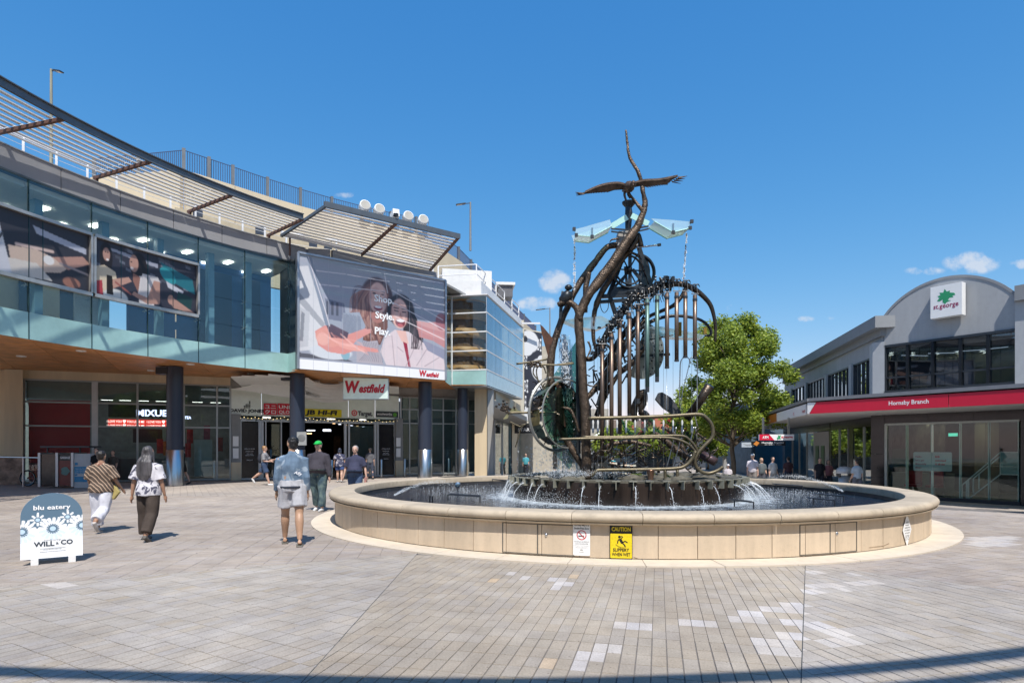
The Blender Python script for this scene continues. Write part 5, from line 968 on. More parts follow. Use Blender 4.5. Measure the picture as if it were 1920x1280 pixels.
for pl, rr in (([(1103, 640), (1107, 655), (1100, 672)], [3, 2.5, 2]), ([(1046, 620), (1049, 632), (1051, 642)], [2, 1.5, 1]), ([(1055, 764), (1068, 768), (1078, 785), (1085, 810)], [3.5, 5, 4.5, 3]), ([(1100, 720), (1110, 724), (1120, 722)], [2.5, 2, 2]), ([(1106, 893), (1112, 900), (1120, 898)], [8, 7, 4]), ([(1092, 892), (1084, 898), (1078, 899)], [8, 6, 4]), ([(1160, 447), (1148, 449), (1143, 455)], [3, 2.5, .8])): limb('twig', pl, rr, .05, n=7)
# eagle
egm = M('eagle_bronze', (.10, .065, .045), .5, .4, var=.5, ns=9, bump=.4, bs=40)
eg = sub('eagle', sc)
for side, top, bot in ((-1, [(1177, 349), (1158, 346), (1127, 351), (1096, 363)], [(1172, 357), (1140, 361), (1112, 364), (1098, 364.5)]), (1, [(1182, 346), (1204, 341.5), (1235, 340.5), (1269, 333)], [(1189, 353), (1212, 350.5), (1238, 347.5), (1258, 342)])):
    b = MB(); T, B2 = smooth(SP(top), 6), smooth(SP(bot), 6); n = len(T)
    for i in range(n):
        u = i / (n - 1); dy = -.35 * math.sin(u * 2.4); T[i] = T[i] + Vector((0, dy * .3 - .02, -.02)); B2[i] = B2[i] + Vector((0, dy * .3 + .04, .03))
    for i in range(n - 1):
        b.prism([T[i], T[i + 1], B2[i + 1], B2[i]], (0, .0, .045))
        if i > 3: m_ = (B2[i] + B2[i + 1]) / 2; b.prism([B2[i], B2[i + 1], m_ + (m_ - T[i]).normalized() * .10 + Vector((side * .05, 0, 0))], (0, 0, .02))
    for f in range(4): p = T[-1].lerp(B2[-1], f / 3); b.prism([p, p + Vector((side * .22, 0, .02 - .03 * f)), p + Vector((side * .03, 0, -.04))], (0, .02, 0))
    b.build('wing', egm, eg)
one('body', egm, eg, lambda b: (b.tube(SP([(1171, 357, .35), (1175, 353, .1), (1180, 350, -.1), (1185, 347, -.28)]), [.03, .11, .13, .06], 10), b.ell(S(1187, 345, -.36), (.07, .10, .07), 10, 7), b.tube(SP([(1187, 346, -.43), (1187.5, 347.5, -.5)]), [.025, .006], 6)), True)
one('tail', egm, eg, lambda b: b.prism(SP([(1168, 356, .3), (1178, 357, .3), (1182, 360, .62), (1166, 360, .62)]), (0, 0, .03)))
for pl in ([(1172, 357), (1171, 366), (1174, 376), (1177, 381)], [(1179, 357), (1178, 365), (1182, 372)]): one('leg', egm, eg, lambda b: b.tube(smooth(SP(pl, .05), 3), [.035, .035, .03, .03, .025, .025, .02, .02, .02, .015][:len(smooth(SP(pl), 3))], 7))
# hub, glass wings with steel edges
one('bowl', darkst, sc, lambda b: b.lathe([(.02, -.10), (.06, -.08), (.15, .02), (.16, .06), (.02, .04)], S(1179, 384, .15), 16)); one('hub_post', darkst, sc, lambda b: b.tube(SP([(1178, 385), (1179, 400), (1178, 424), (1177, 432)], .15), [.07, .09, .075, .06], 10)); one('hub_block', M('pale_block', (.33, .31, .29), .6, var=.2), sc, lambda b: b.prism(SP([(1160, 433), (1186, 432), (1192, 443), (1196, 460), (1158, 460)], .1), (0, .3, 0)))
wg_ = glass('wing_pane_glass', (.80, .97, .92), .34, .35, wav=.2); ge = M('glass_edge_bright', (.45, .72, .66), .12, spec=.8)
for pl, cl in (([(1074, 438), (1091, 434), (1140, 420), (1144, 432), (1107, 452), (1078, 449)], [(1146, 425), (1176, 407)]), ([(1290, 424), (1258, 421), (1216, 418), (1222, 424), (1256, 444), (1287, 436)], [(1216, 420), (1184, 404)])):
    g_ = sub('glass_wing_arm', sc); P = SP(pl); one('pane', wg_, g_, lambda b: (b.prism([p + Vector((0, -.28, 0)) for p in P], (0, .02, 0)), b.prism([p + Vector((0, .3, .06)) for p in P], (0, .02, 0)), b.prism([P[3] + Vector((0, -.28, 0)), P[4] + Vector((0, -.28, 0)), P[4] + Vector((0, .3, .06)), P[3] + Vector((0, .3, .06))], (0, 0, .02)), b.prism([P[4] + Vector((0, -.28, 0)), P[5] + Vector((0, -.28, 0)), P[5] + Vector((0, .3, .06)), P[4] + Vector((0, .3, .06))], (0, 0, .02))))
    for dy in (-.29, .3): one('edge', ge, g_, lambda b: b.tube([P[i] + Vector((0, dy, .06 * (dy > 0))) for i in (3, 4, 5)], .016, 5))
    one('arm_plate', ge, g_, lambda b: b.beam(S(cl[0][0], cl[0][1]), S(cl[1][0], cl[1][1]), .02, .13)); one('arm_rod', darkst, g_, lambda b: (b.beam(S(cl[0][0], cl[0][1] + 4), S(1178, 431), .03, .03), b.beam(S(cl[0][0], cl[0][1] + 9), S(1178, 438), .03, .03)))
    for i in (0, 4, 5): one('clamp', dark_metal, g_, lambda b: b.box(P[i] + Vector((0, -.3, 0)), (.07, .06, .07)))
    i = 4; one('clamp_rod', steel, g_, lambda b: b.tube([P[4] + Vector((0, -.3, .03)), P[4] + Vector((0, -.3, .2))], .02, 6))
b = MB(); [b.tube([S(1150, 421 + k * 0) + Vector((0, 0, 0)), S(1150, 421)], .001, 3) for k in range(0)]
# tripod tower frame, wheel and gear disc
for pl, r in (([(1180, 450), (1142, 552), (1158, 600)], 5), ([(1196, 458), (1222, 540)], 4.2), ([(1181, 468), (1181, 575)], 3.5), ([(1145, 548), (1222, 545)], 4.5), ([(1150, 541), (1212, 538)], 3), ([(1186, 505), (1212, 537)], 3), ([(1125, 556), (1180, 553)], 4), ([(1125, 566), (1180, 562)], 3.4), ([(1148, 543), (1180, 508)], 2.5), ([(1172, 500), (1178, 560)], 2.5)): one('tower_strut', darkst, sc, lambda b: b.beam(S(pl[0][0], pl[0][1], .5), S(pl[1][0], pl[1][1], .5), r * .022, r * .022) if len(pl) == 2 else b.tube(SP(pl, .5), r * .0115, 6))
wh = sub('tower_wheel', sc); xd, ud = Vector((1, .25, 0)).normalized(), UP; wc = S(1179, 506, .45)
def torus(b, c, xd, ud, R, r, n=28, m=6, a0=0, a1=360):
    P = [c + Vector(xd) * R * math.cos(rad(a0 + (a1 - a0) * k / n)) + Vector(ud) * R * math.sin(rad(a0 + (a1 - a0) * k / n)) for k in range(n + 1)]; b.tube(P, r, m)
one('rim', darkst, wh, lambda b: (torus(b, wc, xd, ud, .34, .025), torus(b, wc, xd, ud, .42, .03))); one('spokes', darkst, wh, lambda b: [b.tube([wc, wc + (xd * math.cos(a) + ud * math.sin(a)) * .42], .018, 5) for a in np.arange(0, 6.28, 1.047)]); wc2 = S(1198, 509, .75)
one('half_disc', darkst, wh, lambda b: b.prism([wc2 + xd * .30 * math.cos(a) + ud * .44 * math.sin(a) for a in np.linspace(-math.pi / 2, math.pi / 2, 14)], (0, .04, 0))); one('perforated_rim', darkst, wh, lambda b: torus(b, wc2, xd, ud, .40, .045, 28, 6, -85, 95)); one('hub', darkst, wh, lambda b: b.ell(wc, (.09, .12, .09)))
one('pointer_arm', steel, sc, lambda b: b.tube(SP([(1195, 464), (1236, 459)], .2), .018, 6)); one('pointer_weight', dark_metal, sc, lambda b: b.tube(SP([(1233, 459.6), (1239, 458.6)], .2), .035, 7)); limb('knuckle', [(1180, 470), (1190, 455), (1196, 440), (1203, 462)], [7, 8, 6, 5], .15, bronze)
limb('loop_cable', [(1124, 560), (1127, 578), (1133, 586), (1140, 578), (1141, 562)], .9, .4, dark_metal, 5)
# the arch the chimes hang from
arch = [(1112, 672), (1126, 648), (1141, 620), (1163, 590), (1184, 562), (1207, 549), (1227, 540), (1246, 534), (1265, 532), (1285, 534), (1301, 542), (1316, 553), (1331, 570), (1338, 590), (1341.5, 614), (1341, 640)]
limb('arch', arch, [5, 6, 7, 8, 8, 7.5, 7, 6.5, 6.5, 6.5, 6.5, 5.5, 5, 4.2, 3.6, 2.4], .1, bronze)
limb('inner_arc', [(1120, 760), (1140, 700), (1165, 655), (1190, 625), (1215, 606), (1238, 596), (1262, 592), (1285, 593), (1309, 598), (1324, 607), (1333, 620), (1331, 628), (1321, 629)], [4, 5, 5, 5, 4.5, 4, 3.8, 3.6, 3.4, 3.4, 3.4, 3, 2.6], .35, darkst, 8)
limb('inner_arc', [(1286, 540), (1277, 557), (1262, 573), (1238, 584), (1215, 595), (1191, 622), (1160, 668), (1130, 730)], [5, 4.5, 4.5, 4, 4, 6, 7, 7], .4, bronze, 8)
for pl in ([(1130, 690), (1160, 640), (1190, 600), (1214, 578)], [(1120, 730), (1150, 690), (1178, 640), (1200, 612)], [(1118, 780), (1135, 740), (1160, 700)], [(1160, 700), (1190, 675), (1215, 640)]): limb('frame_rib', pl, [6, 7, 6, 4], .6, bronze, 7)
# clutter of fittings along the arch
b = MB(); R_ = random.Random(4); AP = smooth(SP(arch, .1), 8)
for k in range(420):
    p = AP[R_.randrange(6, 60)] + Vector((R_.gauss(0, .07), R_.gauss(-.05, .12), R_.gauss(-.02, .10)))
    t = R_.random()
    if t < .4: b.box(p, (R_.uniform(.02, .07), R_.uniform(.03, .1), R_.uniform(.02, .09)), R_.random() * 3)
    elif t < .7: b.tube([p, p + Vector((R_.uniform(-.1, .1), 0, R_.uniform(-.3, -.08)))], .008, 4)
    else: b.ell(p, (.03, .03, .03), 6, 4)
for k in range(60): p = S(R_.uniform(1110, 1215), 0); q = R_.uniform(0, 1); p = S(1115 + 95 * q + R_.gauss(0, 8), 690 - 110 * q + R_.gauss(0, 14), R_.uniform(.2, .7)); b.beam(p, p + Vector((R_.uniform(-.25, .25), R_.uniform(-.1, .1), R_.uniform(-.25, .25))), .025, .025)
o = b.build('arch_fittings', darkst, sc); o['kind'] = 'stuff'
for i in (1163, 1184, 1207, 1232, 1252, 1268, 1286, 1303):
    y = np.interp(i, [a[0] for a in arch[:11]], [a[1] for a in arch[:11]])
    for d in (-3, 3): limb('claw_hook', [(i + d - 5, y + 1), (i + d - 2, y - 7), (i + d + 3, y - 9), (i + d + 6, y - 4)], [1.4, 1.8, 1.6, .6], .0, dark_metal, 6, 3)
# chimes with hangers and clapper handles
CH = [(1129, 647, 856), (1146.6, 625, 840), (1162, 603, 812), (1180, 586, 775), (1196, 573, 747), (1213.7, 561, 725), (1232, 555, 706), (1250.6, 550, 689), (1268.7, 548, 676), (1285, 548, 669), (1303, 553, 671)]
for i, (x, y0, y1) in enumerate(CH):
    ct = sub('chime', sc); m_ = chime; p0, p1 = S(x, y0, -.15), S(x, y1, -.15); r = 3.9 * .0122
    one('tube', patina if i in (5, 6) else chime, ct, lambda b: b.tube([p0, p0.lerp(p1, .5), p1], r, 14), True); one('cap', dark_metal, ct, lambda b: b.tube([p1 + UP * .02, p1 - UP * (.12 if 2 < i < 7 else .02)], r * (.95 if 2 < i < 7 else 1.1), 12))
    one('hanger_bar', dark_metal, ct, lambda b: b.tube([p0 + Vector((-.08, 0, .03)), p0 + Vector((.09, 0, .03))], .012, 5)); one('hanger_rod', dark_metal, ct, lambda b: [b.tube([p0 + Vector((d, 0, .02)), p0 + Vector((d, .05, .22))], .006, 4) for d in (-.06, .06)])
    one('collar', dark_metal, ct, lambda b: b.lathe([(r + .004, 0), (r + .008, .03), (r + .004, .06)], p0 - UP * .14, 14))
for x in (1112, 1121, 1139, 1157, 1174, 1191, 1209, 1226, 1244, 1262, 1279, 1297):
    ct = sub('clapper', sc); one('wire', steel, ct, lambda b: b.tube([S(x, 600 + abs(x - 1200) * .6, -.25), S(x, 885, -.25)], .0035, 4)); one('handle', M('handle_white', (.65, .66, .66), .4), ct, lambda b: b.lathe([(.0, 0), (.022, .01), (.026, .09), (.016, .17), (.026, .25), (.012, .3)], S(x, 812, -.25), 8), True)
for x in (1288, 1304, 1311): pass
limb('tuning_fork', [(1274, 760), (1275, 700), (1277, 676), (1286, 669), (1293, 674), (1295, 682)], [1.2, 1.2, 1.2, 1.2, 1.2, 1], -.1, steel, 6); limb('tuning_fork', [(1307, 776), (1307.5, 700), (1307, 678), (1300, 669), (1293, 674), (1292, 684), (1280, 735), (1275, 770)], [1.2, 1.2, 1.2, 1.2, 1.2, 1, .8, .8], -.12, steel, 6)
# long bent pipes in front
pl1 = [(1103, 784), (1150, 783), (1199, 782), (1260, 779.5), (1309, 776.6), (1324, 783), (1335, 798), (1336, 818), (1322, 834), (1308, 850), (1303, 866), (1310, 880), (1326, 887), (1343, 883), (1355, 875)]
limb('bent_pipe', pl1, 4.0, -.45, pipe_m, 12); limb('bent_pipe', [(1048, 823), (1100, 822), (1180, 821), (1240, 820), (1268, 823), (1290, 832), (1306, 848)], [2.6, 3.2, 3.4, 3.2, 3, 2.6, 2.4], -.5, pipe_m, 10); limb('bent_pipe', [(1092, 819), (1150, 819), (1230, 817), (1278, 817), (1292, 824), (1303, 836), (1310, 850)], 3.1, -.35, pipe_m, 10)
limb('bent_pipe', [(1109, 892), (1117, 884), (1126, 881), (1199, 880), (1266, 878), (1286, 872), (1297, 860), (1304, 846)], 3.9, -.6, pipe_m, 12)
for x in (1247, 1270): limb('pipe_post', [(x, 881), (x, 900)], 3.2, -.6, pipe_m, 10)
one('copper_bucket', M('copper', (.42, .24, .16), .3, .85, var=.15), sc, lambda b: b.lathe([(.055, 0), (.085, .20), (.092, .21), (.08, .2), (.05, .02), (0, .02)], S(1220, 899, -1.1), 18), True)
# water wheel at the left, seen at an angle
ww = sub('bucket_wheel', sc); xd = Vector((.76, .65, 0)).normalized(); wc = S(1043, 776, .3)
one('rim', M('wheel_rim_grey', (.32, .32, .30), .4, .5, var=.2), ww, lambda b: (torus(b, wc, xd, UP, .86, .035, 44, 6, 75, 300), torus(b, wc + Vector((.25, -.1, 0)), xd, UP, .80, .02, 44, 6)))
for k in range(13):
    a = rad(20 + k * 27.7); c = wc + (xd * math.cos(a) + UP * math.sin(a)) * .66; t = (-xd * math.sin(a) + UP * math.cos(a)); r_ = (xd * math.cos(a) + UP * math.sin(a)); n = xd.cross(UP)
    one('bucket', (M('bucket_brass', (.22, .19, .085), .4, .4, var=.4, ns=4), M('bucket_green', (.12, .17, .14), .45, .4, var=.4, ns=4), bronze)[k % 3], ww, lambda b: b.prism([c - t * .13 - n * .15, c + t * .13 - n * .15, c + t * .10 + n * .16 + r_ * .03, c - t * .16 + n * .16 + r_ * .03], r_ * .03 + t * .1))
    one('spoke', darkst, ww, lambda b: b.tube([wc, c + r_ * .15], .014, 5))
one('back_disc', glass('wheel_glass', (.45, .62, .56), .08, .05, wav=.8), ww, lambda b: b.prism([wc + n * .25 + (xd * math.cos(a) + UP * math.sin(a)) * .62 for a in np.linspace(0, 6.28, 25)[:-1]], n * .02)); one('hub', bronze, ww, lambda b: b.ell(wc, (.13, .2, .13)))
one('green_glass_sheet', glass('sheet_glass', (.42, .62, .56), .14, .05, wav=.8), sc, lambda b: b.prism(SP([(1012, 735), (1040, 700), (1080, 640), (1082, 850), (1068, 880), (1040, 850), (1020, 800)], .7), (0, .02, 0)))
one('dark_blade', darkst, sc, lambda b: b.prism(SP([(1080, 607), (1090, 607), (1089, 850), (1081, 850)], .15), (0, .12, 0)))
one('rust_fin', rustp, sc, lambda b: b.prism(SP([(1013, 608), (1018, 612), (1038, 636), (1036, 690), (1032, 700), (1028, 668), (1016, 626)], .2), (0, .05, 0))); one('rust_fin', rustp, sc, lambda b: b.prism(SP([(1044, 716), (1052, 724), (1058, 765), (1060, 800), (1048, 790), (1042, 750)], .1), (0, .08, 0)))
for pl, r in (([(968, 682), (1000, 678), (1026, 673)], 2.2), ([(952, 774), (1000, 773), (1044, 773)], 2.6), ([(990, 754), (1030, 754)], 1.6), ([(1010, 683), (1050, 684), (1076, 681)], 1.8), ([(1045, 683), (1075, 679)], 1.2)): limb('side_tube', pl, r, -.1, pipe_m, 8)
for pl in ([(1003, 684), (1000, 700), (1012, 716), (1022, 735), (1018, 750), (1008, 765), (994, 772)], [(1024, 682), (1028, 706), (1022, 728), (1013, 745)], [(1010, 716), (1006, 700), (1008, 688), (1018, 686), (1024, 700)], [(984, 795), (976, 804), (972, 820), (966, 838)], [(956, 790), (974, 799), (980, 796), (992, 794)], [(1013, 768), (1016, 745), (1028, 742)]): limb('curled_wire', pl, 1.5, -.05, pipe_m, 6)
b = MB()
for k in range(40): p = S(R_.gauss(948, 5), R_.gauss(765, 4), -.1); b.ell(p, (.03, .03, .03), 6, 4)
for k in range(26): p = S(R_.gauss(1000, 7), R_.gauss(683, 3), -.1); b.ell(p, (.035, .03, .025), 6, 4)
o = b.build('berry_cluster', bronze, sc, True); o['kind'] = 'stuff'
for q in ([(957, 765), (978, 771), (972, 776), (956, 772)], [(955, 775), (952, 784), (943, 786), (950, 776)], [(960, 762), (970, 767), (965, 770)]): one('leaf_blade', M('leaf_brass', (.30, .28, .15), .5, .4, var=.3), sc, lambda b: b.prism(SP(q, -.1), (0, .03, 0)))
b = MB(); R_ = random.Random(14)
for k in range(90):
    a = R_.random() * 6.28; r_ = .1 + .7 * R_.random(); c = wc + (xd * math.cos(a) + UP * math.sin(a)) * r_ + n * R_.uniform(-.15, .2); v = Vector((R_.uniform(-.2, .2), R_.uniform(-.1, .1), R_.uniform(-.2, .2)))
    if k % 3: b.tube([c, c + v * .6 + Vector((0, 0, .04)), c + v], .014, 5)
    else: b.prism([c, c + v * .7, c + v * .5 + Vector((.09, 0, .03))], n * .02)
b.build('wheel_fittings', bronze, ww)['kind'] = 'stuff'
# ravens: one large on the left branch, two heads on the arch
bd = sub('perched_bird', sc); one('body', darkst, bd, lambda b: (b.tube(SP([(1052, 574, .1), (1057, 564, 0), (1064, 553, -.05), (1066, 545, -.08)]), [.04, .13, .13, .06], 9), b.ell(S(1066, 539, -.08), (.09, .08, .07), 8, 6), b.tube(SP([(1069, 538, -.12), (1076, 540, -.16)]), [.03, .006], 5)), True)
one('wing', M('bird_grey', (.16, .16, .155), .5, .3, var=.5, ns=12), bd, lambda b: [b.prism([S(1056 + s * 4, 545), S(1066 + s * 5, 548), S(1068 + s * 8, 565), S(1060 + s * 9, 572), S(1053 + s * 5, 563)], (0, .05, 0)) for s in (-.7, .9)]); one('tail', darkst, bd, lambda b: b.prism(SP([(1049, 570), (1056, 572), (1052, 600), (1048, 596)]), (0, .04, 0)))
# perforated disc, pale glass plates behind the chimes
pf = sub('perforated_disc', sc); dcn = S(1200, 655, .8); one('disc', M('disc_grey', (.26, .29, .29), .35, .5, var=.35, ns=3), pf, lambda b: b.prism([dcn + Vector((.66 * math.cos(a), .3 * math.cos(a), .72 * math.sin(a))) for a in np.linspace(-2.0, 1.3, 24)], (0, .03, 0)))
one('perforation', black, pf, lambda b: [b.ell(dcn + Vector((.66 * q * math.cos(a), .3 * q * math.cos(a) - .01, .72 * q * math.sin(a))), (.022, .012, .022), 6, 4) for q in (.92, .8, .6) for a in np.arange(-1.3, 1.2, .22)]); one('disc_bar', darkst, pf, lambda b: (b.beam(S(1190, 668, .7), S(1256, 664, .7), .05, .06), b.beam(S(1200, 640, .7), S(1262, 628, .7), .03, .03)))
for pl in ([(1056, 600), (1085, 596), (1128, 592), (1150, 604), (1118, 618), (1085, 612)], [(1212, 612), (1240, 612), (1322, 628), (1318, 634), (1262, 632)]): one('glass_plate', wg_, sc, lambda b: b.prism(SP(pl, .3), (0, .45, .02)))
for x in (1275, 1322): one('brass_bracket', M('brass', (.45, .26, .05), .35, .8), sc, lambda b: b.box(S(x, 617 if x < 1300 else 620, .1), (.06, .06, .32 if x < 1300 else .14)))
# low tangle: trunk log, tubes, ribs, striped drum, anchor blade
limb('log', [(1228, 812), (1250, 828), (1270, 845), (1290, 858), (1302, 872)], [7, 9, 10, 9, 7], .2); limb('log', [(1112, 862), (1130, 842), (1150, 832), (1180, 828), (1204, 832), (1222, 836)], [5, 6, 6.5, 6, 6, 4], .4); limb('log', [(1240, 800), (1262, 812), (1280, 840), (1296, 866)], [4, 7, 8, 5], .5); limb('log', [(1307, 812), (1320, 822), (1330, 826)], [3, 3, 2], .3)
one('barrel_tube', bronze, sc, lambda b: b.tube(SP([(1288, 784, .5), (1308, 758, .3), (1331, 722, .1)]), [.10, .10, .11], 14), True); one('barrel_tube', M('barrel_plum', (.10, .065, .07), .4, .5), sc, lambda b: b.tube(SP([(1316, 852, .1), (1342, 866, -.1)]), [.10, .10], 14), True)
one('anchor_blade', M('anchor_grey', (.07, .07, .075), .6, .3, var=.3, bump=.5), sc, lambda b: b.prism(SP([(1230, 748), (1236, 736), (1242, 735), (1258, 745), (1268, 758), (1280, 778), (1262, 776), (1244, 764)], .6), (0, .14, 0)))
for cx, cy, w, h in ((1193, 855, 28, 24), (1297, 852, 16, 16)):
    for k in range(8): f = k / 7 - .5; limb('rib', [(cx + f * 4, cy - h + 44 * k / 8), (cx - w * .5, cy - h * .7 + 44 * k / 8), (cx - w, cy - 2 + 30 * k / 8 * .7)], [1.6, 1.6, .6], .6, steel if k % 3 == 0 else darkst, 5, 3); limb('rib', [(cx + f * 4, cy - h + 44 * k / 8), (cx + w * .5, cy - h * .7 + 44 * k / 8), (cx + w, cy - 2 + 30 * k / 8 * .7)], [1.6, 1.6, .6], .6, darkst, 5, 3)
for k in range(9): x = 1138 + k * 6; one('drum_band', (M('band_pale', (.35, .34, .28), .5, var=.2), bronze)[k % 2], sc, lambda b: b.tube([S(x, 873 + k * .6, .2), S(x + 5.6, 873 + k * .6, .2)], .13 - .004 * k, 12))
for k in range(8): x = 1112 + k * 9; one('wet_pipe', (M('band_pale', (.35, .34, .28), .5, var=.2), bronze)[k % 2], sc, lambda b: b.tube([S(x, 892 + k * .4, .5), S(x + 8, 892 + k * .4, .5)], .12, 10))
b = MB(); R_ = random.Random(31)
for k in range(95):
    x, y = R_.uniform(1112, 1335), R_.uniform(822, 886); L0 = R_.uniform(8, 30); a = R_.uniform(-2.8, .1); p = [S(x, y, R_.uniform(-.5, 1.2))]
    for q in range(4): a += R_.uniform(-.5, .5); p.append(p[-1] + Vector((math.cos(a), R_.uniform(-.3, .3), -math.sin(a))) * L0 * .0035)
    b.tube(p, [R_.uniform(.012, .04) * (1 - .18 * q) for q in range(5)], 6)
for k in range(60): x, y = R_.uniform(1100, 1230), 0; t = R_.random(); x = 1108 + 110 * t + R_.gauss(0, 7); y = 745 - 150 * t + R_.gauss(0, 18); p = S(x, y, R_.uniform(.2, .8)); b.beam(p, p + Vector((R_.uniform(-.2, .2), R_.uniform(-.1, .1), R_.uniform(-.35, .35))), .03, .03)
b.build('base_tangle', bronze, sc, True)['kind'] = 'stuff'
one('seated_figure_form', bronze, sc, lambda b: (b.tube(smooth(SP([(1192, 790), (1188, 770), (1196, 748), (1206, 735), (1208, 752), (1200, 770), (1212, 778), (1206, 790)], .6), 4), .085, 8),), True)
for pl in ([(1268, 800), (1262, 830), (1250, 876)], [(1282, 805), (1272, 840), (1262, 876)], [(1301, 800), (1296, 822), (1292, 835)], [(1304, 800), (1307, 822), (1309, 836)], [(1302, 776), (1308, 800)]): limb('guy_rod', pl, 1.3, .1, steel, 5)
for x, y0 in ((1226, 706), (1250, 690), (1262, 676), (1213, 726), (1196, 748)): limb('hanging_wire', [(x, y0), (x, 884)], .35, -.15, steel, 4, 2)
# ---------------- water: plume, falling streams, spray
wat = glass('falling_water', (.86, .90, .93), .18, .12); drop = M('water_drops', (.75, .80, .85), .15, spec=.8)
pl_ = thing('water_plume', 'white plume of water falling behind the left branches of the sculpture', 'water jet', S(1070, 888), kind='stuff'); R_ = random.Random(9); b = MB()
for k in range(5200):
    v = R_.random(); y = 628 + 258 * v ** .9; w = 6 + 26 * v; x = 1058 + 14 * v + R_.gauss(0, 1) * w * .52
    if v > .8: x = 1058 + R_.gauss(0, 1) * 36
    p = S(x, y, .55 + R_.gauss(0, .12)); s_ = R_.uniform(.006, .02); b.add([p + Vector((-s_ * .5, 0, 0)), p + Vector((s_ * .5, -s_ * .3, 0)), p + Vector((0, s_ * .5, 0)), p + Vector((R_.gauss(0, .008), 0, s_ * R_.uniform(1, 3)))], [(0, 2, 1), (0, 1, 3), (1, 2, 3), (2, 0, 3)])
b.build('droplets', drop, pl_)['kind'] = 'stuff'
b = MB()
for k in range(46):
    x0 = 1060 + R_.gauss(0, 5); x1 = 1070 + R_.gauss(0, 20); P = [S(x0 + (x1 - x0) * t, 632 + R_.random() * 30 + (880 - 640) * t ** 1.1, .55 + R_.gauss(0, .03)) for t in np.linspace(0, 1, 9)]; b.tube(P, [.004 + .016 * R_.random() for _ in P], 5)
b.build('water_strands', wat, pl_)['kind'] = 'stuff'
st = thing('spout_streams', 'thin streams of water arching from the drum spouts into the pool', 'water', (DC.x, DC.y, DZ), kind='stuff'); b = MB(); b2 = MB()
for i in range(52):
    a = 2 * math.pi * (i + .0) / 52 + .012; d = Vector((math.cos(a), math.sin(a), 0)); wet = R_.random()
    if d.y > .5 or (wet < .48 and d.x < .6): continue
    P = []; v0 = .10 + .22 * R_.random() + (.25 if d.x > .6 else 0)
    for k in range(8): t = k / 7; P.append(DC + d * (DR + .10 + v0 * t * (1 + .0 * k)) + UP * (DZ - .10 - (DZ - .1 - ZW) * t * t) + Vector((R_.gauss(0, .006), 0, 0)))
    b.tube(P, [.0065 * (1 - .3 * k / 7) * R_.uniform(.6, 1.3) for k in range(8)], 5)
    for k in range(30): q = P[R_.randrange(1, 8)]; q = q + Vector((R_.gauss(0, .02), R_.gauss(0, .02), R_.gauss(0, .03))); s_ = R_.uniform(.004, .010); b2.add([q, q + Vector((s_, 0, 0)), q + Vector((0, s_, 0)), q + Vector((0, 0, s_ * 2))], [(0, 2, 1), (0, 1, 3), (1, 2, 3), (2, 0, 3)])
    for k in range(46): q = P[-1] + Vector((R_.gauss(0, .07), R_.gauss(0, .07), abs(R_.gauss(0, .05)))); s_ = R_.uniform(.004, .011); b2.add([q, q + Vector((s_, 0, 0)), q + Vector((0, s_, 0)), q + Vector((0, 0, s_ * 1.6))], [(0, 2, 1), (0, 1, 3), (1, 2, 3), (2, 0, 3)])
b.build('streams', M('white_water', (.80, .84, .88), .2, spec=.7), st)['kind'] = 'stuff'; b2.build('splash', drop, st)['kind'] = 'stuff'
def spray(name, label, gen, n, cat='water jet', smin=.004, smax=.012):
    b = MB(); th = None
    for k in range(n):
        q = gen(); s_ = R_.uniform(smin, smax); b.add([q, q + Vector((s_, 0, 0)), q + Vector((0, s_, 0)), q + Vector((0, 0, s_ * 1.5))], [(0, 2, 1), (0, 1, 3), (1, 2, 3), (2, 0, 3)])
    o = b.build(name, drop, None, label=label, cat=cat, kind='stuff') if False else b.build(name, drop); return tag(o, label, cat, None, 'stuff')
def jet(px0, py0, px1, py1, h):
    a, c2 = wp(px0, py0), wp(px1, py1)
    def f(): t = R_.random() ** 1.3; p = a.lerp(c2, t) + UP * (.12 + 4 * h * t * (1 - t)) ; sp = .015 + .07 * t; return p + Vector((R_.gauss(0, sp), R_.gauss(0, sp), R_.gauss(0, sp * .6)))
    return f
spray('water_jet', 'arc of water jetting to the right in the left half of the pool', jet(740, 938, 850, 915, .16), 900); spray('water_jet', 'arc of water jetting out over the right half of the pool', jet(1580, 930, 1440, 905, .22), 900)
for q0, q1, lab in (((738, 937), (790, 925), 'clear stream leaving the nozzle at the left of the pool'), ((1580, 929), (1545, 921), 'clear stream leaving the nozzle at the right of the pool')):
    a, c2 = wp(*q0), wp(*q1); o = one('water_stream', wat, None, lambda b: b.tube([a.lerp(c2, t) + UP * (.1 + .5 * t * (1 - t)) for t in np.linspace(0, 1, 8)], .012, 6)); tag(o, lab, 'water jet', None, 'stuff')
spray('spray', 'fine white spray splashing in front of the left side of the drum', lambda: wp(R_.gauss(1030, 40), 943 + R_.gauss(0, 5)) + UP * abs(R_.gauss(0, .13)), 2600, 'spray', .003, .009)
spray('spray', 'spray splashing at the right foot of the drum', lambda: wp(R_.gauss(1400, 18), 936 + R_.gauss(0, 4)) + UP * abs(R_.gauss(0, .16)), 1200, 'spray', .003, .009)
for (cx_, cy_, sx_, sy_, nn), lab in (((880, 918, 55, 5, 2200), 'scatter of white bubbles on the left half of the pool'), ((1470, 920, 55, 7, 2600), 'scatter of white bubbles on the right half of the pool')): spray('spray', lab, lambda: wp(R_.gauss(cx_, sx_), min(max(cy_ + R_.gauss(0, sy_), 903), 946)) + UP * abs(R_.gauss(0, .01)), nn // 3, 'spray', .004, .013)
spray('spray', 'ring of foam drops on the pool surface around the drum', lambda: (lambda a, r: Vector((DC.x + r * math.cos(a), DC.y + r * math.sin(a), ZW + abs(R_.gauss(0, .02)))))(R_.random() * 6.28, DR + .1 + abs(R_.gauss(0, .4))), 3000, 'spray', .004, .010)
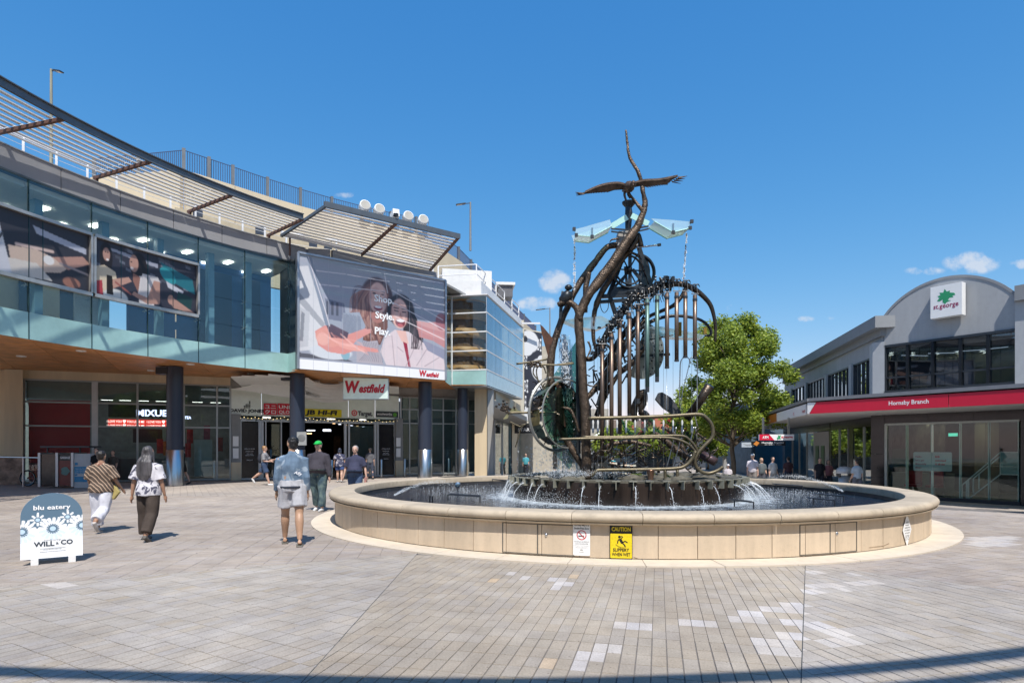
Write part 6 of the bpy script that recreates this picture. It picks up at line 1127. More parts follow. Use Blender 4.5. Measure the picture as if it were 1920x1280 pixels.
for x0, y0, y1, x1, lab in ((1077, 450, 545, 1076, 'thin falling drips below the left glass wing'), (1287, 438, 528, 1281, 'thin falling drips below the right glass wing')): spray('dripping_water', lab, lambda: S(x0 + (x1 - x0) * (k_ := R_.random()) + R_.gauss(0, .9), y0 + (y1 - y0) * k_), 150, 'water', .012, .03)
spray('dripping_water', 'water splashing on top of the mossy drum', lambda: S(R_.gauss(1085, 45), 888 + R_.gauss(0, 4), R_.uniform(-.8, .8)), 1800, 'water', .005, .013)
# ================================================================== BANK (right): grey gabled corner building with red fascia
bk = thing('bank_building', 'grey rendered two storey bank with curved gable, dark stone ground floor and red fascia', 'building', (16.05, 27, -.5))
F = Line((16.05, 27.0), (18.7, 23.02)); G0 = gz(16, 27)
grender = M('grey_render', (.36, .37, .385), .75, var=.10, ns=1.2, bump=.15, bs=30, streak=True, dirt=.06); grd = M('grey_cornice', (.25, .26, .275), .7, var=.06); gw = M('grey_pilaster', (.42, .43, .445), .7, var=.05)
sd = Vector((.209, .978, 0)).normalized(); SDn = Vector((-sd.y, sd.x, 0))           # side street wall runs this way; its outward normal
C0 = Vector((16.05, 27.0, 0)); Sd = Line(C0, C0 + sd * 20); Fend = F.x(1960)
def fz(px, py): return F.z(px, py)
# front wall above canopy: gable arch
xa, xb = F.x(1658), F.x(1905); Lw = (xb - xa).length; zs, zk = 7.25, 8.4
def gable(b):
    top = []
    n = 26; h = zk - zs; R = (Lw * Lw / 4 + h * h) / 2 / h
    for k in range(n + 1): t = k / n; x = (t - .5) * Lw; top.append(xa.lerp(xb, t) + UP * (zk - R + math.sqrt(R * R - x * x)))
    P = [xa + UP * 6.02, *top, xb + UP * 6.02] ; b.prism([p for p in P], -F.n * .35)
one('gable_wall', grender, bk, gable)
one('gable_coping', grd, bk, lambda b: [b.beam(xa.lerp(xb, k / 26) + UP * (zk - (Lw * Lw / 4 + 1.15 ** 2) / 2.3 + math.sqrt(((Lw * Lw / 4 + 1.15 ** 2) / 2.3) ** 2 - ((k / 26 - .5) * Lw) ** 2) + .02), xa.lerp(xb, (k + 1) / 26) + UP * (zk - (Lw * Lw / 4 + 1.15 ** 2) / 2.3 + math.sqrt(((Lw * Lw / 4 + 1.15 ** 2) / 2.3) ** 2 - (((k + 1) / 26 - .5) * Lw) ** 2) + .02), .10, .05, F.n) for k in range(26)])
one('sill_wall', grender, bk, lambda b: b.prism([xa + UP * 3.6, xb + UP * 3.6, xb - F.n * .3 + UP * 3.6, xa - F.n * .3 + UP * 3.6], UP * .4))
one('pilaster', gw, bk, lambda b: b.prism([F.x(1636, 3.6, .06), F.x(1658.5, 3.6, .06), F.x(1658.5, 3.6, -.5), F.x(1636, 3.6, -.5) + sd * .4], UP * 2.6)); one('pilaster', gw, bk, lambda b: b.prism([F.x(1903, 3.6, .12), F.x(1990, 3.6, .12), F.x(1990, 3.6, -.5), F.x(1903, 3.6, -.5)], UP * 3.6)); one('cornice', grd, bk, lambda b: b.prism([F.x(1902, 7.0, .3), F.x(1990, 7.0, .3), F.x(1990, 7.0, -.5), F.x(1902, 7.0, -.5)], UP * .55))
darkfr = M('window_frame_dark', (.035, .042, .052), .4, .3); upg = glass('upper_glass', (.5, .56, .62), .05, wav=.02)
xs = [1660, 1702, 1749, 1801, 1853, 1911]
for a, c2 in zip(xs[:-1], xs[1:]):
    w_ = sub('window', bk)
    one('pane', upg, w_, lambda b: b.prism([F.x(a + 1, 4.03, -.1), F.x(c2 - 1, 4.03, -.1), F.x(c2 - 1, 5.95, -.1), F.x(a + 1, 5.95, -.1)], F.n * .015)); bars(w_, 'frame', darkfr, [(F.x(a, 4.0, -.02), F.x(a, 6.0, -.02)), (F.x(c2, 4.0, -.02), F.x(c2, 6.0, -.02))], .10, .12, F.n); bars(w_, 'sash_rail', darkfr, [(F.x(a, 4.62, -.04), F.x(c2, 4.62, -.04))], .08, .06)
bars(bk, 'window_head', darkfr, [(F.x(1658, 5.98, .0), F.x(1913, 5.98, .0)), (F.x(1658, 4.02, .0), F.x(1913, 4.02, .0))], .12, .1)
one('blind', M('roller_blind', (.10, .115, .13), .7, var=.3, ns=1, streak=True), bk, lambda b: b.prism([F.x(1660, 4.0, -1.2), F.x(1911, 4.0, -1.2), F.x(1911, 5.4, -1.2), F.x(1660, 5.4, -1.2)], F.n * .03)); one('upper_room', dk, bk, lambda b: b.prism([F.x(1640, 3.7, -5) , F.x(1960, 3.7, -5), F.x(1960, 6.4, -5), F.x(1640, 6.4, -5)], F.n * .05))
one('light_tube', M('tube_light', (.8, .85, .9), .4, emit=.6), bk, lambda b: [b.beam(F.x(1690 + k * 50, 5.8 - .05 * k, -2), F.x(1740 + k * 50, 5.7, -2.4), .05, .03) for k in range(4)])
# side wall along the street
def sdp(t, z, off=0): return C0 + sd * t + SDn * off + UP * z
one('side_wall', grender, bk, lambda b: b.prism([sdp(0.05, 5.72), sdp(19.5, 5.72), sdp(19.5, 5.72, -.35), sdp(.05, 5.72, -.35)], UP * .75)); one('side_sill', grender, bk, lambda b: b.prism([sdp(0, 3.4), sdp(19.5, 3.4), sdp(19.5, 3.4, -.35), sdp(0, 3.4, -.35)], UP * .35))
one('side_cornice', grd, bk, lambda b: (b.prism([sdp(-.1, 6.45, .12), sdp(19.6, 6.45, .12), sdp(19.6, 6.45, -.4), sdp(-.1, 6.45, -.4)], UP * .32), b.prism([sdp(-.35, 6.77, .42), sdp(19.7, 6.77, .42), sdp(19.7, 6.77, -.4), sdp(-.35, 6.77, -.4)], UP * .5)))
t0 = .1
for i, (a, c2) in enumerate(((.35, 3.9), (4.4, 8.3), (8.8, 12.8), (13.3, 17.0), (17.4, 19.4))):
    w_ = sub('window', bk); n = 6 if i < 3 else 4
    for k in range(n):
        u0, u1 = a + (c2 - a) * k / n, a + (c2 - a) * (k + 1) / n
        one('pane', glass('side_upper_glass', (.25, .3, .34), .45, wav=.03), w_, lambda b: b.prism([sdp(u0 + .03, 3.8, -.1), sdp(u1 - .03, 3.8, -.1), sdp(u1 - .03, 5.66, -.1), sdp(u0 + .03, 5.66, -.1)], SDn * .02)); bars(w_, 'mullion', darkfr, [(sdp(u0, 3.75, -.05), sdp(u0, 5.7, -.05))], .06, .08, SDn)
    bars(w_, 'frame', darkfr, [(sdp(a, 3.76, -.04), sdp(c2, 3.76, -.04)), (sdp(a, 5.69, -.04), sdp(c2, 5.69, -.04)), (sdp(c2, 3.75, -.05), sdp(c2, 5.7, -.05))], .08, .1, SDn); bars(bk, 'side_pilaster', gw, [(sdp(c2 + .25, 3.7, 0), sdp(c2 + .25, 5.75, 0))], .4, .2, SDn)
one('side_room', dk, bk, lambda b: b.prism([sdp(0, 3.5, -3), sdp(19.5, 3.5, -3), sdp(19.5, 6.5, -3), sdp(0, 6.5, -3)], SDn * .05)); one('roof', M('roof_deck', (.3, .3, .29), .9), bk, lambda b: b.prism([sdp(0, 6.9, -.3), sdp(19.5, 6.9, -.3), sdp(19.5, 6.9, -9), Fend + Vector((3, 2, 6.9)), F.x(1905, 6.9, -.3)], UP * .1))
# canopy: soffit, steel edge, fascia panels
K0, K1, K2 = Vector((17.3, 19.0, 0)), Vector((12.5, 26.1, 0)), Vector((17.75, 47.6, 0)); FL = Line(K1, K0); SL = Line(K2, K1)
zc0, zc1 = 3.03, 3.52
cnp = thing('bank_canopy', 'wide flat street canopy with white soffit wrapping the corner of the bank', 'canopy', K1 + UP * 3)
one('soffit', M('soffit_white', (.62, .62, .61), .6, var=.05), cnp, lambda b: b.prism([K0 + UP * zc0, K1 + UP * zc0, K2 + UP * zc0, sdp(20.5, zc0, -.1), sdp(0, zc0, -.1), F.x(1990, zc0, -.1)], UP * .06))
edgem = M('canopy_edge_grey', (.22, .23, .25), .5, .3)
one('edge_channel', edgem, cnp, lambda b: (b.beam(K0 + UP * 3.62, K1 + UP * 3.62, .3, .13), b.beam(K1 + UP * 3.62, K2 + UP * 3.62, .3, .13))); one('top_sheet', M('roof_deck', (.3, .3, .29), .9), cnp, lambda b: b.prism([K0 + UP * 3.6, K1 + UP * 3.6, K2 + UP * 3.6, sdp(20.5, 3.6, -.1), sdp(0, 3.6, -.1), F.x(1990, 3.6, -.1)], UP * .03))
rf = M('fascia_red', (.58, .012, .045), .35, var=.03)
def fas(mat, ln, pts, nm='fascia_panel', lab=None):
    o = one(nm, mat, cnp, lambda b: b.prism([ln.x(px, z, .06) for px, z in pts], ln.n * .05))
    if lab: o['label'] = lab
    return o
fas(rf, FL, [(1519, zc0 + .01), (1779, zc0 + .01), (1779, 3.5), (1532, 3.5)], lab='red fascia panel with the words Hornsby Branch'); fas(rf, FL, [(1780.5, zc0 + .01), (1990, zc0 + .01), (1990, 3.5), (1780.5, 3.5)]); fas(signwhite, FL, [(1515, zc0 + .01), (1518, zc0 + .01), (1531, 3.5), (1515, 3.5)])
text('Hornsby Branch', cnp, wl, FL.x(1703, 3.215, .111), FL.d, UP, .15, 1.35, bold=.02)
fas(signwhite, SL, [(1458, zc0), (1513, zc0), (1513, 3.48), (1458, 3.48)]); fas(M('fascia_orange', (.45, .10, .02), .4), SL, [(1430, zc0), (1457, zc0), (1457, 3.48), (1430, 3.48)]); fas(M('fascia_grey', (.5, .5, .48), .4), SL, [(1399, zc0), (1429, zc0), (1429, 3.48), (1399, 3.48)])
text('st.george', cnp, red, SL.x(1507, 3.15, .111), SL.d, UP, .13, .62, bold=.02); text('Taiyo', cnp, wl, SL.x(1443, 3.12, .111), SL.d, UP, .16, .7); text('stg', cnp, red, SL.x(1488, 3.15, .111), SL.d, UP, .16, .3)
# gable sign with dragon emblem
o = F.x(1773.5, 7.42, .42); sg = thing('bank_gable_sign', 'square white bank sign with a green dragon emblem and the words st.george', 'sign', o); hw = (F.x(1803) - F.x(1745)).length / 2
one('box', signwhite, sg, lambda b: b.prism([o + F.d * x * hw + UP * z * .63 for x, z in ((-1, -1), (1, -1), (1, 1), (-1, 1))], -F.n * .34))
text('st.george', sg, M('maroon_ink', (.33, .012, .08), .4), o - UP * .27 + F.n * .003, F.d, UP, .19, hw * 1.6, bold=.012)
def drg(b):
    P = [(-.28, .02), (-.2, .12), (-.27, .2), (-.17, .22), (-.2, .33), (-.08, .30), (-.04, .44), (.03, .32), (.13, .34), (.12, .26), (.26, .22), (.30, .14), (.2, .12), (.24, .06), (.12, .06), (.06, -.02), (.16, -.05), (.02, -.10), (-.02, -.16), (-.1, -.08), (-.1, .04), (-.2, -.02)]
    b.prism([o + F.d * x * 1.1 + UP * (z + .03) + F.n * .002 for x, z in P], F.n * .004)
one('emblem', M('emblem_green', (.03, .30, .13), .4), sg, drg)
# ground floor of dark stone
def wallbox(name, ln, a, c2, z0, z1, off=0, th=.3, mat=darkstone, par=bk): return one(name, mat, par, lambda b: b.prism([ln.x(a, z0, off), ln.x(c2, z0, off), ln.x(c2, z0, off - th), ln.x(a, z0, off - th)], UP * (z1 - z0)))
for k, (a, c2) in enumerate(((1633, 1658),)):
    for z0, z1 in ((G0, .35), (.36, 1.35), (1.36, 3.03)): wallbox('stone_slab', F, a, c2, z0, z1, .06)
wallbox('stone_slab', F, 1914, 1990, G0 - .1, 3.03, .06)
for a, c2 in ((1658, 1740), (1741, 1825), (1826, 1914)): wallbox('stone_slab', F, a, c2, 2.63, 3.03, .04)
wallbox('lintel', F, 1656, 1990, 2.62, 3.03, .03, .3, black)
bgl = glass('bank_glass', (.80, .88, .86), .0, wav=.02)
xs = [1660, 1701, 1748, 1801, 1855, 1911]
for a, c2 in zip(xs[:-1], xs[1:]): one('glass_pane', bgl, bk, lambda b: b.prism([F.x(a + .6, G0 + .1, -.02), F.x(c2 - .6, G0 + .1, -.02), F.x(c2 - .6, 2.6, -.02), F.x(a + .6, 2.6, -.02)], F.n * .015)); one('glass_fin', ge, bk, lambda b: b.box(F.x(c2, 1.1, -.12), (.02, .2, 3.0), math.atan2(F.d.y, F.d.x)))
bars(bk, 'glazing_frame', M('frame_pale', (.42, .46, .44), .4, .4), [(F.x(1661, G0, 0), F.x(1661, 2.62, 0))], .14, .1, F.n); bars(bk, 'glazing_head', M('frame_pale', (.42, .46, .44), .4, .4), [(F.x(1660, 2.62, 0), F.x(1912, 2.62, 0))], .1, .08)
bars(bk, 'plinth', M('plinth_dark', (.02, .022, .03), .5), [(F.x(1656, G0 + .02, .02), F.x(1914, G0 + .02, .02))], .12, .22)
nb = thing('next_door_building', 'plain grey building with dark shopfront continuing right of the bank outside the view', 'building', F.x(1990))
one('upper_wall', grender, nb, lambda b: b.prism([F.x(1992, 3.6), F.x(1992, 3.6) + F.d * 14, F.x(1992, 3.6) + F.d * 14 - F.n * 9, F.x(1992, 3.6) - F.n * 9], UP * 3.6)); one('shopfront', darkstone, nb, lambda b: b.prism([F.x(1992, -.6), F.x(1992, -.6) + F.d * 14, F.x(1992, -.6) + F.d * 14 - F.n * 9, F.x(1992, -.6) - F.n * 9], UP * 4.19))
one('canopy_slab', edgem, nb, lambda b: b.prism([F.x(1992, 3.1) + F.n * 3, F.x(1992, 3.1) + F.d * 14 + F.n * 3, F.x(1992, 3.1) + F.d * 14 + F.n * .01, F.x(1992, 3.1) + F.n * .01], UP * .45))
# inside the bank
fb = F.x(1700, 0, -6)
one('bank_floor', M('bank_floor', (.16, .16, .155), .3, var=.1), bk, lambda b: b.prism([F.x(1640, G0 + .04, -.05), F.x(1960, G0 + .04, -.05), F.x(1960, G0 + .04, -9), F.x(1640, G0 + .04, -9)], UP * .02)); one('bank_ceiling', M('bank_ceiling', (.25, .25, .22), .8), bk, lambda b: b.prism([F.x(1640, 2.75, -.3), F.x(1960, 2.75, -.3), F.x(1960, 2.75, -9), F.x(1640, 2.75, -9)], UP * .05)); one('bank_back_wall', M('bank_back', (.06, .055, .05), .7, var=.5, ns=.7), bk, lambda b: b.prism([F.x(1640, G0, -6), F.x(1960, G0, -6), F.x(1960, 2.8, -6), F.x(1640, 2.8, -6)], F.n * .05))
for k in range(8): one('ceiling_light', M('ceiling_light_warm', (1, .9, .65), .5, emit=7), bk, lambda b: b.box(F.x(1690 + (k % 4) * 62, 2.73, -1.2 - 1.5 * (k // 4)), (.9, .12, .02), math.atan2(F.d.y, F.d.x)))
one('counter', M('bank_counter', (.22, .2, .16), .5, var=.2), bk, lambda b: b.prism([F.x(1662, G0, -2.2), F.x(1790, G0, -2.2), F.x(1790, G0, -2.7), F.x(1662, G0, -2.7)], UP * 1.0)); one('green_wall_panel', M('bank_green', (.01, .05, .03), .6), bk, lambda b: b.prism([F.x(1665, .7, -3.4), F.x(1705, .7, -3.4), F.x(1705, 1.6, -3.4), F.x(1665, 1.6, -3.4)], F.n * .03)); one('column', M('bank_column', (.16, .15, .11), .7), bk, lambda b: b.box(F.x(1850, 1.1, -3.5), (.6, .6, 3.3))); one('exit_light', M('exit_green', (.1, .6, .45), .4, emit=.8), bk, lambda b: b.box(F.x(1787, 2.2, -3.2), (.35, .04, .14), -.98))
st_ = thing('bank_window_poster', 'pale rounded poster with red slogans stuck inside the bank window', 'poster', F.x(1748, .9, -.06)); pc = F.x(1748, 1.06, -.06); hw = (F.x(1785.5) - F.x(1713)).length
one('sheet', M('poster_pale', (.48, .60, .60), .4, var=.06), st_, lambda b: b.prism([pc + F.d * x + UP * y for x, y in rrect(hw, .77, .06)], F.n * .01))
for i, q in enumerate(("Hello,", "let's get", "financially", "fitter.")): text(q, st_, M('maroon_ink', (.33, .012, .08), .4), pc - F.d * hw * .44 + UP * (.16 - .15 * i) + F.n * .02, F.d, UP, .075, None, bold=.02, align='LEFT')
for i, q in enumerate(('BSB', 'unlocked', '& all set')): text(q, st_, red, pc + F.d * hw * .08 + UP * (.16 - .15 * i) + F.n * .02, F.d, UP, .075, None, bold=.03, align='LEFT')
rp = thing('stair_rail', 'white framed ramp balustrade with pale blue panel seen through the bank window', 'railing', F.x(1870, 0, -.6)); wr_ = M('rail_frame_white', (.7, .72, .7), .4)
R0, R1, R2_ = F.x(1804, .12, -.7), F.x(1876, 1.45, -.7), F.x(1912, 1.45, -.7)
for a, c2 in ((R0, R1), (R1, R2_), (R0 - UP * .75, R1 - UP * .85), (R1 - UP * .85, R2_ - UP * .85), (R0, R0 - UP * .75), (R1, R1 - UP * .85), (R0.lerp(R1, .12), R0.lerp(R1, .12) - UP * .76), (R0.lerp(R1, .17), R0.lerp(R1, .17) - UP * .77), (R0.lerp(R1, .3) - UP * .12, R0.lerp(R1, .3) - UP * .72), (R0.lerp(R1, .45) - UP * .12, R0.lerp(R1, .45) - UP * .72), (R0.lerp(R1, .3) - UP * .12, R1 - UP * .15)): one('bar', wr_, rp, lambda b: b.beam(a, c2, .04, .04))
one('glass_panel', M('panel_blue', (.20, .36, .36), .3), rp, lambda b: b.prism([R1, R2_, R2_ - UP * .85, R1 - UP * .85], F.n * .01))
for px, z, c in ((1712, -.05, (.35, .01, .02)), (1752, -.05, (.25, .015, .03))): 
    ch = thing('red_chair', 'red padded chair inside the bank window, %s of the pair' % ('left' if px < 1730 else 'right'), 'chair', F.x(px, G0 + .06, -1.4)); p = F.x(px, G0 + .06, -1.4); m_ = M('chair_red', (.30, .012, .02), .5); one('seat', m_, ch, lambda b: b.box(p + UP * .42, (.5, .5, .1), .6)); one('backrest', m_, ch, lambda b: b.box(p + Vector((.2, .14, .75)), (.1, .5, .6), .6)); one('base', steel, ch, lambda b: b.lathe([(.03, .37), (.03, .03), (.25, 0)], p, 10))
# side street ground floor
for i, (a, c2) in enumerate(((.1, .9), (4.0, 4.7), (7.7, 8.1))): one('side_pier', darkstone, bk, lambda b: b.prism([sdp(a, G0), sdp(c2, G0), sdp(c2, G0, -.4), sdp(a, G0, -.4)], UP * 3.5))
one('side_header', darkstone, bk, lambda b: b.prism([sdp(0, 2.6), sdp(20, 2.6), sdp(20, 2.6, -.3), sdp(0, 2.6, -.3)], UP * .45)); sgl = glass('side_glass', (.6, .7, .68), .18, wav=.03)
for a, c2 in ((.9, 2.4), (2.4, 4.0), (4.7, 6.2), (6.2, 7.7), (11.2, 13), (13, 15), (15, 17), (17, 19.5)): one('glass_pane', sgl, bk, lambda b: b.prism([sdp(a + .04, G0 + .1, -.03), sdp(c2 - .04, G0 + .1, -.03), sdp(c2 - .04, 2.58, -.03), sdp(a + .04, 2.58, -.03)], SDn * .015)); bars(bk, 'mullion', alum, [(sdp(a, G0, .0), sdp(a, 2.6, .0))], .07, .07, SDn)
one('side_interior', M('interior_mix', (.10, .09, .08), .8, var=.8, ns=1.2), bk, lambda b: b.prism([sdp(0, G0, -2.4), sdp(20, G0, -2.4), sdp(20, 2.8, -2.4), sdp(0, 2.8, -2.4)], SDn * .05)); one('atm_wall', M('atm_wall_grey', (.45, .45, .46), .5, var=.04), bk, lambda b: b.prism([sdp(8.1, G0, .02), sdp(11.2, G0, .02), sdp(11.2, G0, -.3), sdp(8.1, G0, -.3)], UP * 3.05))
for t in (8.9, 10.1): one('cash_machine', M('atm_green', (.03, .12, .04), .3, var=.3), bk, lambda b: b.prism([sdp(t, .25, .03), sdp(t + .65, .25, .03), sdp(t + .65, 1.75, .03), sdp(t, 1.75, .03)], SDn * .03))
# signs hanging under the canopy over the footway
def hang(px, py0, py1, x0, x1, Y, name, label, faces, txt):
    c = at((x0 + x1) / 2, (py0 + py1) / 2, Y); th = thing(name, label, 'sign', c); w = (x1 - x0) / FPX * Y; h = (py1 - py0) / FPX * Y
    for m_, u0, u1, sl in faces: one('face', m_, th, lambda b: b.prism([c + Vector((w * (u0 - .5), 0, -h / 2)), c + Vector((w * (u1 - .5 + sl), 0, -h / 2)), c + Vector((w * (u1 - .5), 0, h / 2)), c + Vector((w * (u0 - .5 + (sl if u0 > 0 and False else 0)), 0, h / 2))], (0, .12, 0)))
    for s_, u, v, hh, ww, m_ in txt: text(s_, th, m_, c + Vector((w * (u - .5), -.012, h * v)), (1, 0, 0), UP, hh * h, ww * w, bold=.03, ext=.004)
    for k in ((.12, .86) if x1 - x0 > 64 else ()): one('hanger', steel, th, lambda b: b.beam(c + Vector((w * (k - .5), .06, h / 2)), c + Vector((w * (k - .5), .06, zc0 - c.z)), .09, .05))
    return th, c, w, h
Y_ = 29.0; th, c, w, h = hang(0, 814, 825, 1424, 1489, Y_, 'atm_sign', 'red and white hanging sign reading ATM and st.george', [(signwhite, 0, 1, 0)], [('ATM', .17, -.2, .42, .17, wl), ('st.george', .79, -.12, .38, .33, red)])
one('red_face', rf, th, lambda b: b.prism([c + Vector((-w / 2, -.006, -h / 2)), c + Vector((-w * .07, -.006, -h / 2)), c + Vector((-w * .22, -.006, h / 2)), c + Vector((-w / 2, -.006, h / 2))], (0, .004, 0))); one('emblem', M('emblem_green', (.03, .30, .13), .4), th, lambda b: b.prism([c + Vector((w * .06 + x * .1, -.01, y * .12)) for x, y in ((-1, -.3), (-.3, .2), (-.5, .9), (.3, .6), (1, .9), (.6, -.2), (1, -.8), (0, -.6), (-.6, -1))], (0, .004, 0)))
th, c, w, h = hang(0, 827, 835, 1410, 1473, 31.5, 'framing_shop_sign', 'black hanging sign with an orange diamond reading Hornsby Framing', [(black, 0, 1, 0)], [('Hornsby Framing', .62, .02, .38, .66, wl), ('ART  MIRRORS  PRINTS', .62, -.33, .14, .5, wl)])
one('emblem', M('logo_orange', (.60, .22, .04), .4), th, lambda b: b.prism([c + Vector((-w * .37 + x * .13, -.01, y * .13)) for x, y in ((-1.2, -.2), (0, 1), (1.2, .3), (.1, -1))], (0, .004, 0)))
th, c, w, h = hang(0, 829, 838, 1391, 1410, 33, 'small_street_sign', 'small pale hanging sign at the far end of the canopy', [(M('sign_pale_blue', (.45, .5, .55), .5), 0, 1, 0)], [('Travel', .5, -.15, .35, .7, GREYP)]); 
# rubbish bin at the bank corner
p = Vector((15.6, 28.0, G0)); p = PP(1583.5, 26.6, gz(14.2, 26.6)); th = thing('street_bin', 'round topped silver street bin beside the bank corner', 'bin', p)
one('body', M('bin_silver', (.42, .43, .43), .4, .4, var=.15, ns=4), th, lambda b: b.lathe([(.25, 0), (.25, .92), (.22, .92)], p, 20), True); one('hood', M('bin_hood', (.5, .5, .5), .45, .2), th, lambda b: b.lathe([(.33, 1.02), (.34, 1.1), (.3, 1.22), (.18, 1.3), (0, 1.32)], p, 20), True); [one('hood_post', dark_metal, th, lambda b: b.box(p + Vector((x, .0, .98)), (.04, .3, .2))) for x in (-.26, .26)]
# ================================================================== farther buildings along the street
def block(name, label, x0, x1, y0, y1, z, mat, wins=None, wm_=None):
    th = thing(name, label, 'building', ((x0 + x1) / 2, y0, -.5)); one('wall', mat, th, lambda b: b.box(((x0 + x1) / 2, (y0 + y1) / 2, z / 2 - .3), (x1 - x0, y1 - y0, z + .4)))
    if wins:
        for (a, c2, z0, z1) in wins: one('window', wm_ or dk, th, lambda b: b.box(((a + c2) / 2, y0 - .03, (z0 + z1) / 2), (c2 - a, .08, z1 - z0)))
    return th
block('far_shop_building', 'low terracotta roofed building at the far end of the mall', 21.5, 31, 94, 104, 6.6, M('terracotta', (.38, .13, .07), .8)); block('far_shop_building', 'dark shopfront building straight behind the sculpture', 9.5, 20.5, 66, 74, 3.2, M('shopfront_far', (.07, .085, .11), .5, var=.5, ns=.5), [(10, 13, 0, 2.4), (14, 17, 0, 2.4)], M('far_glass', (.03, .05, .07), .2))
block('far_shop_building', 'pale building behind the market umbrellas left of the sculpture', 4.5, 9.6, 62, 72, 5.6, M('far_pale', (.4, .37, .32), .8, var=.15), [(5, 6.8, .2, 2.6), (7.3, 9.2, .2, 2.6), (5, 9.3, 3.6, 4.6)]); block('far_shop_building', 'blue grey shop at the far end of the bank canopy', 18.6, 26, 48.5, 60, 5.4, M('far_bluegrey', (.10, .15, .2), .7, var=.2), [(18.9, 21, 0, 2.3)], M('far_glass2', (.02, .12, .22), .3))
th = block('far_shop_building', 'sand coloured continuation of the shopping centre along the mall', -2, 3.4, 52, 82, 10.2, M('far_sand', (.45, .41, .34), .8, var=.15)); block('far_shop_building', 'brown building closing the far end of the mall', 2, 50, 128, 136, 7.5, M('far_brown', (.2, .15, .12), .8, var=.3))
wt = M('tent_white', (.80, .79, .75), .6, var=.03)
for i, (px, Y, z, r, lab) in enumerate(((985, 57, 2.6, 1.9, 'white market umbrella seen left of the bucket wheel'), (1012, 63, 2.7, 1.9, 'white market umbrella farther behind the left branches'), (1128, 60, 2.6, 1.8, 'white market umbrella seen low behind the hanging chimes'), (1375, 60, 2.5, 1.6, 'white market umbrella behind the tree trunk'))):
    p = PP(px, Y, gz(0, Y)); th = thing('market_umbrella', lab, 'umbrella', p, 'white market umbrellas down the mall'); one('canopy', wt, th, lambda b: b.lathe([(0, z + 1.2), (r, z + .35), (r, z + .2)], p, 4, rad(45), None)); one('pole', steel, th, lambda b: b.lathe([(.03, 0), (.03, z + 1)], p, 8))
# street lamps against the sky
for px, py0, py1, Y, d, lab in ((96, 130, 310, 38, 1, 'weathered lamp post above the roof louvres at the top left'), (882, 379, 470, 52, -1, 'grey lamp post behind the glass wing roof'), (1031, 577, 640, 80, -1, 'distant lamp post seen between the mural and the sculpture')):
    p0, p1 = at(px, py0, Y), at(px, py1, Y); th = thing('lamp_post', lab, 'lamp post', p1); one('pole', M('pole_weathered', (.33, .32, .24), .6, .2, var=.25, streak=True) if px == 96 else M('pole_grey', (.2, .22, .23), .6), th, lambda b: b.tube([p1, p0], [.10, .07], 10)); k = Y / 38
    one('lamp_arm', dark_metal, th, lambda b: b.beam(p0 - UP * .08, p0 + Vector((d * .35 * k, -.1, -.18)), .05, .05)); one('lamp_head', dark_metal, th, lambda b: b.beam(p0 + Vector((d * .3 * k, -.1, -.16)), p0 + Vector((d * .85 * k, -.3, -.34)), .28, .07)); one('lamp_glass', M('lamp_lens', (.6, .55, .42), .3), th, lambda b: b.beam(p0 + Vector((d * .5 * k, -.18, -.27)), p0 + Vector((d * .8 * k, -.3, -.37)), .2, .03))
p = PP(1359, 46, gz(15, 46)); th = thing('street_pole', 'slim pale street pole standing beside the tree trunk', 'pole', p); one('shaft', M('pole_pale', (.5, .5, .5), .4, .3), th, lambda b: b.lathe([(.16, 0), (.16, 1.5), (.08, 1.6), (.07, 6.0), (0, 6.0)], p, 12))
# festoon of green garland with red bows strung across the mall
fs = thing('festoon', 'green christmas garland with red bows strung across the mall behind the chimes', 'garland', at(1230, 800, 40)); b = MB(); b2 = MB(); R_ = random.Random(12)
for k in range(1300):
    t = R_.random(); px = 1165 + 140 * t; py = 782 + 36 * abs(math.sin(t * 8)) ** .8 + R_.gauss(0, 2.4); p = at(px, py, 40 + R_.gauss(0, .1)); q = Vector((R_.gauss(0, .1), R_.gauss(0, .1), R_.gauss(0, .1))); b.add([p, p + q, p + Vector((q.y, q.x, -q.z))], [(0, 1, 2)])
for px, py in ((1208, 792), (1200, 812), (1255, 785), (1251, 800), (1256, 812), (1188, 800), (1283, 805)):
    for k in range(9): p = at(px + R_.gauss(0, 1.8), py + R_.gauss(0, 3), 39.8); q = Vector((R_.gauss(0, .07), 0, R_.gauss(0, .10))); b2.add([p, p + q, p + Vector((q.z, .05, -q.x))], [(0, 1, 2)])
b.build('needles', M('festoon_green', (.03, .12, .05), .7), fs); b2.build('bow', M('bow_red', (.35, .03, .03), .6), fs)
# ================================================================== TREES
def leafmat(name, c): 
    m = bpy.data.materials.new(name); m.use_nodes = True; N = m.node_tree.nodes; L = m.node_tree.links; p = N['Principled BSDF']; a = N.new('ShaderNodeAttribute'); a.attribute_name = 'tone'
    rp = N.new('ShaderNodeValToRGB'); L.new(a.outputs['Fac'], rp.inputs[0]); e = rp.color_ramp.elements; c = np.array(c); e[0].color = (*(c * .55), 1); e[1].color = (*(c * np.array((1.9, 1.5, 1.0))), 1); x = e.new(.5); x.color = (*c, 1)
    L.new(rp.outputs[0], p.inputs['Base Color']); p.inputs['Roughness'].default_value = .5; out = N['Material Output']; tr = N.new('ShaderNodeBsdfTranslucent'); L.new(rp.outputs[0], tr.inputs[0]); mx = N.new('ShaderNodeMixShader'); mx.inputs[0].default_value = .38; L.new(p.outputs[0], mx.inputs[1]); L.new(tr.outputs[0], mx.inputs[2]); L.new(mx.outputs[0], out.inputs[0]); return m
LM = leafmat('plane_leaf', (.25, .34, .05)); LM2 = leafmat('dark_leaf', (.05, .10, .022)); trunkm = M('tree_bark', (.14, .11, .08), .9, var=.4, ns=5, bump=.8, bs=12, streak=True)
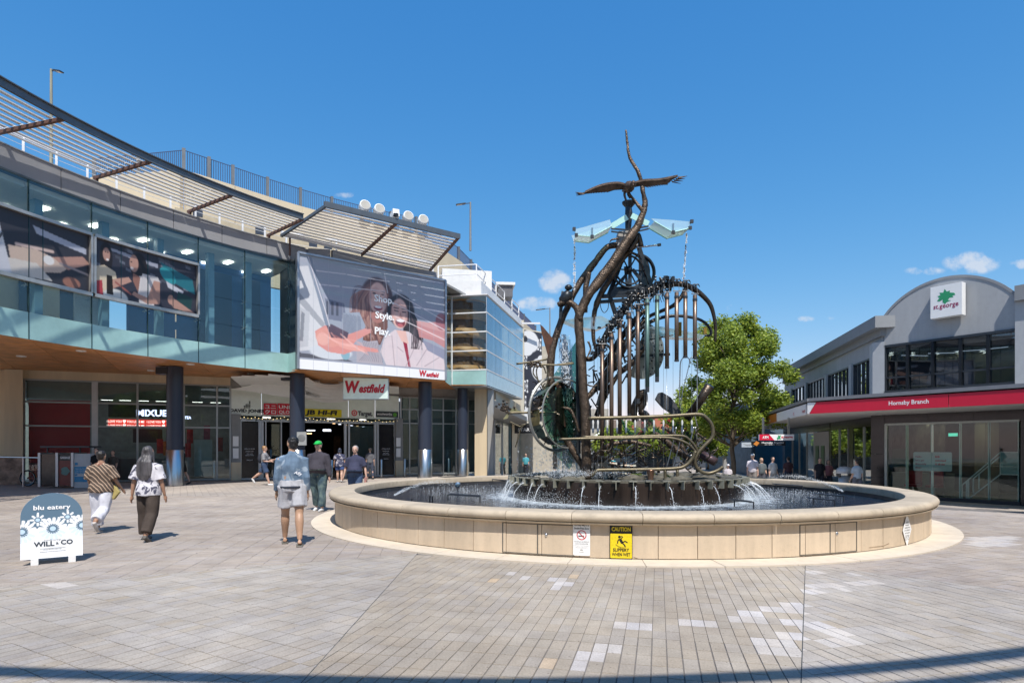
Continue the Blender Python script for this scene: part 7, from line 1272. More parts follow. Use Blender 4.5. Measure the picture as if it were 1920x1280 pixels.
def tree(label, base, H, tr_h, R, nleaf, mat, seed, group=None, ls=.14, blobs=26, cats='tree', squash=1.15, brs=1):
    R_ = np.random.RandomState(seed); th = thing('street_tree', label, cats, base, group); b = MB(); base = Vector(base); cz = tr_h + (H - tr_h) * .5; ctrs = []
    top = base + Vector((0, 0, H * .93)); mid = [base, base + Vector((.05, 0, tr_h * .5)), base + Vector((-.04, .03, tr_h)), base + Vector((.1, 0, cz)), top]; b.tube(smooth(mid, 4), list(np.interp(np.linspace(0, 1, 17), [0, .1, .5, 1], [R * .055, R * .044, R * .036, .01])), 9)
    for k in range(blobs):
        a = R_.rand() * 6.28; u = R_.uniform(-.95, .98); rr = math.sqrt(max(0, 1 - u * u)) * R_.uniform(.45, .92) * (1.12 if u < .1 else .9); c = base + Vector((math.cos(a) * rr * R, math.sin(a) * rr * R, cz + u * (H - tr_h) * .46)); br = R * R_.uniform(.20, .34) * brs; ctrs.append((c, br))
        s_ = base + Vector((0, 0, max(tr_h * .9, cz + (u - .55) * (H - tr_h) * .4))); b.tube([s_, s_.lerp(c, .5) + Vector((0, 0, -.1)), c], [R * .017, R * .011, .008], 5)
    b.build('trunk', trunkm, th, True)
    w = np.array([x[1] ** 2 for x in ctrs]); idx = R_.choice(len(ctrs), nleaf, p=w / w.sum()); C = np.array([tuple(ctrs[i][0]) for i in idx]); B = np.array([ctrs[i][1] for i in idx])[:, None]
    d = R_.normal(size=(nleaf, 3)); d /= np.linalg.norm(d, axis=1)[:, None]; P = C + d * B * (R_.rand(nleaf, 1) ** .5) * np.array([1, 1, .85]) + R_.normal(size=(nleaf, 3)) * .12
    n1 = R_.normal(size=(nleaf, 3)); n1[:, 2] *= .5; n1 /= np.linalg.norm(n1, axis=1)[:, None]; n2 = np.cross(n1, d + R_.normal(size=(nleaf, 3)) * .5); n2 /= np.linalg.norm(n2, axis=1)[:, None] + 1e-9; s_ = ls * R_.uniform(.6, 1.25, (nleaf, 1))
    V = np.stack([P - n1 * s_, P - n2 * s_ * .62, P + n1 * s_, P + n2 * s_ * .62], 1).reshape(-1, 3) - np.array(ORG[th.name]); me = bpy.data.meshes.new('crown'); me.vertices.add(nleaf * 4); me.vertices.foreach_set('co', V.ravel()); me.loops.add(nleaf * 4); me.loops.foreach_set('vertex_index', np.arange(nleaf * 4)); me.polygons.add(nleaf); me.polygons.foreach_set('loop_start', np.arange(nleaf) * 4); me.polygons.foreach_set('loop_total', np.full(nleaf, 4)); me.update(calc_edges=True)
    at_ = me.attributes.new('tone', 'FLOAT', 'FACE'); tone = np.clip(R_.normal(.5, .2, nleaf), 0, 1); at_.data.foreach_set('value', tone); me.materials.append(mat); link('crown', me, th); return th
pt_ = lambda px, Y: (PP(px, Y, 0).x, Y, gz(PP(px, Y, 0).x, Y))
tree('bright green plane tree standing between the sculpture and the bank canopy', pt_(1374, 38), 10.2, 2.4, 3.6, 62000, LM, 3, ls=.088, blobs=70, brs=.7)
G_ = 'street trees farther down the mall'
tree('smaller green tree just left of the big plane tree, behind the bent pipes', pt_(1306, 45), 6.0, 1.3, 2.5, 14000, LM, 5, G_, .12)
tree('green tree seen low between the chimes', pt_(1165, 58), 4.4, 1.2, 2.4, 9000, LM, 6, G_, .15); tree('green tree far behind the sculpture drum pipes', pt_(1232, 66), 4.0, 1.3, 2.6, 8000, LM, 7, G_, .16)
tree('tall dark tree far behind the big plane tree', pt_(1345, 72), 7.0, 2, 4, 9000, LM2, 8, G_, .2); tree('dark tree at the far end of the mall beside the brown building', pt_(1100, 100), 6.0, 1.5, 4, 6000, LM2, 9, G_, .25)
tree('dark tree beyond the terracotta roofed building', pt_(1290, 112), 8.5, 2, 6, 8000, LM2, 10, G_, .3)
# things on the near side of the square, behind the camera, that the glass mirrors and that shade the paving
tree('plane tree behind the viewer, mirrored in the shop glass', (-6, -16, 0), 10, 3, 4.5, 14000, LM, 21, 'trees behind the viewer', .2); tree('second plane tree behind the viewer on the right', (12, -14, 0), 9, 3, 4.2, 14000, LM, 22, 'trees behind the viewer', .2)
block('opposite_building', 'brick and plaster shops on the near side of the square behind the viewer', -34, 30, -34, -26, 8.5, M('opposite_brick', (.22, .15, .11), .8, var=.3, ns=.4)); 
block('opposite_building', 'sunlit cream building closing the right side of the square outside the view', 0, 10, -14, 9, 13, M('cream_render', (.62, .53, .33), .8, var=.1)); o = [q for q in COL.objects if q.name.startswith('opposite_building')][-1]; o.location = (35, -6, 0); o.rotation_euler = (0, 0, .44); o.children[0].location = (-5, 0, 0)
aw = thing('street_awning', 'curved steel awning above and behind the viewer that shades the nearest paving', 'awning', (0, 0, 7)); HZ = 7.0
for x in ():
    pass
shp = [(-8.5, 5.25), (-6, 4.9), (-3.73, 4.56), (-1.35, 4.38), (.15, 4.33), (1.67, 4.45), (2.8, 4.66), (4.09, 5.0), (6, 5.6), (9, 6.8)]
ep = smooth([Vector((x + .12 * HZ, y - .62 * HZ, HZ)) for x, y in shp], 4)
one('edge_beam', dark_metal, aw, lambda b: b.tube([p - Vector((0, .07, 0)) for p in ep], .09, 8)); one('rear_beam', dark_metal, aw, lambda b: b.tube([p - Vector((0, .42, 0)) for p in ep], .07, 8))
one('roof_sheet', dark_metal, aw, lambda b: [b.prism([p - Vector((0, .78, 0)), q - Vector((0, .78, 0)), q - Vector((0, 5, 0)), p - Vector((0, 5, 0))], (0, 0, .05)) for p, q in zip(ep[:-1], ep[1:])])
for x in (-7, 8): one('awning_post', dark_metal, aw, lambda b: b.lathe([(.1, 0), (.1, 7)], (x, -4.0, 0), 12))
# ================================================================== PEOPLE
def fabric(name, c, kind='plain', c2=(1, 1, 1), sc_=6, rough=.85):
    if name in MATS: return MATS[name]
    m = M(name, c, rough, var=.18, ns=5, bump=.25, bs=45, spec=.2)
    if kind == 'plain': return m
    N = m.node_tree.nodes; L = m.node_tree.links; p = N['Principled BSDF']; src = p.inputs['Base Color'].links[0].from_socket; tc = N.new('ShaderNodeTexCoord'); mx = N.new('ShaderNodeMixRGB'); mx.inputs[2].default_value = (*c2, 1); L.new(src, mx.inputs[1])
    if kind == 'stripe':
        w = N.new('ShaderNodeTexWave'); w.bands_direction = 'DIAGONAL'; w.inputs['Scale'].default_value = sc_; w.inputs['Distortion'].default_value = 2.5; w.inputs['Detail'].default_value = 2; L.new(tc.outputs['Object'], w.inputs[0]); f = w.outputs['Fac']; lo, hi = .8, .9
    else:
        w = N.new('ShaderNodeTexNoise'); w.inputs['Scale'].default_value = sc_; w.inputs['Detail'].default_value = 3; w.inputs['Distortion'].default_value = .8; L.new(tc.outputs['Object'], w.inputs[0]); f = w.outputs[0]; lo, hi = (.54, .60) if kind == 'blotch' else (.42, .62)
    r = N.new('ShaderNodeMapRange'); r.inputs[1].default_value = lo; r.inputs[2].default_value = hi; L.new(f, r.inputs[0]); L.new(r.outputs[0], mx.inputs[0]); L.new(mx.outputs[0], p.inputs['Base Color']); return m
def vox(b, name, mat, size, parent, fold=0, ff=9, sm=2, amt=.5, streak=None):
    me = b.mesh('tmp', mat); o = bpy.data.objects.new('tmp', me); COL.objects.link(o); r = o.modifiers.new('r', 'REMESH'); r.mode = 'VOXEL'; r.voxel_size = size; r.use_smooth_shade = True
    s_ = o.modifiers.new('s', 'SMOOTH'); s_.iterations = sm; s_.factor = amt; dg = bpy.context.evaluated_depsgraph_get(); m2 = bpy.data.meshes.new_from_object(o.evaluated_get(dg)); bpy.data.objects.remove(o); bpy.data.meshes.remove(me); m2.name = name; m2.materials.clear(); m2.materials.append(mat)
    if fold:
        n = len(m2.vertices); co = np.empty(n * 3); m2.vertices.foreach_get('co', co); no = np.empty(n * 3); m2.vertices.foreach_get('normal', no); co = co.reshape(-1, 3); no = no.reshape(-1, 3); k = streak or (1, 1, .45)
        w = np.array([mnoise.noise((x * ff * k[0], y * ff * k[1], z * ff * k[2])) + .5 * mnoise.noise((x * ff * 2.3, y * ff * 2.3, z * ff * 1.4 * k[2])) for x, y, z in co]); co = co + no * (w * fold)[:, None]; m2.vertices.foreach_set('co', co.ravel())
    m2.polygons.foreach_set('use_smooth', [True] * len(m2.polygons)); m2.update(); return link(name, m2, parent)
skins = {'tan': (.36, .20, .13), 'fair': (.52, .32, .24), 'olive': (.42, .25, .16)}
PG = 'people walking in the square'
def person(label, loc, yaw, h=1.72, skin='tan', legs=((0, 0), (0, 0)), arms=((0, .12, .15), (0, .12, .15)), top=None, bot=None, hairc=(.02, .016, .014), hair='short', shoe=(.7, .7, .7), bulk=1.0, belly=0, vs=.011, lean=0, look=0, extras=None, group=PG, fold=.008):
    k = h / 1.75; ad = lambda v: Vector(v)
    # legs=((swing, knee flex), ...) left then right; arms=((swing, spread, elbow), ...)
    hips = [Vector((s * .095 * bulk ** .5, 0, .92)) for s in (-1, 1)]; J_ = []
    for s, (sw, kn), hp in zip((-1, 1), legs, hips):
        kne = hp + Vector((s * .01, math.sin(sw) * .43, -math.cos(sw) * .43)); an = kne + Vector((s * .01, math.sin(sw - kn) * .41, -math.cos(sw - kn) * .41)); J_.append((hp, kne, an, sw - kn))
    low = min(a.z - .08 * math.cos(min(t, 0) * .7) - .13 * max(0, -math.sin(t)) * .9 for _, _, a, t in J_); dz = -low
    th = link('person', None, None) if False else None
    def sh(z): return Vector((0, lean * (z - .92), 0))
    B = MB(); w = bulk
    torso = [(.86, .15, .10), (.95, .165, .115), (1.05, .15 + belly * .03, .105 + belly * .03), (1.16, .15, .11), (1.28, .165, .115), (1.345, .165, .105), (1.39, .145, .09), (1.43, .105, .075), (1.465, .062, .056), (1.55, .047, .05)]
    def tor(infl, z0=0, z1=9, add=0, b=None):
        R = []
        for z, rx, ry in torso:
            if z0 <= z <= z1: R.append((sh(z) + Vector((0, belly * .09 * math.exp(-((z - 1.08) / .13) ** 2), z)), rx * w + infl, (ry + belly * .075 * math.exp(-((z - 1.08) / .14) ** 2)) * w + infl + add))
        b.loft(R, 18)
    tor(0, b=B); hc = sh(1.6) + Vector((0, .015, 1.625)); Hd = Matrix.Rotation(look, 3, 'Z')
    hd = lambda x, y, z: hc + Hd @ Vector((x, y, z))
    B.ell(hd(0, -.005, .02), (.081, .098, .098), 16, 12, rm=Hd); B.ell(hd(0, .022, -.045), (.055, .068, .065), 14, 9, rm=Hd); B.tube([hd(0, .085, .02), hd(0, .112, -.022)], [.009, .016], 6); B.ell(hd(0, .088, -.06), (.024, .012, .009), 8, 5, rm=Hd)
    for s in (-1, 1): B.ell(hd(s * .078, -.005, -.01), (.012, .022, .034), 8, 6, rm=Hd)
    for s, (hp, kne, an, t), in zip((-1, 1), J_):
        B.tube(smooth([hp + Vector((0, 0, .02)), hp.lerp(kne, .35), hp.lerp(kne, .8), kne, kne.lerp(an, .3) - Vector((0, .015, 0)), kne.lerp(an, .75), an], 4), [v.x for v in smooth([Vector((r * w, 0, 0)) for r in (.088, .083, .066, .058, .062, .044, .035)], 4)], 14)
        f = Vector((s * .015, math.cos(min(t, 0) * 1.0 + .0), math.sin(t) if t < -.15 else 0)).normalized(); hl = an + Vector((0, 0, -.045)) - f * .05; B.tube([hl, hl + f * .12 + Vector((0, 0, -.01)), hl + f * .22 + Vector((0, 0, -.015))], [.033, .036, .024], 9)
    A_ = []
    for s, (sw, sp, el) in zip((-1, 1), arms):
        so = sh(1.4) + Vector((s * (.148 * w + .014), 0, 1.365)); d1 = Vector((s * math.sin(sp), math.sin(sw) * math.cos(sp), -math.cos(sw) * math.cos(sp))); eb = so + d1 * .285; a2 = sw + el; d2 = Vector((s * math.sin(sp) * .5 - s * .25 * (el > .8), math.sin(a2), -math.cos(a2))).normalized(); wr = eb + d2 * .25; A_.append((so, eb, wr, d2))
        B.tube([so - Vector((s * .05, 0, .0)), so, so.lerp(eb, .4), eb, eb.lerp(wr, .35), wr], [.05, .055 * w, .048 * w, .038, .038, .025], 10)
        side = Vector((0, 1, 0)) if abs(d2.y) < .8 else UP; nrm = d2.cross(side).normalized(); side = nrm.cross(d2).normalized(); pm = wr + d2 * .055; B.tube([wr, pm - d2 * .01, pm + d2 * .035], [.024, .034, .032], 8, sq=.55)
        for f in range(4): st_ = pm + d2 * .03 + side * (.026 - .0175 * f); ln = (.062, .075, .07, .055)[f]; B.tube([st_ - d2 * .02, st_ + d2 * ln * .55 + nrm * s * .004, st_ + d2 * ln * .95 - nrm * s * .014], [.0095, .0085, .0065], 6)
        B.tube([wr + d2 * .02 + side * .015, wr + d2 * .05 + side * .048, wr + d2 * .085 + side * .056], [.012, .011, .008], 6)
    def fin(b): b.v = [((x) * k, (y) * k, (z + dz) * k) for x, y, z in b.v]; return b
    body = vox(fin(B), 'person', M('skin_' + skin, skins[skin], .5, var=.08, ns=4), vs, None, sm=4)
    tag(body, label, 'person', group); ORG[body.name] = Vector((0, 0, 0))
    def part(name, fn, mat, size=None, fold_=None, **kw): b = MB(); fn(b); return vox(fin(b), name, mat, size or vs * 1.15, body, fold if fold_ is None else fold_, **kw)
    if top:
        def tf(b):
            i = top.get('infl', .016); tor(i * .8, top.get('hem', .92), 1.47, 0, b)
            z = top.get('hem', .92); R = []
            for zz in (z, (z + 1.0) / 2, 1.0, 1.06, 1.12):
                bl = math.exp(-((zz - 1.08) / .13) ** 2); fl = top.get('flare', 0) * max(0, 1.1 - zz); e_ = .8 * i + (.006 if zz < 1.05 else -.006); R.append((sh(zz) + Vector((0, belly * .09 * bl, zz)), float(np.interp(zz, [t_[0] for t_ in torso], [t_[1] for t_ in torso])) * w + e_ + fl, (float(np.interp(zz, [t_[0] for t_ in torso], [t_[2] for t_ in torso])) + belly * .075 * bl) * w + e_ + fl))
            b.loft(R, 18)
            for (so, eb, wr, d2), s in zip(A_, (-1, 1)):
                L_ = top.get('sleeve', .5); i = i * .8; P = [so + Vector((-s * .07, 0, .025)), so, so.lerp(eb, min(1, L_ / .5) if L_ <= .5 else 1)]; r = [.045 + i, .055 * w + i, .052 * w + i + (.012 if L_ < .5 else 0)]
                if L_ > .5: P += [eb.lerp(wr, (L_ - .5) * 2)]; r = [.045 + i, .055 * w + i, .046 * w + i, .036 + i]
                b.tube(P, r, 12)
            if top.get('collar'): b.tube([sh(1.45) + Vector((0, 0, 1.44)), sh(1.5) + Vector((0, -.005, 1.50))], [.085, .07], 12)
        part(top.get('name', 'shirt'), tf, top['mat'])
    if bot:
        def bf(b):
            i = bot.get('infl', .016); tor(i, .85, 1.06, 0, b); L_ = bot.get('len', 1.0)
            if bot.get('skirt'): b.loft([(sh(zz) + Vector((0, 0, zz)), .15 * w + i + (1.0 - zz) * bot['skirt'], .11 * w + i + (1.0 - zz) * bot['skirt']) for zz in (1.08, .95, .8, .65, bot.get('hem', .55))], 18); return
            for s, (hp, kne, an, t) in zip((-1, 1), J_):
                P = [hp + Vector((0, 0, .03)), hp.lerp(kne, .4)]; r = [.092 * w + i, .085 * w + i]
                if L_ <= .5: P += [hp.lerp(kne, L_ * 2)]; r += [.078 * w + i + bot.get('wide', 0)]
                else: P += [kne, kne.lerp(an, (L_ - .5) * 2)]; r += [.06 + i + bot.get('wide', 0), .047 + i + bot.get('wide', 0) * 1.2]
                b.tube(P, r, 12)
        part(bot.get('name', 'trousers'), bf, bot['mat'])
    hm = M('hair_%02d' % int(hairc[0] * 255), hairc, .42, var=.55, ns=14, streak=True, bump=.5, bs=60)
    def hf(b):
        b.ell(hd(0, -.036, .046), (.086, .092, .088), 16, 11, rm=Hd); b.ell(hd(0, -.055, -.01), (.075, .055, .075), 12, 8, rm=Hd)
        if hair == 'long': b.loft([(hc + Vector((0, -.05 - (.09 if z < -.1 else .0), z)), rx, ry) for z, rx, ry in ((.06, .085, .06), (-.04, .105, .07), (-.16, .14, .055), (-.28, .155, .05), (-.40, .14, .045), (-.50, .08, .03))], 14); b.tube([hc + Vector((-.08, -.02, .02)), hc + Vector((-.10, -.03, -.15)), hc + Vector((-.10, -.05, -.3))], [.03, .035, .02], 8); b.tube([hc + Vector((.08, -.02, .02)), hc + Vector((.10, -.03, -.15)), hc + Vector((.11, -.05, -.28))], [.03, .035, .02], 8)
        if hair == 'bun': b.ell(hd(0, -.09, .05), (.05, .045, .045), 10, 7)
        if hair == 'mid': b.loft([(hc + Vector((0, -.04, z)), rx, .07) for z, rx in ((.06, .085), (-.05, .098), (-.12, .09))], 14)
        if hair == 'curly':
            for q in range(24): a = q * 2.4; u = -.3 + q / 18; b.ell(hd(.075 * math.cos(a) * math.cos(u), -.02 + .085 * math.sin(a) * math.cos(u), .05 + .07 * math.sin(u)), (.028, .028, .028), 6, 5)
    if hair != 'none': part('hair', hf, hm, vs * .8, .008 if hair != 'long' else .010, ff=28 if hair != 'long' else 22, streak=(1.4, 1.4, .12) if hair == 'long' else (1, 1, 1))
    def sf(b):
        for s, (hp, kne, an, t) in zip((-1, 1), J_):
            f = Vector((s * .015, math.cos(min(t, 0)), math.sin(t) if t < -.15 else 0)).normalized(); hl = an + Vector((0, 0, -.05)) - f * .055; b.tube([hl, hl + f * .12 + Vector((0, 0, -.008)), hl + f * .235 + Vector((0, 0, -.012))], [.04, .045, .033], 10)
    def sandal(b):
        for s, (hp, kne, an, t) in zip((-1, 1), J_):
            f = Vector((s * .02, 1, 0)).normalized(); hl = Vector((an.x, an.y, -dz + .012)) - f * .075; b.beam(hl, hl + f * .285, .10, .022); b.tube([hl + f * .15 + Vector((-.052, 0, .0)), hl + f * .17 + Vector((0, 0, .068)), hl + f * .15 + Vector((.052, 0, .0))], [.014, .014, .014], 8)
    part('sandals' if shoe == 'sandal' else 'shoes', sandal if shoe == 'sandal' else sf, M('sandal_grey', (.14, .13, .11), .6, var=.3, ns=20) if shoe == 'sandal' else M('shoe_%02d' % int(shoe[0] * 99), shoe, .6, var=.1), vs, 0)
    if vs < .02:
        for s in (-1, 1): bb_ = MB(); bb_.ell(hd(s * .03, .083, .012), (.012, .008, .006), 8, 6); fin(bb_).build('eye', M('eye_dark', (.03, .02, .02), .3), body)
        bb_ = MB(); bb_.ell(hd(0, .096, -.062), (.022, .006, .005), 8, 5); fin(bb_).build('mouth', M('lips', (.25, .09, .08), .5), body)
    if extras: extras(body, part, dict(hd=hd, arms=A_, sh=sh, legs=J_, fin=fin))
    body.location = loc; body.rotation_euler = (0, 0, yaw); return body
denim = fabric('denim_blue', (.13, .19, .27), 'blotch', (.27, .33, .40), 6); P_ = math.pi
def ex_jacket(body, part, d):
    part('waistband', lambda b: b.loft([(d['sh'](1) + Vector((0, 0, z)), .212, .162) for z in (.915, .95)], 20), fabric('belt_dark', (.03, .035, .05)), None, 0)
    o = text('Ally', body, M('print_white', (.75, .75, .78), .6), (.09, -.15, 1.17), (.9, 0, -.3), (.3, 0, .9), .05, .13, shear=.2, bold=.02)
    wr = d['arms'][0][2]; part('wristwatch', lambda b: b.tube([wr + Vector((0, 0, .035)), wr + Vector((0, 0, .01))], [.033, .033], 10), M('watch_black', (.02, .02, .02), .3), .006, 0)
person('man in a blue denim jacket, pale shorts and grey sandals, back to us', at(548, 1021, 10.35) * 1 + Vector((0, 0, -at(548, 1021, 10.35).z)), .30, 1.80, 'olive', ((.26, .05), (-.24, .06)), ((.10, .16, .2), (-.12, .14, .35)), dict(mat=denim, infl=.022, hem=.95, sleeve=.95, name='jacket', collar=1), dict(mat=fabric('shorts_pale', (.42, .42, .45)), infl=.028, len=.36, wide=.012, name='shorts'), (.012, .012, .014), 'short', 'sandal', 1.1, 0, .0095, look=.45, extras=ex_jacket, fold=.02)
def ex_bag(body, part, d):
    wr = d['arms'][1][2]; part('shopping_bag', lambda b: b.prism([Vector((.24, .02, 1.02)), Vector((.40, -.04, .86)), Vector((.26, -.02, .70)), Vector((.19, 0, .72))], (0, .07, 0)), fabric('bag_mustard', (.36, .29, .11)), .009, .006)
    part('scarf', lambda b: b.tube([Vector((-.11, .0, 1.43)), Vector((0, -.10, 1.45)), Vector((.12, 0, 1.42)), Vector((.14, .04, 1.3))], [.045, .05, .05, .04], 9), fabric('scarf_brown', (.28, .14, .10), 'blotch', (.5, .38, .28), 14), None, .012)
person('woman in a brown striped shirt and white trousers carrying a mustard bag', (PP(190, 11.95, 0).x, 11.95, 0), .05, 1.56, 'tan', ((.10, .0), (-.22, .75)), ((.15, .3, .5), (.1, .35, .6)), dict(mat=fabric('stripe_shirt', (.095, .07, .055), 'stripe', (.46, .33, .24), 7), infl=.045, hem=.86, sleeve=.42, flare=.16), dict(mat=fabric('trousers_white', (.60, .60, .66)), infl=.03, len=.93, wide=.025), (.02, .016, .015), 'bun', (.45, .42, .4), 1.2, .2, .0105, extras=ex_bag, fold=.016)
person('woman with very long greying hair in a floral blouse and dark trousers walking away', (PP(278, 10.85, 0).x, 10.85, 0), -.04, 1.64, 'tan', ((.14, .05), (-.16, .35)), ((-.1, .28, .12), (.06, .22, .15)), dict(mat=fabric('floral_blouse', (.62, .60, .64), 'blotch', (.09, .09, .13), 11), infl=.036, hem=.84, sleeve=.42, flare=.10), dict(mat=fabric('trousers_dark', (.065, .05, .042)), infl=.02, len=.95, wide=.03), (.085, .078, .082), 'long', (.10, .09, .08), 1.12, 0, .0105, fold=.014)
def cap(colr):
    def f(body, part, d): hd = d['hd']; part('cap', lambda b: (b.ell(hd(0, -.005, .055), (.09, .108, .075), 14, 9), b.prism([hd(-.07, .07, .05), hd(.07, .07, .05), hd(.055, .17, .038), hd(-.055, .17, .038)], (0, 0, .014))), fabric('cap_%d' % int(colr[1] * 99), colr), .008, 0)
    return f
person('heavy man in a bright green cap, dark sweater and worn jeans walking towards us', (PP(597, 15.9, 0).x, 15.9, 0), P_ - .1, 1.78, 'fair', ((.12, .05), (-.14, .15)), ((.05, .3, .2), (.0, .32, .2)), dict(mat=fabric('sweater_dark', (.055, .05, .062)), infl=.03, hem=.9, sleeve=.98, collar=1, name='sweater'), dict(mat=fabric('jeans_teal', (.05, .085, .11), 'wash', (.13, .18, .17), 5), infl=.025, len=.97, wide=.012, name='jeans'), (.2, .18, .17), 'short', (.6, .6, .6), 1.22, .9, .012, extras=cap((.02, .42, .08)), fold=.015)
person('man in a navy polo shirt with red collar trim walking towards us', (PP(666, 17.2, 0).x, 17.2, 0), P_, 1.66, 'fair', ((.12, .05), (-.14, .15)), ((.05, .38, .2), (.0, .34, .25)), dict(mat=fabric('polo_navy', (.045, .048, .085)), infl=.02, hem=.9, sleeve=.42, collar=1, name='polo_shirt'), dict(mat=fabric('jeans_blue', (.07, .11, .20)), infl=.02, len=.97, name='jeans'), (.45, .42, .4), 'short', (.5, .5, .5), 1.15, 1.0, .013, extras=lambda body, part, d: (part('collar_trim', lambda b: b.tube([Vector((-.05, .03, 1.47)), Vector((0, .085, 1.41)), Vector((.05, .03, 1.47))], .012, 6), fabric('trim_red', (.5, .03, .04)), .006, 0), part('paper_bag', lambda b: b.box(Vector((-.33, .1, .72)), (.05, .2, .24)), fabric('bag_pink', (.45, .22, .2)), .012, 0)), fold=.012)
def ex_pack(body, part, d): part('backpack', lambda b: b.ell(Vector((0, -.19, 1.2)), (.15, .10, .22), 14, 10), fabric('pack_black', (.035, .04, .055)), None, .008); part('strap', lambda b: [b.tube([Vector((s * .11, -.14, 1.38)), Vector((s * .12, 0, 1.45)), Vector((s * .12, .13, 1.3)), Vector((s * .13, .02, 1.08))], .018, 6) for s in (-1, 1)], fabric('strap_dark', (.03, .03, .04)), None, 0)
person('ginger haired walker in a grey T-shirt, navy shorts and backpack striding right', (PP(496, 27.2, 0).x, 27.2, 0), -P_ / 2, 1.74, 'fair', ((-.55, .45), (.35, .1)), ((.5, .1, 1.2), (.2, .1, 1.3)), dict(mat=fabric('tee_grey', (.28, .28, .29), 'stripe', (.18, .18, .2), 9), infl=.03, hem=.88, sleeve=.42), dict(mat=fabric('shorts_navy', (.045, .07, .13)), infl=.03, len=.42, wide=.02, name='shorts'), (.36, .20, .09), 'curly', (.65, .65, .65), 1.0, 0, .014, extras=ex_pack)
person('young woman in a short black dress and black shoes looking at her phone', (PP(342, 27.6, 0).x, 27.6, 0), P_ / 2 + .3, 1.70, 'fair', ((.3, .1), (-.28, .12)), ((.35, .05, 1.6), (.4, .05, 1.6)), dict(mat=fabric('dress_black', (.014, .014, .016)), infl=.022, hem=.9, sleeve=.36, name='dress_top'), dict(mat=fabric('dress_black', (.014, .014, .016)), infl=.02, skirt=.18, hem=.58, name='skirt'), (.015, .012, .014), 'mid', (.03, .03, .03), .92, 0, .014, extras=lambda body, part, d: part('phone', lambda b: b.box(d['arms'][0][2] + Vector((.08, .06, .05)), (.07, .02, .14)), M('phone_pink', (.5, .3, .35), .3), .008, 0))
person('woman in a dark floral dress walking into the entrance', (PP(637, 29.5, 0).x, 29.5, 0), .1, 1.60, 'fair', ((.14, .05), (-.16, .2)), ((0, .3, .3), (0, .2, .2)), dict(mat=fabric('floral_dark', (.05, .055, .10), 'blotch', (.4, .38, .42), 10), infl=.04, hem=.8, sleeve=.36, flare=.15), dict(mat=fabric('shorts_blue', (.05, .08, .2)), infl=.03, len=.35), (.04, .05, .08), 'mid', (.5, .5, .5), 1.15, 0, .016)
def simple(label, px, Y, hh, yaw, tc, bc, hc_=(.03, .025, .02), hair='short', skirt=0, sleeve=.42, ln=.95, ex=None, z=None, grp='people farther down the mall', shoe=(.1, .1, .1)):
    x = PP(px, Y, 0).x; return person(label, (x, Y, gz(x, Y) if z is None else z), yaw, hh, 'fair', ((.15, .05), (-.17, .2)), ((.1, .15, .3), (-.1, .15, .2)), dict(mat=fabric('top_%d%d%d' % tuple(int(c * 99) for c in tc), tc), infl=.025, hem=.88, sleeve=sleeve), dict(mat=fabric('bottom_%d%d%d' % tuple(int(c * 99) for c in bc), bc), infl=.02, len=ln), hc_, hair, shoe, 1.05, .2, .022, extras=ex, group=grp)
simple('person in black shirt and trousers walking beyond the left shops', 950, 46, 1.72, P_, (.015, .015, .018), (.02, .02, .02)); simple('person in a white shirt and dark shorts beside the far left shop glass', 965, 48, 1.75, 0, (.6, .62, .64), (.03, .03, .04), ln=.45); simple('person in a turquoise vest and dark trousers far down the mall', 986, 47, 1.70, P_, (.08, .33, .40), (.03, .03, .04))
simple('person in a grey top beside the far left shop door', 940, 49, 1.72, 0, (.3, .32, .33), (.05, .05, .06)); simple('person in a pale cap and white T-shirt right of the sculpture', 1411, 30, 1.82, P_ - .3, (.62, .58, .62), (.25, .22, .2), ex=cap((.6, .58, .55))); simple('blonde woman in a dark top behind the two people in white', 1428, 31, 1.62, P_, (.12, .14, .15), (.1, .1, .12), (.42, .3, .16), 'mid')
simple('person in a plain white T-shirt walking in front of the framing shop', 1449, 30, 1.68, P_ + .4, (.68, .66, .62), (.5, .48, .45)); simple('person in a dark shirt standing by the cash machines', 1478, 32, 1.66, 0, (.10, .05, .055), (.05, .06, .09)); simple('person in a dark top under the canopy beside the glass shopfront', 1537, 29, 1.66, P_, (.03, .03, .035), (.04, .04, .05)); simple('person in a pink top under the canopy beside the dark pier', 1553, 29.5, 1.55, P_, (.35, .15, .16), (.05, .05, .06), hair='mid')
simple('child in a white cap and pale top behind the pool rim', 1365, 27, 1.22, P_, (.55, .5, .52), (.2, .2, .25), ex=cap((.62, .6, .62))); simple('woman in a pale blue top seen from behind at the bank corner', 1607, 25.6, 1.62, .2, (.42, .50, .58), (.12, .13, .16), (.02, .018, .016), 'bun', grp=None)
simple('person in a dark top standing close to the drinks shop glass', 212, 26.5, 1.5, P_, (.09, .08, .07), (.04, .04, .04)); simple('person in grey just inside the right hand entrance door', 694, 32.5, 1.62, .4, (.12, .12, .13), (.05, .06, .09), (.25, .2, .16)); simple('person with dark hair beside the bins on the left', 181, 25, 1.60, P_, (.02, .02, .02), (.03, .03, .03), hair='mid')
simple('person in a turquoise top beyond the sculpture drum', 1149, 38, 1.60, 0, (.05, .35, .42), (.1, .1, .14))
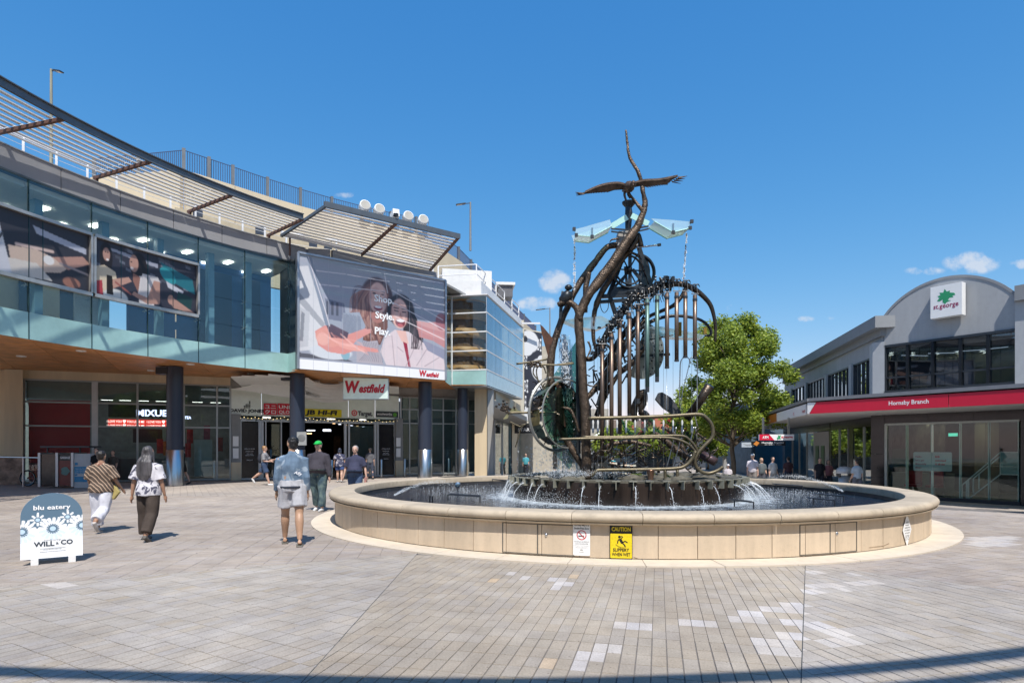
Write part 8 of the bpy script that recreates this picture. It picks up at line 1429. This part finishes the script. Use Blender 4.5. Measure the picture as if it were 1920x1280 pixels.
# ================================================================== SANDWICH BOARD
BL_, BR_ = Vector((-6.66, 8.45, 0)), Vector((-6.10, 8.87, 0)); bd_ = (BR_ - BL_).normalized(); bw = (BR_ - BL_).length; bnn = Vector((bd_.y, -bd_.x, 0)); lean_ = (UP - bnn * .16).normalized()
sbd = thing('sandwich_board', 'arched slate and white cafe sandwich board reading blu eatery and WILL & CO', 'sign', (BL_ + BR_) / 2)
Hb = .90; vs_ = .36; cvb = Canvas(150, 200, (.80, .81, .83)); slate = (.095, .16, .225)
cvb.poly([(0, 0), (1, 0), (1, .52), (0, .55)], slate); W8 = (.80, .81, .83); pb = (.48, .62, .76); pe = (.62, .70, .78)
def daisy(cx, cy, r, n, rin):
    for k in range(n): a = 2 * P_ * k / n + .1; up = math.sin(a) < .2; cvb.line([(cx + rin * math.cos(a), cy + rin * .74 * math.sin(a)), (cx + r * math.cos(a), cy + r * .74 * math.sin(a))], .03 * r / .2, W8 if up else pe, 1, .3)
    for k in range(16): a = 2 * P_ * k / 16; cvb.line([(cx, cy), (cx + rin * math.cos(a), cy + rin * .74 * math.sin(a))], .016, slate)
    cvb.ell(cx, cy, rin * .85, rin * .85 * .74, slate, 1, 0, .1).ell(cx, cy, rin * .55, rin * .55 * .74, pb)
cvb.poly([(0, .56), (1, .52), (1, .62), (0, .64)], W8)
for cx, cy in ((.02, .58), (.51, .555), (.99, .53)): daisy(cx, cy, .21, 16, .095)
for cx, cy in ((.27, .41), (.75, .385)):
    for k in range(8): a = 2 * P_ * k / 8; cvb.line([(cx + .05 * math.cos(a), cy + .05 * .74 * math.sin(a)), (cx + .11 * math.cos(a), cy + .11 * .74 * math.sin(a))], .022, W8, 1, .3)
    cvb.ell(cx, cy, .06, .045, slate).ell(cx, cy, .038, .028, pb)
    for dx, dy in ((0, -.10), (-.145, .01), (.145, .01)): cvb.ell(cx + dx, cy + dy, .02, .015, W8)
rows = np.arange(200) / 200
wv = [1.0 if v > vs_ else max(.02, math.sqrt(max(0, 1 - ((vs_ - v) / vs_) ** 2))) for v in np.arange(201) / 200]
src = cvb.a.copy()
for j in range(200):
    ii = ((.5 + (np.arange(150) / 150 - .5) * wv[j]) * 150).astype(int).clip(0, 149); cvb.a[j] = src[j, ii]
def bp_(u, v, o=0, back=0): return (BL_ + BR_) / 2 + bd_ * (u - .5) * bw * wv[int(round(v * 200))] + UP * .085 + lean_ * Hb * (1 - v) + bnn * o
def bq_(x, v, o=.004): return (BL_ + BR_) / 2 + bd_ * (x - .5) * bw + UP * .085 + lean_ * Hb * (1 - v) + bnn * o
print_grid('front_face', cvb, bp_, sbd, attr_mat('board_print', .45))
arc = [bp_(0, v / 200) for v in range(200, 0, -8)] + [bp_(1, v / 200) for v in range(1, 201, 8)]
one('panel', signwhite, sbd, lambda b: b.prism([p - bnn * .002 for p in arc], -bnn * .028)); one('rear_panel', M('board_edge', (.5, .52, .55), .5), sbd, lambda b: b.prism([Vector((p.x, p.y, p.z)) - bnn * (.05 + .42 * (1.0 - p.z)) for p in arc], -bnn * .02))
text('blu eatery', sbd, wl, bq_(.5, .255), bd_, lean_, .062, bw * .60, bold=.02, ext=.002); slm = M('slate_ink', (.035, .045, .06), .5)
text('WILL', sbd, slm, bq_(.37, .815), bd_, lean_, .062, bw * .33, bold=.03, ext=.002); text('&', sbd, slm, bq_(.58, .80), bd_, lean_, .035, bw * .05, ext=.002); text('CO', sbd, slm, bq_(.735, .805), bd_, lean_, .062, bw * .20, bold=.03, ext=.002); text('proudly serving', sbd, slm, bq_(.5, .735), bd_, lean_, .018, bw * .28, shear=.4, ext=.002); text('A ROASTER FOR EVERYONE', sbd, slm, bq_(.5, .875), bd_, lean_, .013, bw * .3, ext=.002)
for v in (.85, .90): one('rule_line', M('rule_grey', (.3, .33, .36), .5), sbd, lambda b: b.beam(bq_(.3, v), bq_(.72, v), .002, .003, bnn))
for u in (.22, .82): one('foot', signwhite, sbd, lambda b: b.box((BL_ + BR_) / 2 + bd_ * (u - .5) * bw + UP * .045 + bnn * -.02, (.085, .07, .09), math.atan2(bd_.y, bd_.x)))
# ================================================================== BINS, BICYCLE, RAIL on the far left
def fbx(name, mat, par, x0, x1, y, z0, z1, d=.7): return one(name, mat, par, lambda b: b.box(((x0 + x1) / 2, y + d / 2, (z0 + z1) / 2), (x1 - x0, d, z1 - z0)))
Yb = 25.2; X = lambda px: (px - 960) / FPX * Yb
bn_ = thing('bin_enclosure', 'steel bin enclosure with a black panel, a red garbage panel and a roof rail', 'bin', (X(110), Yb, 0)); fbx('black_panel', M('bin_glossy_black', (.05, .045, .04), .15, var=.5, ns=2), bn_, X(76), X(105), Yb, .12, 1.36); fbx('red_panel', M('bin_red', (.16, .02, .018), .3, var=.3), bn_, X(110), X(135), Yb, .1, 1.1); fbx('chute', black, bn_, X(110), X(135), Yb, 1.1, 1.36, .69)
for px in (74.5, 107.5, 136.5): fbx('frame_post', alum, bn_, X(px) - .05, X(px) + .05, Yb - .04, .05, 1.42, .8)
text('GARBAGE', bn_, wl, (X(122.5), Yb - .01, 1.18), (1, 0, 0), UP, .09, .40, bold=.03); one('garbage_emblem', M('emblem_teal', (.12, .22, .2), .5), bn_, lambda b: b.prism([(X(122.5) + .17 * math.cos(a) * (1 + .2 * math.cos(5 * a)), Yb - .012, .68 + .17 * math.sin(a)) for a in np.linspace(0, 6.28, 21)[:-1]], (0, .008, 0)))
for z in (1.66,): one('roof_rail', dark_metal, bn_, lambda b: (b.box(((X(76) + X(168)) / 2, Yb + .35, z), (X(168) - X(76), .75, .07)), [b.box((X(px), Yb + .35, 1.53), (.04, .04, .22)) for px in (77, 139, 167)]))
rc = thing('recycling_bin', 'white and blue fronted recycling bin at the right of the enclosure', 'bin', (X(154), Yb, 0)); fbx('body', M('bin_white', (.50, .53, .56), .4), rc, X(138.5), X(169), Yb, .0, 1.38); bl_ = M('bin_blue', (.02, .25, .48), .4)
for z0, z1, x0, x1 in ((.58, .86, 140, 168), (.24, .46, 140, 168), (.92, 1.02, 140.5, 146), (.50, .56, 140.5, 145)): fbx('blue_label', bl_, rc, X(x0), X(x1), Yb - .012, z0, z1, .01)
for z in (.76, .68, .60): text('Keep it clean Hornsby', rc, wl, (X(153), Yb - .02, z), (1, 0, 0), UP, .04, .45)
bi = thing('bicycle', 'orange and black mountain bicycle leaning beside the bins', 'bicycle', ((62 - 960) / FPX * 26.3, 26.3, 0)); Y_ = 26.3; cxs = ((52 - 960) / FPX * 26.3, (52 - 960) / FPX * 26.3 + 1.08); tyre = M('tyre_black', (.015, .015, .017), .8); orange = M('frame_orange', (.40, .10, .02), .35); zc = .345
for cx in cxs:
    w_ = sub('wheel', bi); c = Vector((cx, Y_, zc)); one('tyre', tyre, w_, lambda b: torus(b, c, Vector((1, 0, 0)), UP, .32, .027, 32, 7)); one('rim', steel, w_, lambda b: torus(b, c, Vector((1, 0, 0)), UP, .285, .008, 28, 5)); one('spokes', steel, w_, lambda b: [b.tube([c, c + Vector((math.cos(a), 0, math.sin(a))) * .285], .0025, 3) for a in np.arange(0, 6.28, .35)]); one('hub', dark_metal, w_, lambda b: b.ell(c, (.03, .05, .03), 8, 6))
q = lambda x, z: Vector((cxs[0] + x, Y_, z)); one('frame', orange, bi, lambda b: [b.tube([q(*a), q(*c2)], r, 8) for a, c2, r in (((.40, .30), (.28, .78), .018), ((.40, .30), (.86, .72), .024), ((.30, .70), (.84, .82), .02), ((0, .345), (.40, .30), .013), ((0, .345), (.29, .70), .011), ((.86, .72), (.83, .86), .024))])
one('fork', black, bi, lambda b: b.tube([q(.86, .74), q(1.08, .345)], .018, 7)); one('handlebar', black, bi, lambda b: (b.tube([q(.83, .86), q(.86, .98)], .016, 6), b.tube([q(.86, .98) + Vector((0, -.33, .03)), q(.88, .97), q(.86, .98) + Vector((0, .33, .03))], .014, 6))); one('saddle', black, bi, lambda b: (b.tube([q(.27, .78), q(.25, .93)], .014, 6), b.tube([q(.10, .95), q(.22, .955), q(.40, .94)], [.065, .055, .02], 8, sq=.5))); one('crank', dark_metal, bi, lambda b: (b.ell(q(.40, .30), (.09, .02, .09), 14, 6), b.tube([q(.33, .16), q(.47, .44)], .012, 5), b.tube([q(0, .38), q(.38, .38)], .006, 4), b.tube([q(0, .31), q(.38, .22)], .006, 4)))
rl2 = thing('hand_rail', 'low steel hand rail running left from the bins past the bicycle', 'railing', (X(20), 25.9, 0)); one('rail', steel, rl2, lambda b: b.tube([(X(-60), 25.9, 1.25), (X(74), 25.9, 1.2)], .03, 7))
for px in (-40, 18, 50): one('post', steel, rl2, lambda b: b.tube([(X(px), 25.9, 0), (X(px), 25.9, 1.22)], .025, 7))
